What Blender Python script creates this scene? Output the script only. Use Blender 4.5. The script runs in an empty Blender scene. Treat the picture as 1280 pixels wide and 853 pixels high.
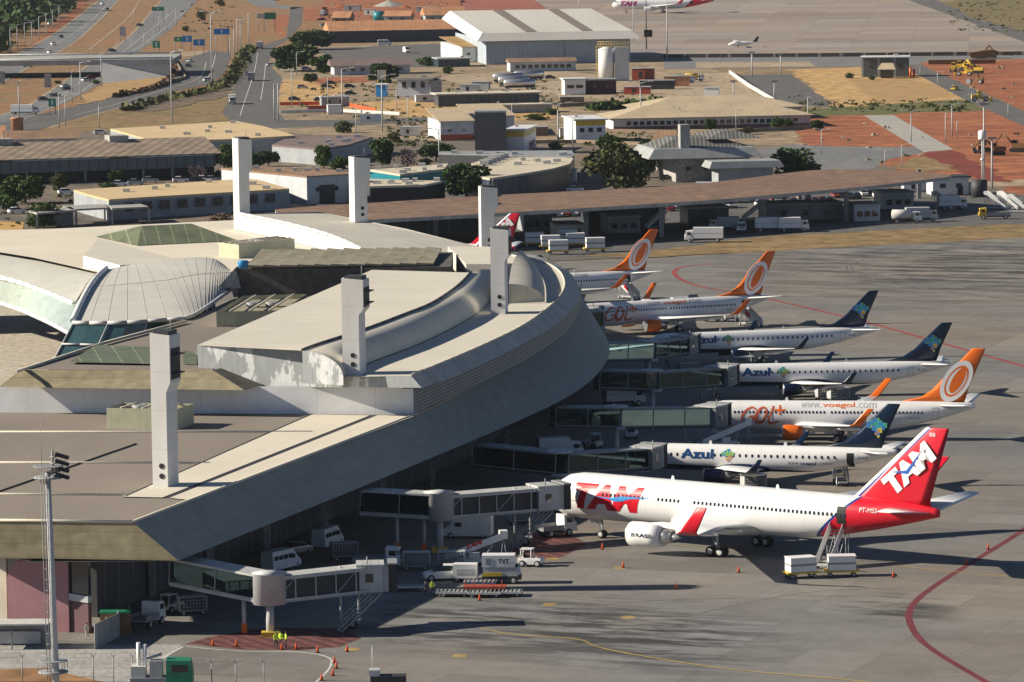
import bpy, bmesh, math, random
from mathutils import Vector, Matrix
R = random.Random(7)
SC = bpy.context.scene
COL = SC.collection
PI = math.pi
# ---------------------------------------------------------------- camera model (solved from aircraft sizes)
F, TH, CH, RO = 5732.946, 0.1032983, 78.288, -0.0132315
CT, ST, CR, SR = math.cos(TH), math.sin(TH), math.cos(RO), math.sin(RO)
def G(u, v, z=0.0):
    """where the sight line of photo pixel (u, v) meets the level z"""
    dx, dy = u - 640, v - 426.5
    x = dx*CR + dy*SR; y = -dx*SR + dy*CR
    up = -y/F
    d = Vector((x/F, CT + ST*up, -ST + CT*up))
    t = (z - CH)/d.z
    return Vector((d.x*t, d.y*t, z))
def S(v, z=0.0):
    """pixels per metre at the ground seen at photo row v"""
    p = G(640, v, z); return F/(p.y*CT - (z-CH)*ST)
cam = bpy.data.objects.new("camera", bpy.data.cameras.new("camera")); COL.objects.link(cam); SC.camera = cam
cam.data.sensor_width = 36; cam.data.lens = F*36/1280; cam.data.clip_end = 60000; cam.data.clip_start = 5
r_, u_ = Vector((1, 0, 0)), Vector((0, ST, CT)); f_ = Vector((0, CT, -ST))
rr, uu = r_*CR + u_*SR, -r_*SR + u_*CR
cam.matrix_world = Matrix(((rr.x, uu.x, -f_.x, 0), (rr.y, uu.y, -f_.y, 0), (rr.z, uu.z, -f_.z, CH), (0, 0, 0, 1)))
# ---------------------------------------------------------------- light
EL = math.radians(27.0); sd = Vector((-1, 0.0, 0)).normalized()
SUN = Vector((sd.x*math.cos(EL), sd.y*math.cos(EL), math.sin(EL)))
w = bpy.data.worlds.new("World"); SC.world = w; w.use_nodes = True
nt = w.node_tree; bg = nt.nodes["Background"]; sky = nt.nodes.new("ShaderNodeTexSky")
sky.sky_type = 'NISHITA'; sky.sun_disc = False; sky.sun_elevation = EL; sky.sun_rotation = math.atan2(SUN.x, SUN.y) % (2*PI)
sky.altitude = 1000; sky.air_density = .6; sky.dust_density = .2; nt.links.new(sky.outputs[0], bg.inputs[0]); bg.inputs[1].default_value = 0.055
sl = bpy.data.lights.new("sun", 'SUN'); sl.energy = 5.0; sl.angle = math.radians(.55); sl.color = (1, .9, .74)
so = bpy.data.objects.new("sun", sl); COL.objects.link(so); so.rotation_euler = (-SUN).to_track_quat('-Z', 'Y').to_euler(); so.location = (0, 500, 300)
SC.view_settings.view_transform = 'Standard'; SC.view_settings.look = 'None'; SC.view_settings.exposure = 0.6
SC.view_settings.gamma = 1; SC.view_settings.use_curve_mapping = False
SC.cycles.use_denoising = True; SC.cycles.max_bounces = 5; SC.cycles.diffuse_bounces = 1; SC.cycles.volume_bounces = 0
# ---------------------------------------------------------------- materials
MATS = {}
def mat(name, col, rough=.75, var=.12, scale=.4, metal=0, ribs=None, bump=0, var2=None, spec=.4, stretch=None, emis=None, fine=0):
    """plain procedural surface: base colour, cloudy wear, optional seams ribs=(dir, period, width, darkness)"""
    if name in MATS: return MATS[name]
    m = bpy.data.materials.new(name); m.use_nodes = True; t = m.node_tree; b = t.nodes["Principled BSDF"]
    b.inputs["Roughness"].default_value = rough; b.inputs["Metallic"].default_value = metal
    b.inputs["Specular IOR Level"].default_value = spec
    N, L = t.nodes.new, t.links.new
    out = None
    tc = N("ShaderNodeTexCoord"); mp = N("ShaderNodeMapping"); L(tc.outputs["Object"], mp.inputs[0])
    if stretch: mp.inputs["Scale"].default_value = stretch
    c = N("ShaderNodeRGB"); c.outputs[0].default_value = (*col, 1); out = c.outputs[0]
    if var or var2:
        n = N("ShaderNodeTexNoise"); n.inputs["Scale"].default_value = scale; n.inputs["Detail"].default_value = 5; n.inputs["Roughness"].default_value = .65
        L(mp.outputs[0], n.inputs[0])
        r = N("ShaderNodeMapRange"); r.inputs[1].default_value = .32; r.inputs[2].default_value = .68
        L(n.outputs[0], r.inputs[0])
        if var2:
            mx = N("ShaderNodeMix"); mx.data_type = 'RGBA'; L(r.outputs[0], mx.inputs[0]); L(out, mx.inputs[6]); mx.inputs[7].default_value = (*var2, 1); out = mx.outputs[2]
            n2 = N("ShaderNodeTexNoise"); n2.inputs["Scale"].default_value = scale*6; n2.inputs["Detail"].default_value = 4; L(mp.outputs[0], n2.inputs[0])
            r = N("ShaderNodeMapRange"); r.inputs[1].default_value = .3; r.inputs[2].default_value = .7; L(n2.outputs[0], r.inputs[0])
        r.inputs[3].default_value = 1-var; r.inputs[4].default_value = 1+var*.7
        vm = N("ShaderNodeVectorMath"); vm.operation = 'SCALE'; L(out, vm.inputs[0]); L(r.outputs[0], vm.inputs["Scale"]); out = vm.outputs[0]
    if fine:
        n3 = N("ShaderNodeTexNoise"); n3.inputs["Scale"].default_value = fine; n3.inputs["Detail"].default_value = 2; L(tc.outputs["Object"], n3.inputs[0])
        r3 = N("ShaderNodeMapRange"); r3.inputs[1].default_value = .35; r3.inputs[2].default_value = .65; r3.inputs[3].default_value = .75; r3.inputs[4].default_value = 1.2; L(n3.outputs[0], r3.inputs[0])
        vm = N("ShaderNodeVectorMath"); vm.operation = 'SCALE'; L(out, vm.inputs[0]); L(r3.outputs[0], vm.inputs["Scale"]); out = vm.outputs[0]
    if ribs:
        d, per, wd, dk = ribs
        dp = N("ShaderNodeVectorMath"); dp.operation = 'DOT_PRODUCT'; L(tc.outputs["Object"], dp.inputs[0]); dp.inputs[1].default_value = Vector(d).normalized()/per
        fr = N("ShaderNodeMath"); fr.operation = 'FRACT'; L(dp.outputs["Value"], fr.inputs[0])
        lt = N("ShaderNodeMath"); lt.operation = 'LESS_THAN'; L(fr.outputs[0], lt.inputs[0]); lt.inputs[1].default_value = wd
        mr = N("ShaderNodeMapRange"); L(lt.outputs[0], mr.inputs[0]); mr.inputs[3].default_value = 1; mr.inputs[4].default_value = dk
        vm = N("ShaderNodeVectorMath"); vm.operation = 'SCALE'; L(out, vm.inputs[0]); L(mr.outputs[0], vm.inputs["Scale"]); out = vm.outputs[0]
    L(out, b.inputs["Base Color"])
    if bump:
        nb = N("ShaderNodeTexNoise"); nb.inputs["Scale"].default_value = bump; nb.inputs["Detail"].default_value = 3; L(tc.outputs["Object"], nb.inputs[0])
        bp = N("ShaderNodeBump"); bp.inputs["Strength"].default_value = .5; bp.inputs["Distance"].default_value = .15; L(nb.outputs[0], bp.inputs["Height"]); L(bp.outputs[0], b.inputs["Normal"])
    if emis: b.inputs["Emission Color"].default_value = (*emis, 1); b.inputs["Emission Strength"].default_value = 1
    MATS[name] = m; return m
def zone_mat(name, base, zones, rough=.3):
    """paint scheme: zones = [(a, b, c, colour)] painted where a*x + b*z > c in the thing's own coordinates"""
    m = bpy.data.materials.new(name); m.use_nodes = True; t = m.node_tree; b = t.nodes["Principled BSDF"]; b.inputs["Roughness"].default_value = rough
    N, L = t.nodes.new, t.links.new
    tc = N("ShaderNodeTexCoord"); c = N("ShaderNodeRGB"); c.outputs[0].default_value = (*base, 1); out = c.outputs[0]
    for (a, bb, cc, col) in zones:
        dp = N("ShaderNodeVectorMath"); dp.operation = 'DOT_PRODUCT'; L(tc.outputs["Object"], dp.inputs[0]); dp.inputs[1].default_value = (a, 0, bb)
        g = N("ShaderNodeMath"); g.operation = 'GREATER_THAN'; L(dp.outputs["Value"], g.inputs[0]); g.inputs[1].default_value = cc
        mx = N("ShaderNodeMix"); mx.data_type = 'RGBA'; L(g.outputs[0], mx.inputs[0]); L(out, mx.inputs[6]); mx.inputs[7].default_value = (*col, 1); out = mx.outputs[2]
    sx = N("ShaderNodeSeparateXYZ"); L(tc.outputs["Object"], sx.inputs[0]); dv = N("ShaderNodeMath"); dv.operation = 'MULTIPLY'; L(sx.outputs[0], dv.inputs[0]); dv.inputs[1].default_value = 1/3.1; fq = N("ShaderNodeMath"); fq.operation = 'FRACT'; L(dv.outputs[0], fq.inputs[0]); lq = N("ShaderNodeMath"); lq.operation = 'LESS_THAN'; L(fq.outputs[0], lq.inputs[0]); lq.inputs[1].default_value = .02
    rq = N("ShaderNodeMapRange"); L(lq.outputs[0], rq.inputs[0]); rq.inputs[3].default_value = 1; rq.inputs[4].default_value = .86; vq = N("ShaderNodeVectorMath"); vq.operation = 'SCALE'; L(out, vq.inputs[0]); L(rq.outputs[0], vq.inputs["Scale"]); out = vq.outputs[0]
    n = N("ShaderNodeTexNoise"); n.inputs["Scale"].default_value = .5; n.inputs["Detail"].default_value = 6; mz = N("ShaderNodeMapping"); mz.inputs["Scale"].default_value = (.35, 1, 2.5); L(tc.outputs["Object"], mz.inputs[0]); L(mz.outputs[0], n.inputs[0])
    r = N("ShaderNodeMapRange"); r.inputs[3].default_value = .86; r.inputs[4].default_value = 1.05; L(n.outputs[0], r.inputs[0])
    vm = N("ShaderNodeVectorMath"); vm.operation = 'SCALE'; L(out, vm.inputs[0]); L(r.outputs[0], vm.inputs["Scale"]); L(vm.outputs[0], b.inputs["Base Color"])
    MATS[name] = m; return m
M = lambda n: MATS[n]
mat('white', (.78, .78, .77), .45, .06, .6); mat('aircraft_white', (.84, .84, .84), .28, .04, .4)
mat('dirty_white', (.62, .61, .58), .6, .18, .8); mat('cream', (.66, .6, .48), .7, .15, .3)
mat('black', (.02, .02, .022), .6, 0); mat('dark', (.045, .048, .055), .6, .2, .5); mat('rubber', (.02, .02, .02), .85, 0)
mat('glass_dark', (.015, .02, .03), .08, 0, spec=.8); mat('glass_teal', (.03, .075, .085), .12, .25, .3, spec=.8)
mat('steel', (.42, .44, .46), .45, .12, 1, metal=.5); mat('grey', (.3, .31, .32), .6, .15, .5); mat('light_grey', (.5, .51, .52), .55, .12, .6)
mat('concrete_wall', (.38, .37, .35), .85, .22, .25, fine=2.2); mat('orange', (.82, .16, .015), .35, .05); mat('red', (.66, .012, .03), .32, .06)
mat('yellow', (.75, .5, .05), .5, .15, 1); mat('blue', (.02, .12, .5), .5, .1); mat('sign_blue', (.02, .25, .62), .5, .05); mat('sign_green', (.01, .3, .16), .5, .05)
mat('navy', (.005, .018, .05), .3, .05); mat('teal', (.01, .2, .25), .4, .05); mat('rust_red', (.42, .08, .04), .6, .1)
mat('hi_vis', (.55, .8, .05), .7, .05); mat('skin', (.42, .25, .17), .6, 0); mat('cloth_dark', (.04, .05, .08), .9, .1); mat('cloth_light', (.5, .48, .45), .9, .1)
mat('silver', (.6, .6, .6), .3, .1, metal=.8); mat('car_silver', (.4, .41, .42), .3, .05, metal=.3); mat('car_dark', (.03, .035, .045), .25, .05); mat('car_red', (.3, .02, .02), .3, .05)
mat('green_paint', (.02, .22, .12), .5, .15, 1)
# ---------------------------------------------------------------- mesh builder
class MB:
    def __init__(s): s.v, s.f, s.m, s.mats, s.sm = [], [], [], [], []
    def mi(s, m):
        if m is None: return 0
        if m not in s.mats: s.mats.append(m)
        return s.mats.index(m)
    def add(s, vs, fs, m=None, smooth=False):
        o = len(s.v); s.v += [tuple(p) for p in vs]; k = s.mi(m)
        for f in fs: s.f.append([i+o for i in f]); s.m.append(k); s.sm.append(smooth)
        return s
    def box(s, c, d, m=None, rz=0, rx=0, ry=0, taper=1.0):
        x, y, z = d[0]/2, d[1]/2, d[2]/2
        vs = [(-x, -y, -z), (x, -y, -z), (x, y, -z), (-x, y, -z), (-x*taper, -y*taper, z), (x*taper, -y*taper, z), (x*taper, y*taper, z), (-x*taper, y*taper, z)]
        if rz or rx or ry:
            q = Matrix.Rotation(rz, 3, 'Z') @ Matrix.Rotation(ry, 3, 'Y') @ Matrix.Rotation(rx, 3, 'X'); vs = [q @ Vector(p) for p in vs]
        vs = [(p[0]+c[0], p[1]+c[1], p[2]+c[2]) for p in vs]
        return s.add(vs, [(3, 2, 1, 0), (4, 5, 6, 7), (0, 1, 5, 4), (1, 2, 6, 5), (2, 3, 7, 6), (3, 0, 4, 7)], m)
    def bb(s, x0, x1, y0, y1, z0, z1, m=None): return s.box(((x0+x1)/2, (y0+y1)/2, (z0+z1)/2), (x1-x0, y1-y0, z1-z0), m)
    def tube(s, a, b, r, m=None, n=8, r2=None, cap=True, smooth=True):
        a, b = Vector(a), Vector(b); r2 = r if r2 is None else r2
        d = (b-a).normalized(); p = d.orthogonal().normalized(); q = d.cross(p)
        vs = [a + (p*math.cos(2*PI*i/n)+q*math.sin(2*PI*i/n))*r for i in range(n)] + [b + (p*math.cos(2*PI*i/n)+q*math.sin(2*PI*i/n))*r2 for i in range(n)]
        s.add(vs, [(i, (i+1) % n, n+(i+1) % n, n+i) for i in range(n)], m, smooth)
        if cap: s.add(vs, [list(range(n))[::-1], list(range(n, 2*n))], m)
        return s
    def path(s, pts, r, m=None, n=6):
        for a, b in zip(pts, pts[1:]): s.tube(a, b, r, m, n)
        return s
    def lathe(s, prof, c=(0, 0, 0), m=None, n=16, axis='z', smooth=True):
        """prof = [(radius, height)] turned round an axis through c"""
        vs = []
        for (r, h) in prof:
            for i in range(n):
                a = 2*PI*i/n; x, y = r*math.cos(a), r*math.sin(a)
                vs.append({'z': (c[0]+x, c[1]+y, c[2]+h), 'x': (c[0]+h, c[1]+x, c[2]+y), 'y': (c[0]+x, c[1]+h, c[2]+y)}[axis])
        fs = [(k*n+i, k*n+(i+1) % n, (k+1)*n+(i+1) % n, (k+1)*n+i) for k in range(len(prof)-1) for i in range(n)]
        s.add(vs, fs, m, smooth); return s.add(vs, [list(range(n)), list(range((len(prof)-1)*n, len(prof)*n))], m)
    def loft(s, secs, m=None, closed=True, cap=True, smooth=True):
        n = len(secs[0]); vs = [p for q in secs for p in q]; e = n if closed else n-1
        s.add(vs, [(k*n+i, k*n+(i+1) % n, (k+1)*n+(i+1) % n, (k+1)*n+i) for k in range(len(secs)-1) for i in range(e)], m, smooth)
        if cap and closed: s.add(vs, [list(range(n))[::-1], list(range((len(secs)-1)*n, len(secs)*n))], m)
        return s
    def prism(s, poly, z0, z1, m=None, mtop=None):
        """poly = [(x, y)] outline; z0, z1 numbers"""
        n = len(poly); a = sum(poly[i][0]*poly[(i+1) % n][1]-poly[(i+1) % n][0]*poly[i][1] for i in range(n))
        if a < 0: poly = poly[::-1]
        vs = [(p[0], p[1], z0) for p in poly] + [(p[0], p[1], z1) for p in poly]
        s.add(vs, [(i, (i+1) % n, n+(i+1) % n, n+i) for i in range(n)] + [list(range(n))[::-1]], m)
        return s.add(vs, [list(range(n, 2*n))], mtop or m)
    def build(s, name, m=None, parent=None, loc=None, **kw):
        me = bpy.data.meshes.new(name); me.from_pydata(s.v, [], s.f)
        ms = list(s.mats)
        if m is not None:
            if ms: pass
            else: ms = [m]
        for q in ms: me.materials.append(M(q) if isinstance(q, str) else q)
        me.polygons.foreach_set('material_index', s.m); me.polygons.foreach_set('use_smooth', s.sm)
        bm = bmesh.new(); bm.from_mesh(me); bmesh.ops.remove_doubles(bm, verts=bm.verts, dist=1e-5)
        bmesh.ops.recalc_face_normals(bm, faces=bm.faces); bm.to_mesh(me); bm.free()
        o = bpy.data.objects.new(name, me); COL.objects.link(o)
        if parent is not None: o.parent = parent
        if loc is not None: o.location = loc
        for k, v in kw.items(): o[k] = v
        return o
def thing(name, label, cat, loc=(0, 0, 0), rz=0, group=None):
    o = bpy.data.objects.new(name, None); COL.objects.link(o); o.location = loc; o.rotation_euler = (0, 0, rz)
    o['label'] = label; o['category'] = cat; o.empty_display_size = .5
    if group: o['group'] = group
    return o
def copy_tree(o, parent=None):
    c = o.copy(); COL.objects.link(c); c.parent = parent
    for ch in list(o.children): copy_tree(ch, c)
    return c
def dup(o, loc, rz=0, label=None, group=None, scale=None):
    c = copy_tree(o); c.location = loc; c.rotation_euler = (0, 0, rz)
    if label: c['label'] = label
    if group: c['group'] = group
    if scale: c.scale = scale if hasattr(scale, '__len__') else (scale,)*3
    return c
class Proto:
    """first use moves the original, later uses copy it"""
    def __init__(s, o): s.o, s.used = o, False
    def put(s, loc, rz=0, label=None, group=None, scale=None):
        if not s.used:
            s.used = True; c = s.o; c.location = loc; c.rotation_euler = (0, 0, rz)
            if label: c['label'] = label
            if group: c['group'] = group
            if scale: c.scale = scale if hasattr(scale, '__len__') else (scale,)*3
            return c
        return dup(s.o, loc, rz, label, group, scale)
def tag(o, label=None, cat=None, group=None, kind=None):
    for k, v in (('label', label), ('category', cat), ('group', group), ('kind', kind)):
        if v: o[k] = v
    return o
# ---------------------------------------------------------------- lettering
def glyphs(txt, height=1.0, bold=0.0, shear=0.0, spacing=1.0, strips=0, width=None):
    cu = bpy.data.curves.new('t', 'FONT'); cu.body = txt; cu.size = 1; cu.offset = bold; cu.shear = shear; cu.space_character = spacing; cu.resolution_u = 3; cu.fill_mode = 'FRONT'
    ob = bpy.data.objects.new('t', cu); COL.objects.link(ob); dg = bpy.context.evaluated_depsgraph_get(); dg.update()
    me = bpy.data.meshes.new_from_object(ob.evaluated_get(dg)); bpy.data.objects.remove(ob); bpy.data.curves.remove(cu)
    bm = bmesh.new(); bm.from_mesh(me); bpy.data.meshes.remove(me)
    xs = [v.co.x for v in bm.verts]; ys = [v.co.y for v in bm.verts]
    k = height/(max(ys)-min(ys)); kx = (width/(max(xs)-min(xs))) if width else k
    x0, y0 = min(xs), min(ys)
    for v in bm.verts: v.co.x = (v.co.x-x0)*kx; v.co.y = (v.co.y-y0)*k; v.co.z = 0
    for i in range(1, strips):
        bmesh.ops.bisect_plane(bm, geom=bm.verts[:]+bm.edges[:]+bm.faces[:], plane_co=(0, height*i/strips, 0), plane_no=(0, 1, 0))
    vs = [tuple(v.co) for v in bm.verts]; bm.verts.index_update(); fs = [[v.index for v in f.verts] for f in bm.faces]; bm.free()
    return vs, fs
def curve_pts(P_, n=10):
    Q = []
    for i in range(len(P_)-1):
        p0, p1, p2, p3 = P_[max(i-1, 0)], P_[i], P_[i+1], P_[min(i+2, len(P_)-1)]
        for k in range(n):
            t = k/n; Q.append(.5*((2*p1)+(p2-p0)*t+(2*p0-5*p1+4*p2-p3)*t*t+(3*p1-p0-3*p2+p3)*t**3))
    Q.append(P_[-1]); return Q
# ================================================================ aircraft
def interp(tab, t):
    for (a, va), (b, vb) in zip(tab, tab[1:]):
        if t <= b: return va + (vb-va)*(t-a)/(b-a) if b > a else vb
    return tab[-1][1]
NT = [(0, .02), (.03, .2), (.08, .34), (.2, .52), (.32, .7), (.5, .9), (.75, .985), (1, 1)]
NB = [(0, .02), (.03, .22), (.08, .4), (.2, .66), (.4, .88), (.7, .985), (1, 1)]
NW = [(0, .02), (.03, .22), (.08, .38), (.2, .6), (.4, .83), (.7, .975), (1, 1)]
TB = [(0, 0), (.15, .03), (.35, .18), (.6, .46), (.8, .72), (1, 1)]
TT = [(0, 0), (.4, .03), (.7, .2), (.9, .6), (1, 1)]
TW = [(0, 1), (.2, .97), (.4, .86), (.6, .68), (.8, .43), (.93, .22), (1, .07)]
class Fus:
    def __init__(s, L, W, H, zc, zn, Ln, Lt, zt, tr): s.__dict__.update(L=L, W=W/2, H=H/2, zc=zc, zn=zn, Ln=Ln, Lt=Lt, zt=zt, tr=tr)
    def sec(s, x):
        top, bot, w = s.zc+s.H, s.zc-s.H, s.W
        if x < s.Ln:
            t = x/s.Ln; top = s.zn+(top-s.zn)*interp(NT, t); bot = s.zn-(s.zn-bot)*interp(NB, t); w *= interp(NW, t)
        if x > s.L-s.Lt:
            t = (x-s.L+s.Lt)/s.Lt; bot = bot+(s.zt-s.tr-bot)*interp(TB, t); top = top-(top-s.zt-s.tr)*interp(TT, t); w *= interp(TW, t)
        return top, bot, w
    def mesh(s):
        mb = MB(); xs = [s.Ln*t for t in (0, .012, .03, .055, .08, .12, .16, .2, .26, .32, .4, .5, .62, .75, .88, 1)]
        n = 14; xs += [s.Ln+(s.L-s.Lt-s.Ln)*i/n for i in range(1, n+1)] + [s.L-s.Lt+s.Lt*t for t in (.05, .1, .15, .22, .3, .4, .5, .6, .7, .8, .87, .93, .97, 1)]
        K = 36; secs = []
        for x in xs:
            t, b, w_ = s.sec(x); c, h = (t+b)/2, (t-b)/2
            secs.append([(x, w_*math.cos(2*PI*i/K), c+h*math.sin(2*PI*i/K)) for i in range(K)])
        return mb.loft(secs)
    def port(s, x, z, off=.02):
        t, b, w_ = s.sec(x); c, h = (t+b)/2, (t-b)/2; q = max(-.999, min(.999, (z-c)/h)); cy = w_*math.sqrt(1-q*q)
        n = Vector((0, -cy/(w_*w_), (z-c)/(h*h))).normalized()
        return Vector((x, -cy, z)) + n*off, n
    def patch(s, mb, x0, x1, z0, z1, m=None, off=.02, nx=2, nz=3, side=-1):
        vs = [];
        for j in range(nz+1):
            for i in range(nx+1):
                p, _ = s.port(x0+(x1-x0)*i/nx, z0+(z1-z0)*j/nz, off); vs.append((p.x, p.y*(-side), p.z))
        mb.add(vs, [(j*(nx+1)+i, j*(nx+1)+i+1, (j+1)*(nx+1)+i+1, (j+1)*(nx+1)+i) for j in range(nz) for i in range(nx)], m)
    def text(s, txt, x0, z0, h, m, parent, width=None, bold=0., shear=0., strips=8, name='lettering', off=.025, label=None):
        vs, fs = glyphs(txt, h, bold, shear, strips=strips, width=width)
        o = MB().add([tuple(s.port(x0+v[0], z0+v[1], off)[0]) for v in vs], fs, m).build(name, None, parent)
        if label: o['label'] = label
        return o
def foil(xl, xt, y, z, th, K=7):
    c = xt-xl; pts = []
    for i in range(K+1):
        t = i/K; pts.append((xl+c*t, y, z+th*c*(1.6*math.sqrt(t)*(1-t)+.02)))
    for i in range(K-1, 0, -1):
        t = i/K; pts.append((xl+c*t, y, z-th*c*(.8*math.sqrt(t)*(1-t)+.02)))
    return pts
def vfoil(xl, xt, z, th, K=7, y=0):
    c = xt-xl; a = [(xl+c*i/K, y-th*(min(1, 3.5*(i/K))*min(1, 2.5*(1-i/K))+.05), z) for i in range(K+1)]
    return a + [(p[0], 2*y-p[1], p[2]) for p in a[-2:0:-1]]
def wheel(mb, x, y, z, r, w_, rim='light_grey'):
    mb.lathe([(r*.6, -w_/2), (r*.95, -w_/2), (r, -w_*.3), (r, w_*.3), (r*.95, w_/2), (r*.6, w_/2)], (x, y, z), 'rubber', 16, 'y')
    mb.lathe([(r*.15, -w_*.54), (r*.5, -w_*.54), (r*.6, -w_/2), (r*.6, w_/2), (r*.5, w_*.54), (r*.15, w_*.54)], (x, y, z), rim, 12, 'y')
def gear(root, name, x, y, top, r, wy, n_ax=1, lean=0):
    b = MB().tube((x, y, top), (x, y, r), .11*(1+.5*(n_ax > 1)), 'light_grey').tube((x-1.1, y, top-.2), (x, y, r*1.6), .06, 'grey')
    g = b.build(name, None, root)
    for k in range(n_ax):
        ax = x + (k-(n_ax-1)/2)*r*2.3
        MB().tube((ax, y-wy, r), (ax, y+wy, r), .09, 'grey').build('axle', None, g)
        for sg in (-1, 1):
            mb = MB(); wheel(mb, ax, y+sg*wy, r, r, r*.75); mb.build('wheel', None, g)
    if n_ax > 1: MB().box((x, y, r*1.05), (r*2.4, .3, .35), 'grey').build('bogie_beam', None, g)
    d = MB().box((x-.9, y-.02, top-.45), (1.6, .06, .8), 'aircraft_white'); d.build('gear_door', None, g)
def aircraft(name, label, loc, phi, P, group='airliners parked at the terminal gates', detail=2):
    root = thing(name, label, 'airliner', loc, -phi, group); fu = P['fus']
    fus = fu.mesh().build('fuselage', P['fmat'], root)
    for sg in (-1, 1):
        W = P['wing']; secs = [foil(a, b, sg*y, z, th) for (a, b, y, z, th) in W]
        wg = MB().loft(secs).build('wing', P['wmat'], root)
        # flap tracks and aileron seam
        for q in P.get('tracks', ()):
            a, b, y, z, _ = q
            MB().lathe([(.02, 0), (.22, .6), (.26, 1.6), (.12, 2.8), (.02, 3.4)], (b-2.6, sg*y, z-.32), 'aircraft_white', 8, 'x').build('flap_fairing', None, wg)
        t = W[-1]; L_ = P['winglet']
        s0 = foil(t[0]+.05, t[1], sg*t[2], t[3], .09)
        ws = [s0]
        for (a, b, y, z, th) in L_:
            f = foil(a, b, 0, 0, th); ws.append([(p[0], sg*(y) - sg*(p[2])*.9, z+p[2]*.25) for p in f])
        wl = MB().loft(ws).build('winglet', P['lmat'], root)
        e = P['eng']; ex, ey, ez, er, el = e; ey *= sg
        nac = MB().lathe([(er*.80, .35), (er*.80, .06), (er*.92, 0), (er*1.0, .18), (er*1.03, el*.3), (er*.98, el*.6), (er*.84, el*.86), (er*.8, el*.86)], (ex, ey, ez), P['emat'], 28, 'x')
        nc = nac.build('engine', None, root)
        MB().lathe([(er*.805, .03), (er*.93, -.02), (er*.985, .12)], (ex, ey, ez), 'silver', 28, 'x').build('intake_lip', None, nc)
        MB().lathe([(.02, .45), (er*.25, .7), (er*.78, .72), (er*.78, .9)], (ex, ey, ez), 'dark', 20, 'x').build('fan', None, nc)
        MB().lathe([(er*.62, el*.8), (er*.6, el*.95), (er*.42, el*1.12)], (ex, ey, ez), 'silver', 20, 'x').build('exhaust_nozzle', None, nc)
        MB().lathe([(er*.3, el*1.0), (er*.26, el*1.2), (.03, el*1.38)], (ex, ey, ez), 'steel', 16, 'x').build('exhaust_cone', None, nc)
        pz = P['pylon']; ws = [[(ex+el*.3, ey-.18, ez+er*.9), (ex+el*.3, ey+.18, ez+er*.9), (ex+el*1.35, ey+.18, ez+er*.6), (ex+el*1.35, ey-.18, ez+er*.6)],
                               [(ex+el*.85, ey-.12, pz), (ex+el*.85, ey+.12, pz), (ex+el*1.7, ey+.12, pz-.1), (ex+el*1.7, ey-.12, pz-.1)]]
        MB().loft(ws, smooth=False).build('pylon', P['wmat'], nc)
        H_ = P['stab']; MB().loft([foil(a, b, sg*y, z, .08) for (a, b, y, z) in H_]).build('horizontal_stabiliser', P.get('smat', 'aircraft_white'), root)
        gx, gy, gr, gn = P['gear']; gear(root, 'main_gear', gx, sg*gy, P['gtop'], gr, gr*.62, gn)
    fn = P['fin']; MB().loft([vfoil(a, b, z, th) for (a, b, z, th) in fn]).build('tail_fin', P['tmat'], root)
    gear(root, 'nose_gear', P['ng'][0], 0, fu.zc-fu.H+.4, P['ng'][1], P['ng'][1]*.55)
    # belly fairing
    bw = P['belly']; K = 20; secs = []
    for i in range(11):
        t = i/10; k = math.sin(PI*t)**.5+.02; secs.append([(bw[0]+(bw[1]-bw[0])*t, fu.W*1.08*k*math.cos(2*PI*j/K), fu.zc-fu.H*.62+fu.H*.52*k*math.sin(2*PI*j/K)) for j in range(K)])
    MB().loft(secs).build('belly_fairing', P['bmat'], root)
    # cabin windows: one small pane mesh shared
    wz, wx0, wx1, pitch, ww, wh = P['win']; n = int((wx1-wx0)/pitch)
    pane = None
    for i in range(n+1):
        x = wx0+i*pitch
        if any(a < x < b for a, b in P.get('wskip', ())): continue
        if pane is None:
            p0, nn = fu.port(x, wz, .03)
            mb = MB(); vs = []
            for k in range(8):
                a = 2*PI*k/8; cx = math.copysign(abs(math.cos(a))**.5, math.cos(a))*ww/2; cz = math.copysign(abs(math.sin(a))**.5, math.sin(a))*wh/2
                q, _ = fu.port(x+cx, wz+cz, .03); vs.append(tuple(q-p0))
            mb.add(vs, [list(range(8))], 'glass_dark'); pane = mb.build('window', None, root, loc=p0); base = p0-Vector((x, 0, 0))
        else:
            c = pane.copy(); COL.objects.link(c); c.parent = root; c.location = fu.port(x, wz, .03)[0]
    # doors
    for (x0, x1, z0, z1, op) in P['doors']:
        mb = MB()
        if op: fu.patch(mb, x0, x1, z0, z1, 'black', .03, 3, 5)
        else:
            for (a, b, c, d) in ((x0, x0+.07, z0, z1), (x1-.07, x1, z0, z1), (x0, x1, z0, z0+.07), (x0, x1, z1-.07, z1)): fu.patch(mb, a, b, c, d, 'light_grey', .03, 2, 5)
        dr = mb.build('door', None, root)
        if op: dr['label'] = 'open rear cabin door'
    # cockpit glazing
    mb = MB()
    for sg in (-1, 1):
        for (a, b) in P['cockpit']: fu.patch(mb, a, b, P['cz'][0], P['cz'][1], 'glass_dark', .02, 2, 2, side=sg)
    mb.build('windshield', None, root)
    for k in (.33, .6): MB().box((fu.L*k, 0, fu.zc+fu.H+.2), (.5, .06, .5), 'aircraft_white', taper=.5).build('antenna', None, root)
    MB().lathe([(.12, 0), (.16, .25), (.05, .45)], (fu.L-.35, 0, fu.zt), 'dark', 10, 'x').build('exhaust_outlet', None, root)
    return root
zone_mat('paint_tam', (.84, .84, .84), [(1, -1.15, 34.85, (.02, .05, .25)), (1, -1.15, 35.3, (.66, .012, .03))])
zone_mat('paint_tam_fin', (.84, .84, .84), [(1, -1.136, 34.45, (.02, .05, .25)), (1, -1.136, 34.8, (.66, .012, .03))])
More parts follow.
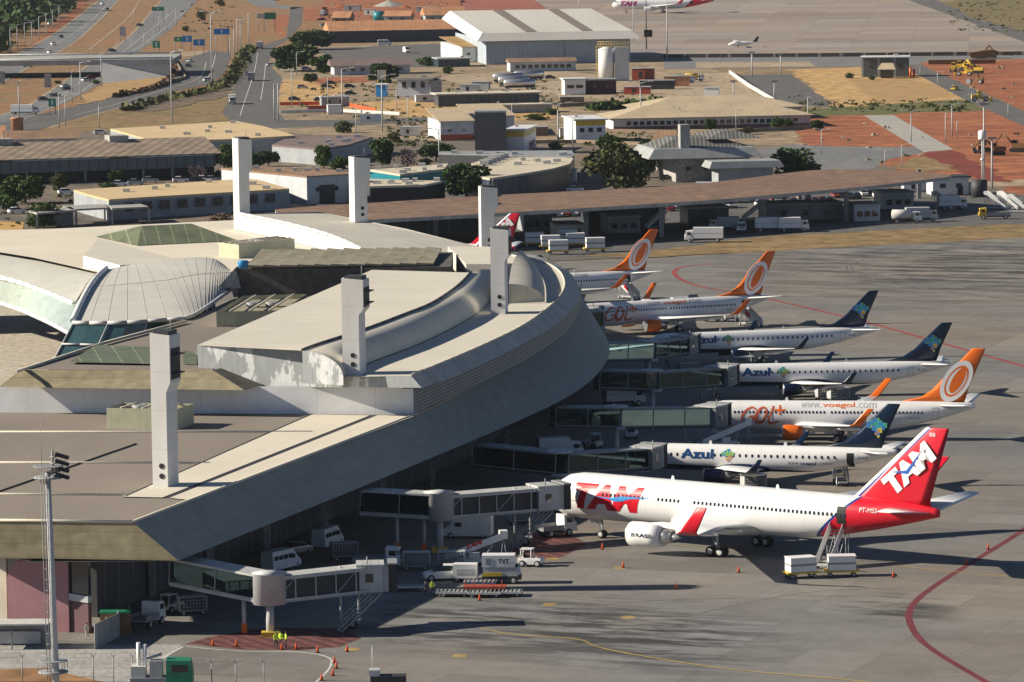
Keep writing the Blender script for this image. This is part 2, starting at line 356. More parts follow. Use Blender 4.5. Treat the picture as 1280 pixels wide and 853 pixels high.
zone_mat('paint_azul', (.84, .84, .84), [(-.035, -1, -2.75, (.005, .02, .055))])
zone_mat('paint_gol', (.83, .83, .83), [])
def shift(rows, d): return [(a+d, b+d, *r) for a, b, *r in rows]
B767 = dict(fus=Fus(53.67, 5.03, 5.41, 4.9, 4.3, 6.6, 20.5, 6.35, .45), fmat='paint_tam', wmat='aircraft_white', lmat='red', emat='aircraft_white', tmat='paint_tam_fin', bmat='aircraft_white',
  wing=[(18.0, 30.6, 1.5, 3.2, .11), (19.6, 30.4, 2.6, 3.35, .11), (23.6, 30.6, 8.0, 3.95, .10), (34.4, 37.4, 23.4, 5.5, .08)], winglet=[(35.4, 37.6, 23.95, 5.95, .06), (38.4, 39.7, 25.0, 8.9, .05)],
  tracks=[(0, 30.7, 6.0, 3.7, 0), (0, 32.2, 11.5, 4.3, 0), (0, 34.6, 16.5, 4.85, 0)], eng=(17.4, 7.92, 2.3, 1.42, 5.1), pylon=3.95,
  stab=[(46.6, 53.0, .5, 6.35), (51.3, 53.3, 9.31, 7.5)], fin=[(40.6, 52.6, 6.9, .2), (42.6, 52.5, 7.6, .3), (51.8, 54.94, 15.7, .12), (52.1, 54.9, 15.85, .05)],
  gear=(27.0, 4.65, .58, 2), gtop=3.2, ng=(7.6, .47), belly=(16, 33), win=(5.55, 9.5, 43, .56, .27, .4), wskip=((20.5, 22.2), (15.4, 17.3)),
  doors=[(4.6, 5.7, 4.5, 6.4, 0), (41.5, 42.6, 4.55, 6.45, 1)], cockpit=((1.6, 2.4), (2.5, 3.2)), cz=(5.7, 6.35))
B737 = dict(fus=Fus(38.02, 3.76, 4.01, 3.35, 2.75, 5.2, 13.5, 4.75, .35), fmat='paint_gol', wmat='aircraft_white', lmat='orange', emat='orange', tmat='orange', bmat='aircraft_white',
  wing=[(13.0, 21.3, 1.0, 2.1, .11), (13.8, 21.2, 1.8, 2.2, .11), (16.2, 21.4, 5.3, 2.6, .10), (22.2, 23.9, 16.8, 3.95, .08)], winglet=[(22.9, 24.1, 17.1, 4.25, .06), (24.8, 25.7, 17.9, 6.4, .05)],
  tracks=[(0, 21.6, 4.0, 2.35, 0), (0, 22.2, 8.0, 2.85, 0), (0, 23.0, 12, 3.3, 0)], eng=(12.4, 4.83, 1.55, 1.05, 3.2), pylon=2.6,
  stab=[(33.0, 37.3, .4, 4.75), (36.9, 38.5, 7.17, 5.55)], fin=[(27.2, 36.6, 5.15, .05), (30.8, 36.9, 5.9, .2), (32.3, 37.1, 6.9, .2), (37.6, 39.47, 12.4, .1), (37.9, 39.4, 12.55, .04)],
  gear=(19.6, 2.86, .55, 1), gtop=2.0, ng=(4.0, .35), belly=(12, 23), win=(3.95, 5.6, 31.5, .508, .25, .36), wskip=((18.1, 18.7),),
  doors=[(3.0, 3.95, 2.6, 4.5, 0), (32.4, 33.3, 2.85, 4.6, 0)], cockpit=((1.25, 1.75), (1.8, 2.4)), cz=(3.95, 4.4))
def E19(d):
    return dict(fus=Fus(38.3+d, 3.01, 3.35, 3.3, 2.75, 4.6, 13.0, 4.45, .3), fmat='paint_azul', wmat='aircraft_white', lmat='navy', emat='navy', tmat='navy', bmat='navy',
  wing=shift([(13.6, 20.4, .8, 2.0, .11), (14.2, 20.3, 1.5, 2.05, .11), (15.9, 20.4, 4.6, 2.35, .10), (20.6, 22.0, 13.6, 3.3, .08)], d/2), winglet=shift([(21.0, 22.1, 13.85, 3.55, .06), (22.3, 22.9, 14.36, 5.0, .05)], d/2),
  tracks=[(0, 20.7+d/2, 4.2, 2.2, 0), (0, 21.2+d/2, 8.0, 2.6, 0)], eng=(13.2+d/2, 4.2, 1.55, .88, 3.1), pylon=2.35,
  stab=shift([(33.6, 37.6, .4, 4.45), (36.9, 38.3, 6.04, 4.95)], d), fin=shift([(28.4, 36.3, 4.9, .05), (31.3, 36.6, 5.6, .18), (33.0, 36.9, 6.7, .18), (36.9, 38.65, 10.4, .08), (37.1, 38.6, 10.55, .04)], d),
  gear=(18.9+d/2, 2.6, .48, 1), gtop=2.0, ng=(4.0, .33), belly=(12.5+d/2, 22.5+d/2), win=(3.75, 5.4, 31.2+d, .81, .27, .4), wskip=(),
  doors=[(3.4, 4.2, 2.5, 4.2, 0), (32.0+d, 32.8+d, 2.55, 4.3, 0)], cockpit=((1.1, 1.6), (1.7, 2.3)), cz=(3.75, 4.15))
def fin_text(root, txt, x0, z0, h, width, ang, y, m, bold=.03, shear=.0, name='fin_lettering'):
    vs, fs = glyphs(txt, h, bold, shear, width=width); c, s_ = math.cos(ang), math.sin(ang)
    out = []
    for sg in (-1, 1):
        MB().add([(x0+v[0]*c-v[1]*s_, sg*y, z0+v[0]*s_+v[1]*c) for v in vs], fs, m).build(name, None, root)
def ell(mb, cx, cz, a, b, ang, y, m, r_in=0, K=28):
    c, s_ = math.cos(ang), math.sin(ang)
    f = lambda k, t: (cx+a*k*math.cos(t)*c-b*k*math.sin(t)*s_, y, cz+a*k*math.cos(t)*s_+b*k*math.sin(t)*c)
    o = [f(1, 2*PI*i/K) for i in range(K)]
    if r_in == 0: mb.add(o, [list(range(K))], m)
    else: mb.add(o+[f(r_in, 2*PI*i/K) for i in range(K)], [(i, (i+1) % K, K+(i+1) % K, K+i) for i in range(K)], m)
def gol_marks(root, fu):
    for sg in (-1, 1):
        mb = MB(); y = sg*.27
        ell(mb, 35.6, 8.1, 3.15, 1.75, 1.0, y, 'aircraft_white'); ell(mb, 35.6, 8.1, 2.4, 1.25, 1.0, y*1.03, 'orange', .86); ell(mb, 35.75, 8.2, 1.95, .72, 1.05, y*1.06, 'orange')
        mb.build('fin_emblem', None, root)
    mb = MB(); ell(mb, 25.0, 5.1, .5, .26, 1.1, -18.05, 'aircraft_white', .45); mb.build('winglet_emblem', None, root)
    fu.text('www.', 14.6, 4.55, .62, 'light_grey', root, strips=3, width=2.7); fu.text('voegol', 17.5, 4.45, .75, 'orange', root, strips=3, width=4.4, bold=.015); fu.text('.com', 22.1, 4.55, .62, 'light_grey', root, strips=3, width=2.7)
    fu.text('PR-GUM', 29.2, 3.05, .3, 'grey', root, strips=1)
def gol_big(root, fu):
    mat('gol_script', (.62, .12, .05), .4, .1)
    def ribbon(pts, w_, off):
        Q = curve_pts([Vector((x+(z-2.4)*.28, z, 0)) for x, z in pts], 8); mb = MB(); vs = []
        for i, q in enumerate(Q):
            d = (Q[min(i+1, len(Q)-1)]-Q[max(0, i-1)]).normalized(); k = w_/2*(.7+.5*math.sin(PI*i/len(Q)))
            for sg in (-1, 1): vs.append(tuple(fu.port(q.x-d.y*k*sg, q.y+d.x*k*sg, off)[0]))
        mb.add(vs, [(2*i, 2*i+1, 2*i+3, 2*i+2) for i in range(len(Q)-1)], 'gol_script'); mb.build('airline_lettering', None, root)
    ribbon([(8.0, 4.25), (7.4, 4.55), (6.7, 4.2), (6.35, 3.4), (6.6, 2.65), (7.25, 2.45), (7.9, 2.8), (8.0, 3.35)], .26, .03); ribbon([(7.25, 3.35), (7.7, 3.38), (8.35, 3.42)], .22, .035)
    ribbon([(8.9+.72*math.cos(t), 3.5+1.05*math.sin(t)) for t in [2*PI*i/10+.6 for i in range(11)]], .26, .04); ribbon([(8.95+.5*math.cos(t), 3.6+.95*math.sin(t)) for t in [2*PI*i/10+2 for i in range(10)]], .12, .045)
    ribbon([(10.2, 4.75), (10.15, 3.8), (10.1, 2.9), (10.3, 2.5), (10.9, 2.5), (11.5, 2.75)], .26, .05)
    mb = MB(); fu.patch(mb, 10.9, 12.5, 4.12, 4.34, 'orange', .04, 4, 1); fu.patch(mb, 11.6, 11.85, 3.6, 4.85, 'orange', .05, 1, 5); mb.build('plus_mark', None, root)
def brazil(mb, place, size, seed=3):
    """cluster of coloured tiles in the rough outline of the country"""
    rr_ = random.Random(seed); cols = ['emb_teal', 'emb_green', 'emb_lime', 'emb_blue', 'emb_yellow', 'emb_pink', 'emb_orange']
    rows = {6: (3, 5), 5: (1, 6), 4: (0, 8), 3: (0, 8), 2: (2, 7), 1: (3, 6), 0: (3, 5), -1: (4, 5)}
    for j, (a, b) in rows.items():
        for i in range(a, b):
            c = cols[rr_.randrange(0, 4)] if j > 2 else cols[rr_.randrange(3, 7)]
            x, z, h = (i-4)*size/8, (j-2.5)*size/8, size/8*(.42+rr_.random()*.25)
            mb.add([tuple(place(x-h, z-h, (i+j) % 2)), tuple(place(x+h, z-h, (i+j) % 2)), tuple(place(x+h, z+h, (i+j) % 2)), tuple(place(x-h, z+h, (i+j) % 2))], [(0, 1, 2, 3)], c)
for n_, c_ in dict(teal=(.05, .42, .5), green=(.08, .4, .22), lime=(.3, .5, .12), blue=(.05, .25, .6), yellow=(.65, .55, .1), pink=(.5, .25, .35), orange=(.6, .25, .08)).items(): mat('emb_'+n_, c_, .4, 0)
def azul_marks(root, P, d, xt, url=False):
    fu = P['fus']; mat('azul_blue', (.01, .06, .2), .3, 0)
    fu.text('Azul', xt, 3.3, 1.15, 'azul_blue', root, bold=.03, width=4.2, strips=6, name='airline_lettering', off=.04)
    mb = MB(); brazil(mb, lambda x, z, k: fu.port(xt+6.2+x, 3.7+z, .05+.012*k)[0], 1.6, 4); mb.build('fuselage_emblem', None, root)
    for sg in (-1, 1):
        mb = MB(); brazil(mb, lambda x, z, k: Vector((35.9+d+x, sg*(.24+.012*k), 7.5+z)), 2.5, 9); mb.build('fin_emblem', None, root)
    fu.text('PR-AZL', 33.4+d, 3.55, .3, 'azul_blue', root, strips=1)
    if url: fu.text('www.', 24.5+d, 2.75, .38, 'grey', root, strips=1, width=1.5); fu.text('voeazul', 26.1+d, 2.7, .5, 'azul_blue', root, strips=1, bold=.02); fu.text('.com.br', 28.6+d, 2.75, .38, 'grey', root, strips=1)
# poses solved from the photograph: nose x, nose y, heading
tam = aircraft('airliner', 'white wide-body airliner with red tail fin lettered TAM, nearest to the camera', (4.2, 535.2, 0), math.radians(37.0), B767)
fu = B767['fus']
fu.text('TAM', 5.2, 3.7, 2.95, 'red', tam, bold=.06, shear=.25, width=9.9, strips=12, name='airline_lettering')
fin_text(tam, 'TAM', 47.8, 7.7, 2.5, 7.5, math.radians(40), .36, 'aircraft_white', .07)
mb = MB()
for sg in (-1, 1):
    b = [(47.6, 10.6), (49.6, 10.9), (51.4, 13.0), (52.0, 13.9), (50.6, 11.6), (49.8, 10.5)]; mb.add([(x, sg*.38, z) for x, z in b], [list(range(6))], 'blue')
mb.build('fin_bird_emblem', None, tam)
mb = MB(); pts = [(7.2, 5.35), (10.2, 5.1), (11.4, 4.85), (12.4, 5.0), (13.4, 5.3), (16.4, 5.55), (13.2, 5.55), (12.0, 5.5), (10.8, 5.25)]
mb.add([tuple(fu.port(x, z, .06)[0]) for x, z in pts], [list(range(9))], 'sign_blue'); mb.build('fuselage_bird_emblem', None, tam)
vs, fs = glyphs('BRASIL', .42, .03, width=3.0); MB().add([(18.4+v[0], -7.92-1.46*math.cos((v[1]-.1)/1.46), 2.3+1.46*math.sin((v[1]-.1)/1.46)) for v in vs], fs, 'navy').build('engine_lettering', None, tam)
fu.text('PT-MSS', 44.3, 6.0, .5, 'aircraft_white', tam, strips=2, off=.05); fin_text(tam, 'SS', 52.5, 14.9, .4, .8, 0, .2, 'aircraft_white', .02)
golN = aircraft('airliner', 'orange-tailed white airliner with a big script logo, docked between two navy-tailed jets', (24.9, 622.2, 0), math.radians(8.6), B737)
gol_marks(golN, B737['fus']); gol_big(golN, B737['fus'])
PB = dict(B737); PB['doors'] = [B737['doors'][0], (32.4, 33.3, 2.85, 4.6, 1)]
golB = aircraft('airliner', 'orange-tailed airliner with an airstair at its open rear door, second farthest at the gates', (8.9, 761.0, 0), math.radians(-24), PB)
gol_marks(golB, B737['fus']); gol_big(golB, B737['fus'])
golA = aircraft('airliner', 'farthest airliner with an orange tail fin, its front half hidden behind the round terminal roof', (-9.7, 812.4, 0), math.radians(-22.5), PB)
gol_marks(golA, B737['fus'])
E5, E0 = E19(0), E19(-2.4)
E0['doors'] = [E0['doors'][0], (29.6, 30.5, 2.5, 4.3, 1)]
azN = aircraft('airliner', 'navy-tailed regional jet with an open rear door, nearest of the three blue-bellied jets', (13.6, 580.5, 0), math.radians(15.5), E0); azul_marks(azN, E0, -2.4, 8.3, True)
azM = aircraft('airliner', 'navy-tailed regional jet docked just beyond the orange-tailed airliner with the big script logo', (26.2, 670.1, 0), math.radians(-2.4), E5); azul_marks(azM, E5, 0, 7.4)
azF = aircraft('airliner', 'farthest of the three navy-tailed regional jets, tail pointing away to the right', (20.5, 714.9, 0), math.radians(-13), E5); azul_marks(azF, E5, 0, 7.4)
# ================================================================ ground sheets
def sheet(name, pts, z, m, kind='structure', world=False, **kw):
    ps = pts if world else [G(u, v, 0) for u, v in pts]
    if any(k in name for k in ('soil', 'field', 'grass', 'dirt', 'sand', 'verge', 'belt', 'patch', 'embank', 'works', 'yard_ground', 'parking')):
        q = []; rj = random.Random(len(name)+len(pts))
        for i, a in enumerate(ps):
            b = ps[(i+1) % len(ps)]; L_ = (b-a).length; n = max(1, min(46, int(L_/5))); nn = Vector((-(b-a).y, (b-a).x, 0)).normalized(); off = 0
            for k in range(n):
                off = off*.6+rj.gauss(0, 1.0 if a.y > 800 else .4); q.append(a.lerp(b, k/n)+nn*(off if k else 0))
        ps = q
    mb = MB(); mb.add([(p[0], p[1], z) for p in ps], [list(range(len(ps)))], m); o = mb.build(name)
    bm = bmesh.new(); bm.from_mesh(o.data); bmesh.ops.triangulate(bm, faces=bm.faces)
    for f in bm.faces:
        if f.normal.z < 0: f.normal_flip()
    bm.to_mesh(o.data); bm.free()
    o['kind'] = kind
    for k, v in kw.items(): o[k] = v
    return o
mat('soil', (.27, .16, .085), .95, .25, .004, var2=(.24, .19, .11), fine=.25)
sheet('ground', [(-9000, -500), (9000, -500), (9000, 30000), (-9000, 30000)], -.12, 'soil', world=True)
def apron_mat(name, col, tint, dark, slab=7.5, ang=.35, stain=()):
    m = bpy.data.materials.new(name); m.use_nodes = True; t = m.node_tree; b = t.nodes["Principled BSDF"]; b.inputs["Roughness"].default_value = .85; b.inputs["Specular IOR Level"].default_value = .3
    N, L = t.nodes.new, t.links.new
    tc = N("ShaderNodeTexCoord"); mp = N("ShaderNodeMapping"); mp.inputs["Rotation"].default_value = (0, 0, ang); L(tc.outputs["Object"], mp.inputs[0])
    def noise(scale, det=5, rough=.6, vec=None, st=None):
        n = N("ShaderNodeTexNoise"); n.inputs["Scale"].default_value = scale; n.inputs["Detail"].default_value = det; n.inputs["Roughness"].default_value = rough
        src = mp.outputs[0]
        if st: m2 = N("ShaderNodeMapping"); m2.inputs["Scale"].default_value = st; L(mp.outputs[0], m2.inputs[0]); src = m2.outputs[0]
        L(src, n.inputs[0]); return n.outputs[0]
    def rng(s_, a, b_, lo, hi):
        r = N("ShaderNodeMapRange"); L(s_, r.inputs[0]); r.inputs[1].default_value = a; r.inputs[2].default_value = b_; r.inputs[3].default_value = lo; r.inputs[4].default_value = hi; return r.outputs[0]
    def mix(fac, a, c):
        x = N("ShaderNodeMix"); x.data_type = 'RGBA'; L(fac, x.inputs[0]); L(a, x.inputs[6]); x.inputs[7].default_value = (*c, 1); return x.outputs[2]
    def scl(a, f):
        v = N("ShaderNodeVectorMath"); v.operation = 'SCALE'; L(a, v.inputs[0]); L(f, v.inputs["Scale"]); return v.outputs[0]
    c = N("ShaderNodeRGB"); c.outputs[0].default_value = (*col, 1); o = c.outputs[0]
    o = mix(rng(noise(.012, 4), .4, .62, 0, 1), o, tint)
    # per-slab tone: voronoi-free lattice by flooring
    sc = N("ShaderNodeVectorMath"); sc.operation = 'SCALE'; L(mp.outputs[0], sc.inputs[0]); sc.inputs["Scale"].default_value = 1/slab
    fl = N("ShaderNodeVectorMath"); fl.operation = 'FLOOR'; L(sc.outputs[0], fl.inputs[0])
    wn = N("ShaderNodeTexWhiteNoise"); wn.noise_dimensions = '2D'; L(fl.outputs[0], wn.inputs["Vector"]); o = scl(o, rng(wn.outputs["Value"], 0, 1, .9, 1.08))
    s4 = N("ShaderNodeVectorMath"); s4.operation = 'MULTIPLY'; L(sc.outputs[0], s4.inputs[0]); s4.inputs[1].default_value = (.125, .5, 1)
    f4 = N("ShaderNodeVectorMath"); f4.operation = 'FLOOR'; L(s4.outputs[0], f4.inputs[0])
    w4 = N("ShaderNodeTexWhiteNoise"); w4.noise_dimensions = '2D'; L(f4.outputs[0], w4.inputs["Vector"]); o = scl(o, rng(w4.outputs["Value"], 0, 1, .86, 1.1))
    fr = N("ShaderNodeVectorMath"); fr.operation = 'FRACTION'; L(sc.outputs[0], fr.inputs[0]); sp = N("ShaderNodeSeparateXYZ"); L(fr.outputs[0], sp.inputs[0])
    for k in (0, 1):
        lt = N("ShaderNodeMath"); lt.operation = 'LESS_THAN'; L(sp.outputs[k], lt.inputs[0]); lt.inputs[1].default_value = .018; o = scl(o, rng(lt.outputs[0], 0, 1, 1, .84))
    o = scl(o, rng(noise(.25, 6, .7), .3, .7, .86, 1.1))
    o = mix(rng(noise(.02, 6, .72, st=(1, 5, 1)), .56, .74, 0, .75), o, dark)
    o = mix(rng(noise(.11, 5, .7, st=(.5, 2.2, 1)), .6, .72, 0, .6), o, dark)
    if stain:
        for (cx, cy, r) in stain:
            ds = N("ShaderNodeVectorMath"); ds.operation = 'DISTANCE'; m3 = N("ShaderNodeMapping"); m3.inputs["Scale"].default_value = (1, .55, 1); L(tc.outputs["Object"], m3.inputs[0]); L(m3.outputs[0], ds.inputs[0]); ds.inputs[1].default_value = (cx, cy*.55, 0)
            mm = N("ShaderNodeMath"); mm.operation = 'MULTIPLY'; L(rng(ds.outputs["Value"], r*.3, r, 1, 0), mm.inputs[0]); L(rng(noise(.16, 6, .75, st=(.35, 1.6, 1)), .46, .56, 0, .95), mm.inputs[1]); o = mix(mm.outputs[0], o, (.045, .045, .045))
    o = scl(o, rng(noise(1.4, 3, .6), .3, .7, .93, 1.05))
    L(o, b.inputs["Base Color"]); MATS[name] = m
apron_mat('apron', (.2, .2, .196), (.25, .215, .175), (.105, .1, .096), stain=[(G(u, v).x, G(u, v).y, r) for u, v, r in ((700, 782, 16), (840, 800, 14), (560, 780, 12), (1180, 330, 60), (1000, 545, 12), (1120, 760, 8), (950, 650, 10))])
apron_mat('apron_far', (.3, .262, .235), (.33, .26, .205), (.21, .2, .19), 25, .1)
mat('asphalt', (.105, .103, .102), .9, .2, .05, var2=(.135, .128, .12), fine=1.2); mat('road_grey', (.165, .17, .175), .9, .15, .02, var2=(.2, .2, .2), fine=.6)
mat('grass_dry', (.23, .16, .075), .95, .35, .03, var2=(.32, .15, .06), fine=.5); mat('grass_olive', (.19, .14, .055), .95, .35, .03, var2=(.28, .18, .08), fine=.4)
mat('red_soil', (.37, .135, .05), .95, .4, .025, var2=(.29, .085, .035), fine=.25, stretch=(.5, 1, 1)); mat('red_dark', (.22, .04, .025), .95, .25, .05, ribs=((.55, .83, 0), 6, .45, .72))
mat('sand', (.52, .3, .1), .95, .3, .03, var2=(.5, .34, .16), fine=.3); mat('pale_dirt', (.4, .33, .23), .95, .2, .02, var2=(.36, .26, .16), fine=.4)
mat('gravel', (.38, .37, .33), .95, .15, .05, fine=1.5); mat('green_grass', (.09, .12, .03), .95, .3, .05, var2=(.16, .13, .05), fine=.5)
mat('paint_white', (.6, .6, .58), .7, .3, .5); mat('paint_red', (.3, .055, .05), .8, .3, .4, fine=1); mat('paint_dkred', (.16, .03, .04), .8, .2, .3); mat('paint_yellow', (.36, .26, .1), .7, .3, .4)
# main apron (one sheet) and what lies beyond it
sheet('apron', [(-500, 1400), (1900, 1400), (1900, 270), (1280, 297), (1100, 306), (900, 318), (830, 322), (640, 330), (300, 330), (-300, 330)], 0, 'apron')
sheet('service_road', [(560, 331), (830, 321), (960, 312), (1280, 285), (1700, 262), (1700, 240), (1280, 262), (900, 300), (560, 312)], -.03, 'asphalt')
sheet('grass_strip', [(700, 322), (830, 321.5), (1000, 312), (1280, 297.5), (1600, 282), (1600, 264), (1280, 280), (1100, 288), (930, 299), (830, 312)], .012, 'grass_olive')
sheet('canopy_yard', [(300, 332), (640, 330), (900, 302), (1280, 266), (1280, 245), (1195, 245), (1100, 235), (300, 235)], -.035, 'asphalt')
# painted markings on the apron
def stripe(name, pts, wd, m, z=.008, n=10, world=False):
    P_ = [Vector(G(u, v, 0)) if not world else Vector(u) for u, v in pts] if not world else [Vector(p) for p in pts]
    # Catmull-Rom through the points
    Q = []
    for i in range(len(P_)-1):
        p0, p1, p2, p3 = P_[max(i-1, 0)], P_[i], P_[i+1], P_[min(i+2, len(P_)-1)]
        for k in range(n):
            t = k/n; Q.append(.5*((2*p1)+(p2-p0)*t+(2*p0-5*p1+4*p2-p3)*t*t+(3*p1-p0-3*p2+p3)*t**3))
    Q.append(P_[-1]); vs = []
    for i, q in enumerate(Q):
        d = (Q[min(i+1, len(Q)-1)]-Q[max(i-1, 0)]).normalized(); nn = Vector((-d.y, d.x, 0))*wd/2
        vs += [(q.x+nn.x, q.y+nn.y, z), (q.x-nn.x, q.y-nn.y, z)]
    o = MB().add(vs, [(2*i, 2*i+1, 2*i+3, 2*i+2) for i in range(len(Q)-1)], m).build(name); o['kind'] = 'structure'; return o
stripe('painted_line', [(1300, 640), (1280, 662), (1215, 703), (1165, 735), (1140, 758), (1138, 780), (1160, 808), (1228, 850), (1300, 890)], .75, 'paint_dkred')
stripe('painted_line', [(890, 330), (850, 335), (845, 345), (875, 358), (960, 374), (1075, 401), (1180, 430), (1290, 461)], .9, 'paint_red')
stripe('painted_line', [(600, 785), (640, 793), (720, 799), (760, 812), (900, 835), (1060, 850), (1150, 862)], .3, mat('guide_yellow', (.5, .36, .08), .7, .3, .4))
stripe('painted_line', [(602, 785.8), (642, 794), (722, 800), (762, 813), (902, 836), (1060, 851), (1150, 863)], .1, 'black', z=.01)
stripe('painted_line', [(1110, 700), (1160, 712), (1290, 722)], .22, 'paint_yellow')
stripe('painted_line', [(228, 808), (300, 814), (370, 815), (410, 822), (412, 835), (395, 853)], .25, 'paint_white')
stripe('painted_line', [(230, 808), (205, 822), (150, 860)], .3, 'paint_white')
mat('hatch_red', (.17, .06, .055), .85, .25, .4, ribs=((1, .6, 0), 1.6, .4, .55), fine=1)
sheet('hatched_stand_marking', [(232, 805), (300, 812), (375, 813), (425, 809), (452, 798), (430, 785), (330, 785), (260, 797)], .006, 'hatch_red')
sheet('hatched_stand_marking', [(640, 690), (690, 701), (712, 692), (735, 680), (700, 662), (655, 665)], .006, 'hatch_red')
for (u, v) in ((575, 820), (785, 772), (687, 756), (775, 710), (690, 699), (440, 812)):
    p = G(u, v); mb = MB(); mb.add([(p.x+.8*math.cos(a), p.y+1.1*math.sin(a), .01) for a in [2*PI*i/16 for i in range(16)]], [list(range(16))], 'paint_yellow'); mb.build('stand_dot')['kind'] = 'structure'

mat('tyre_mark', (.13, .125, .12), .9, .35, .3, fine=1.5)
for pts, w_ in (([(1058, 332), (1066, 345), (1110, 354), (1180, 364), (1290, 378)], .5), ([(1062, 330), (1075, 342), (1130, 350), (1210, 358), (1290, 366)], .45), ([(1070, 327), (1090, 337), (1150, 344), (1290, 354)], .35), ([(1070, 327), (1110, 318), (1200, 310), (1290, 303)], .35), ([(1000, 398), (1100, 396), (1200, 404), (1290, 418)], .3), ([(700, 762), (800, 752), (920, 748)], .3), ([(640, 815), (760, 806), (900, 809)], .25), ([(860, 770), (1000, 742), (1130, 735)], .25)): stripe('tyre_track', pts, w_, 'tyre_mark', z=.006)
# ================================================================ terminal building
def rs(P_, n, smooth=True):
    Q = curve_pts([Vector(p) for p in P_], 12) if smooth and len(P_) > 2 else [Vector(p) for p in P_]
    d = [0]
    for a, b in zip(Q, Q[1:]): d.append(d[-1]+(b-a).length)
    out = []; j = 0
    for i in range(n):
        t = d[-1]*i/(n-1)
        while j < len(Q)-2 and d[j+1] < t: j += 1
        k = (t-d[j])/max(1e-9, d[j+1]-d[j]); out.append(Q[j].lerp(Q[j+1], min(1, k)))
    return out
def PX(z, *pts): return [G(u, v, z) for u, v in pts]
def wb(mb, name, m, root, **kw):
    o = root.location; mb.v = [(p[0]-o.x, p[1]-o.y, p[2]-o.z) for p in mb.v]; return mb.build(name, m, root, **kw)
def strip(a, b, m=None, smooth=False, mb=None, n=None):
    mb = mb or MB()
    if n: a, b = rs(a, n), rs(b, n)
    return mb.add(list(a)+list(b), [(i, i+1, len(a)+i+1, len(a)+i) for i in range(len(a)-1)], m, smooth)
def VP(u, v, A, B):
    """sight line of a pixel met with the upright plane through A and B"""
    p = G(u, v, 0); o = Vector((0, 0, CH)); d = p-o; n = Vector((B.y-A.y, A.x-B.x, 0)); t = n.dot(Vector((A.x, A.y, 0))-Vector((0, 0, 0)))/n.dot(d); return o+d*t
mat('roof_ribbed', (.28, .24, .2), .8, .14, .05, ribs=((1, -.25, 0), .62, .35, .72), stretch=(1, .3, 1)); mat('roof_pale', (.72, .66, .54), .8, .08, .06, ribs=((1, -.3, 0), 4.5, .03, .86))
mat('roof_grey', (.5, .475, .41), .75, .1, .08, ribs=((1, .3, 0), 2.4, .05, .8)); mat('roof_beige', (.64, .6, .51), .8, .07, .09, ribs=((.35, 1, 0), 5.5, .035, .84))
mat('fascia_olive', (.3, .265, .17), .85, .22, .12, var2=(.25, .21, .13), ribs=((0, 0, 1), 1.35, .05, .7)); mat('fascia_grey', (.32, .32, .275), .75, .14, .12, var2=(.35, .34, .29), ribs=((.3, 1, 0), 1.1, .06, .75), stretch=(1, 1, .2))
mat('fascia_steel', (.46, .45, .41), .65, .25, .35, ribs=((.5, 1, 0), 1.8, .06, .7), stretch=(1, 1, .15)); mat('louvre', (.3, .31, .29), .6, .1, .5, ribs=((0, 0, 1), .42, .4, .45))
mat('wall_white', (.86, .87, .88), .6, .14, .15, ribs=((1, 0, 0), 7.2, .01, .8)); mat('ribbed_white', (.74, .75, .76), .6, .06, .2, ribs=((1, 1, 0), .9, .3, .85))
mat('peeling', (.36, .385, .39), .7, .1, .22, var2=(.7, .72, .72), ribs=((1, .2, 0), 2.0, .03, .7), stretch=(1.2, 1, .55))
_p = MATS['peeling'].node_tree
for n_ in _p.nodes:
    if n_.type == 'MAP_RANGE' and abs(n_.inputs[1].default_value-.32) < .01: n_.inputs[1].default_value = .515; n_.inputs[2].default_value = .545
mat('dark_concrete', (.105, .1, .09), .9, .2, .1, fine=1); mat('concrete_tower', (.74, .73, .7), .8, .09, .3, ribs=((0, 0, 1), 4.2, .015, .8), stretch=(1, 1, .25)); mat('pink_wall', (.42, .22, .24), .7, .12, .3, ribs=((0, 0, 1), .3, .2, .88))
mat('fibre_green', (.5, .5, .35), .6, .15, .4, ribs=((1, .2, 0), .8, .08, .85)); mat('skylight_green', (.15, .17, .1), .5, .25, .3, ribs=((1, .15, 0), 2.5, .07, 1.9)); mat('pale_glass', (.42, .5, .45), .3, .15, .2, ribs=((1, .5, 0), 2.2, .04, .75))
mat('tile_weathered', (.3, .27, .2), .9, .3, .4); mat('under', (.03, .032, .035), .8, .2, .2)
T = thing('terminal_building', 'large airport terminal with stepped beige roofs, curved slanting fascia and tall concrete vent towers', 'terminal building', (-60, 560, 0))
Zl, Ze, Zw, Zb, Zu = 11.8, 8.0, 15.2, 16.8, 19.8
TP = lambda mb, n, m, **k: wb(mb, n, m, T, **k)
# lower storey and its overhanging eave
low = PX(Ze, (223, 701), (430, 618), (569, 560), (646, 527), (703, 500), (736, 478), (755, 457), (762, 438), (757, 420), (740, 402), (700, 372))
up = PX(Zl, (166.6, 653.5), (412, 560), (521, 518.5), (611, 474), (664, 446), (703, 420), (721, 397), (727, 378), (722, 362), (708, 345), (680, 325))
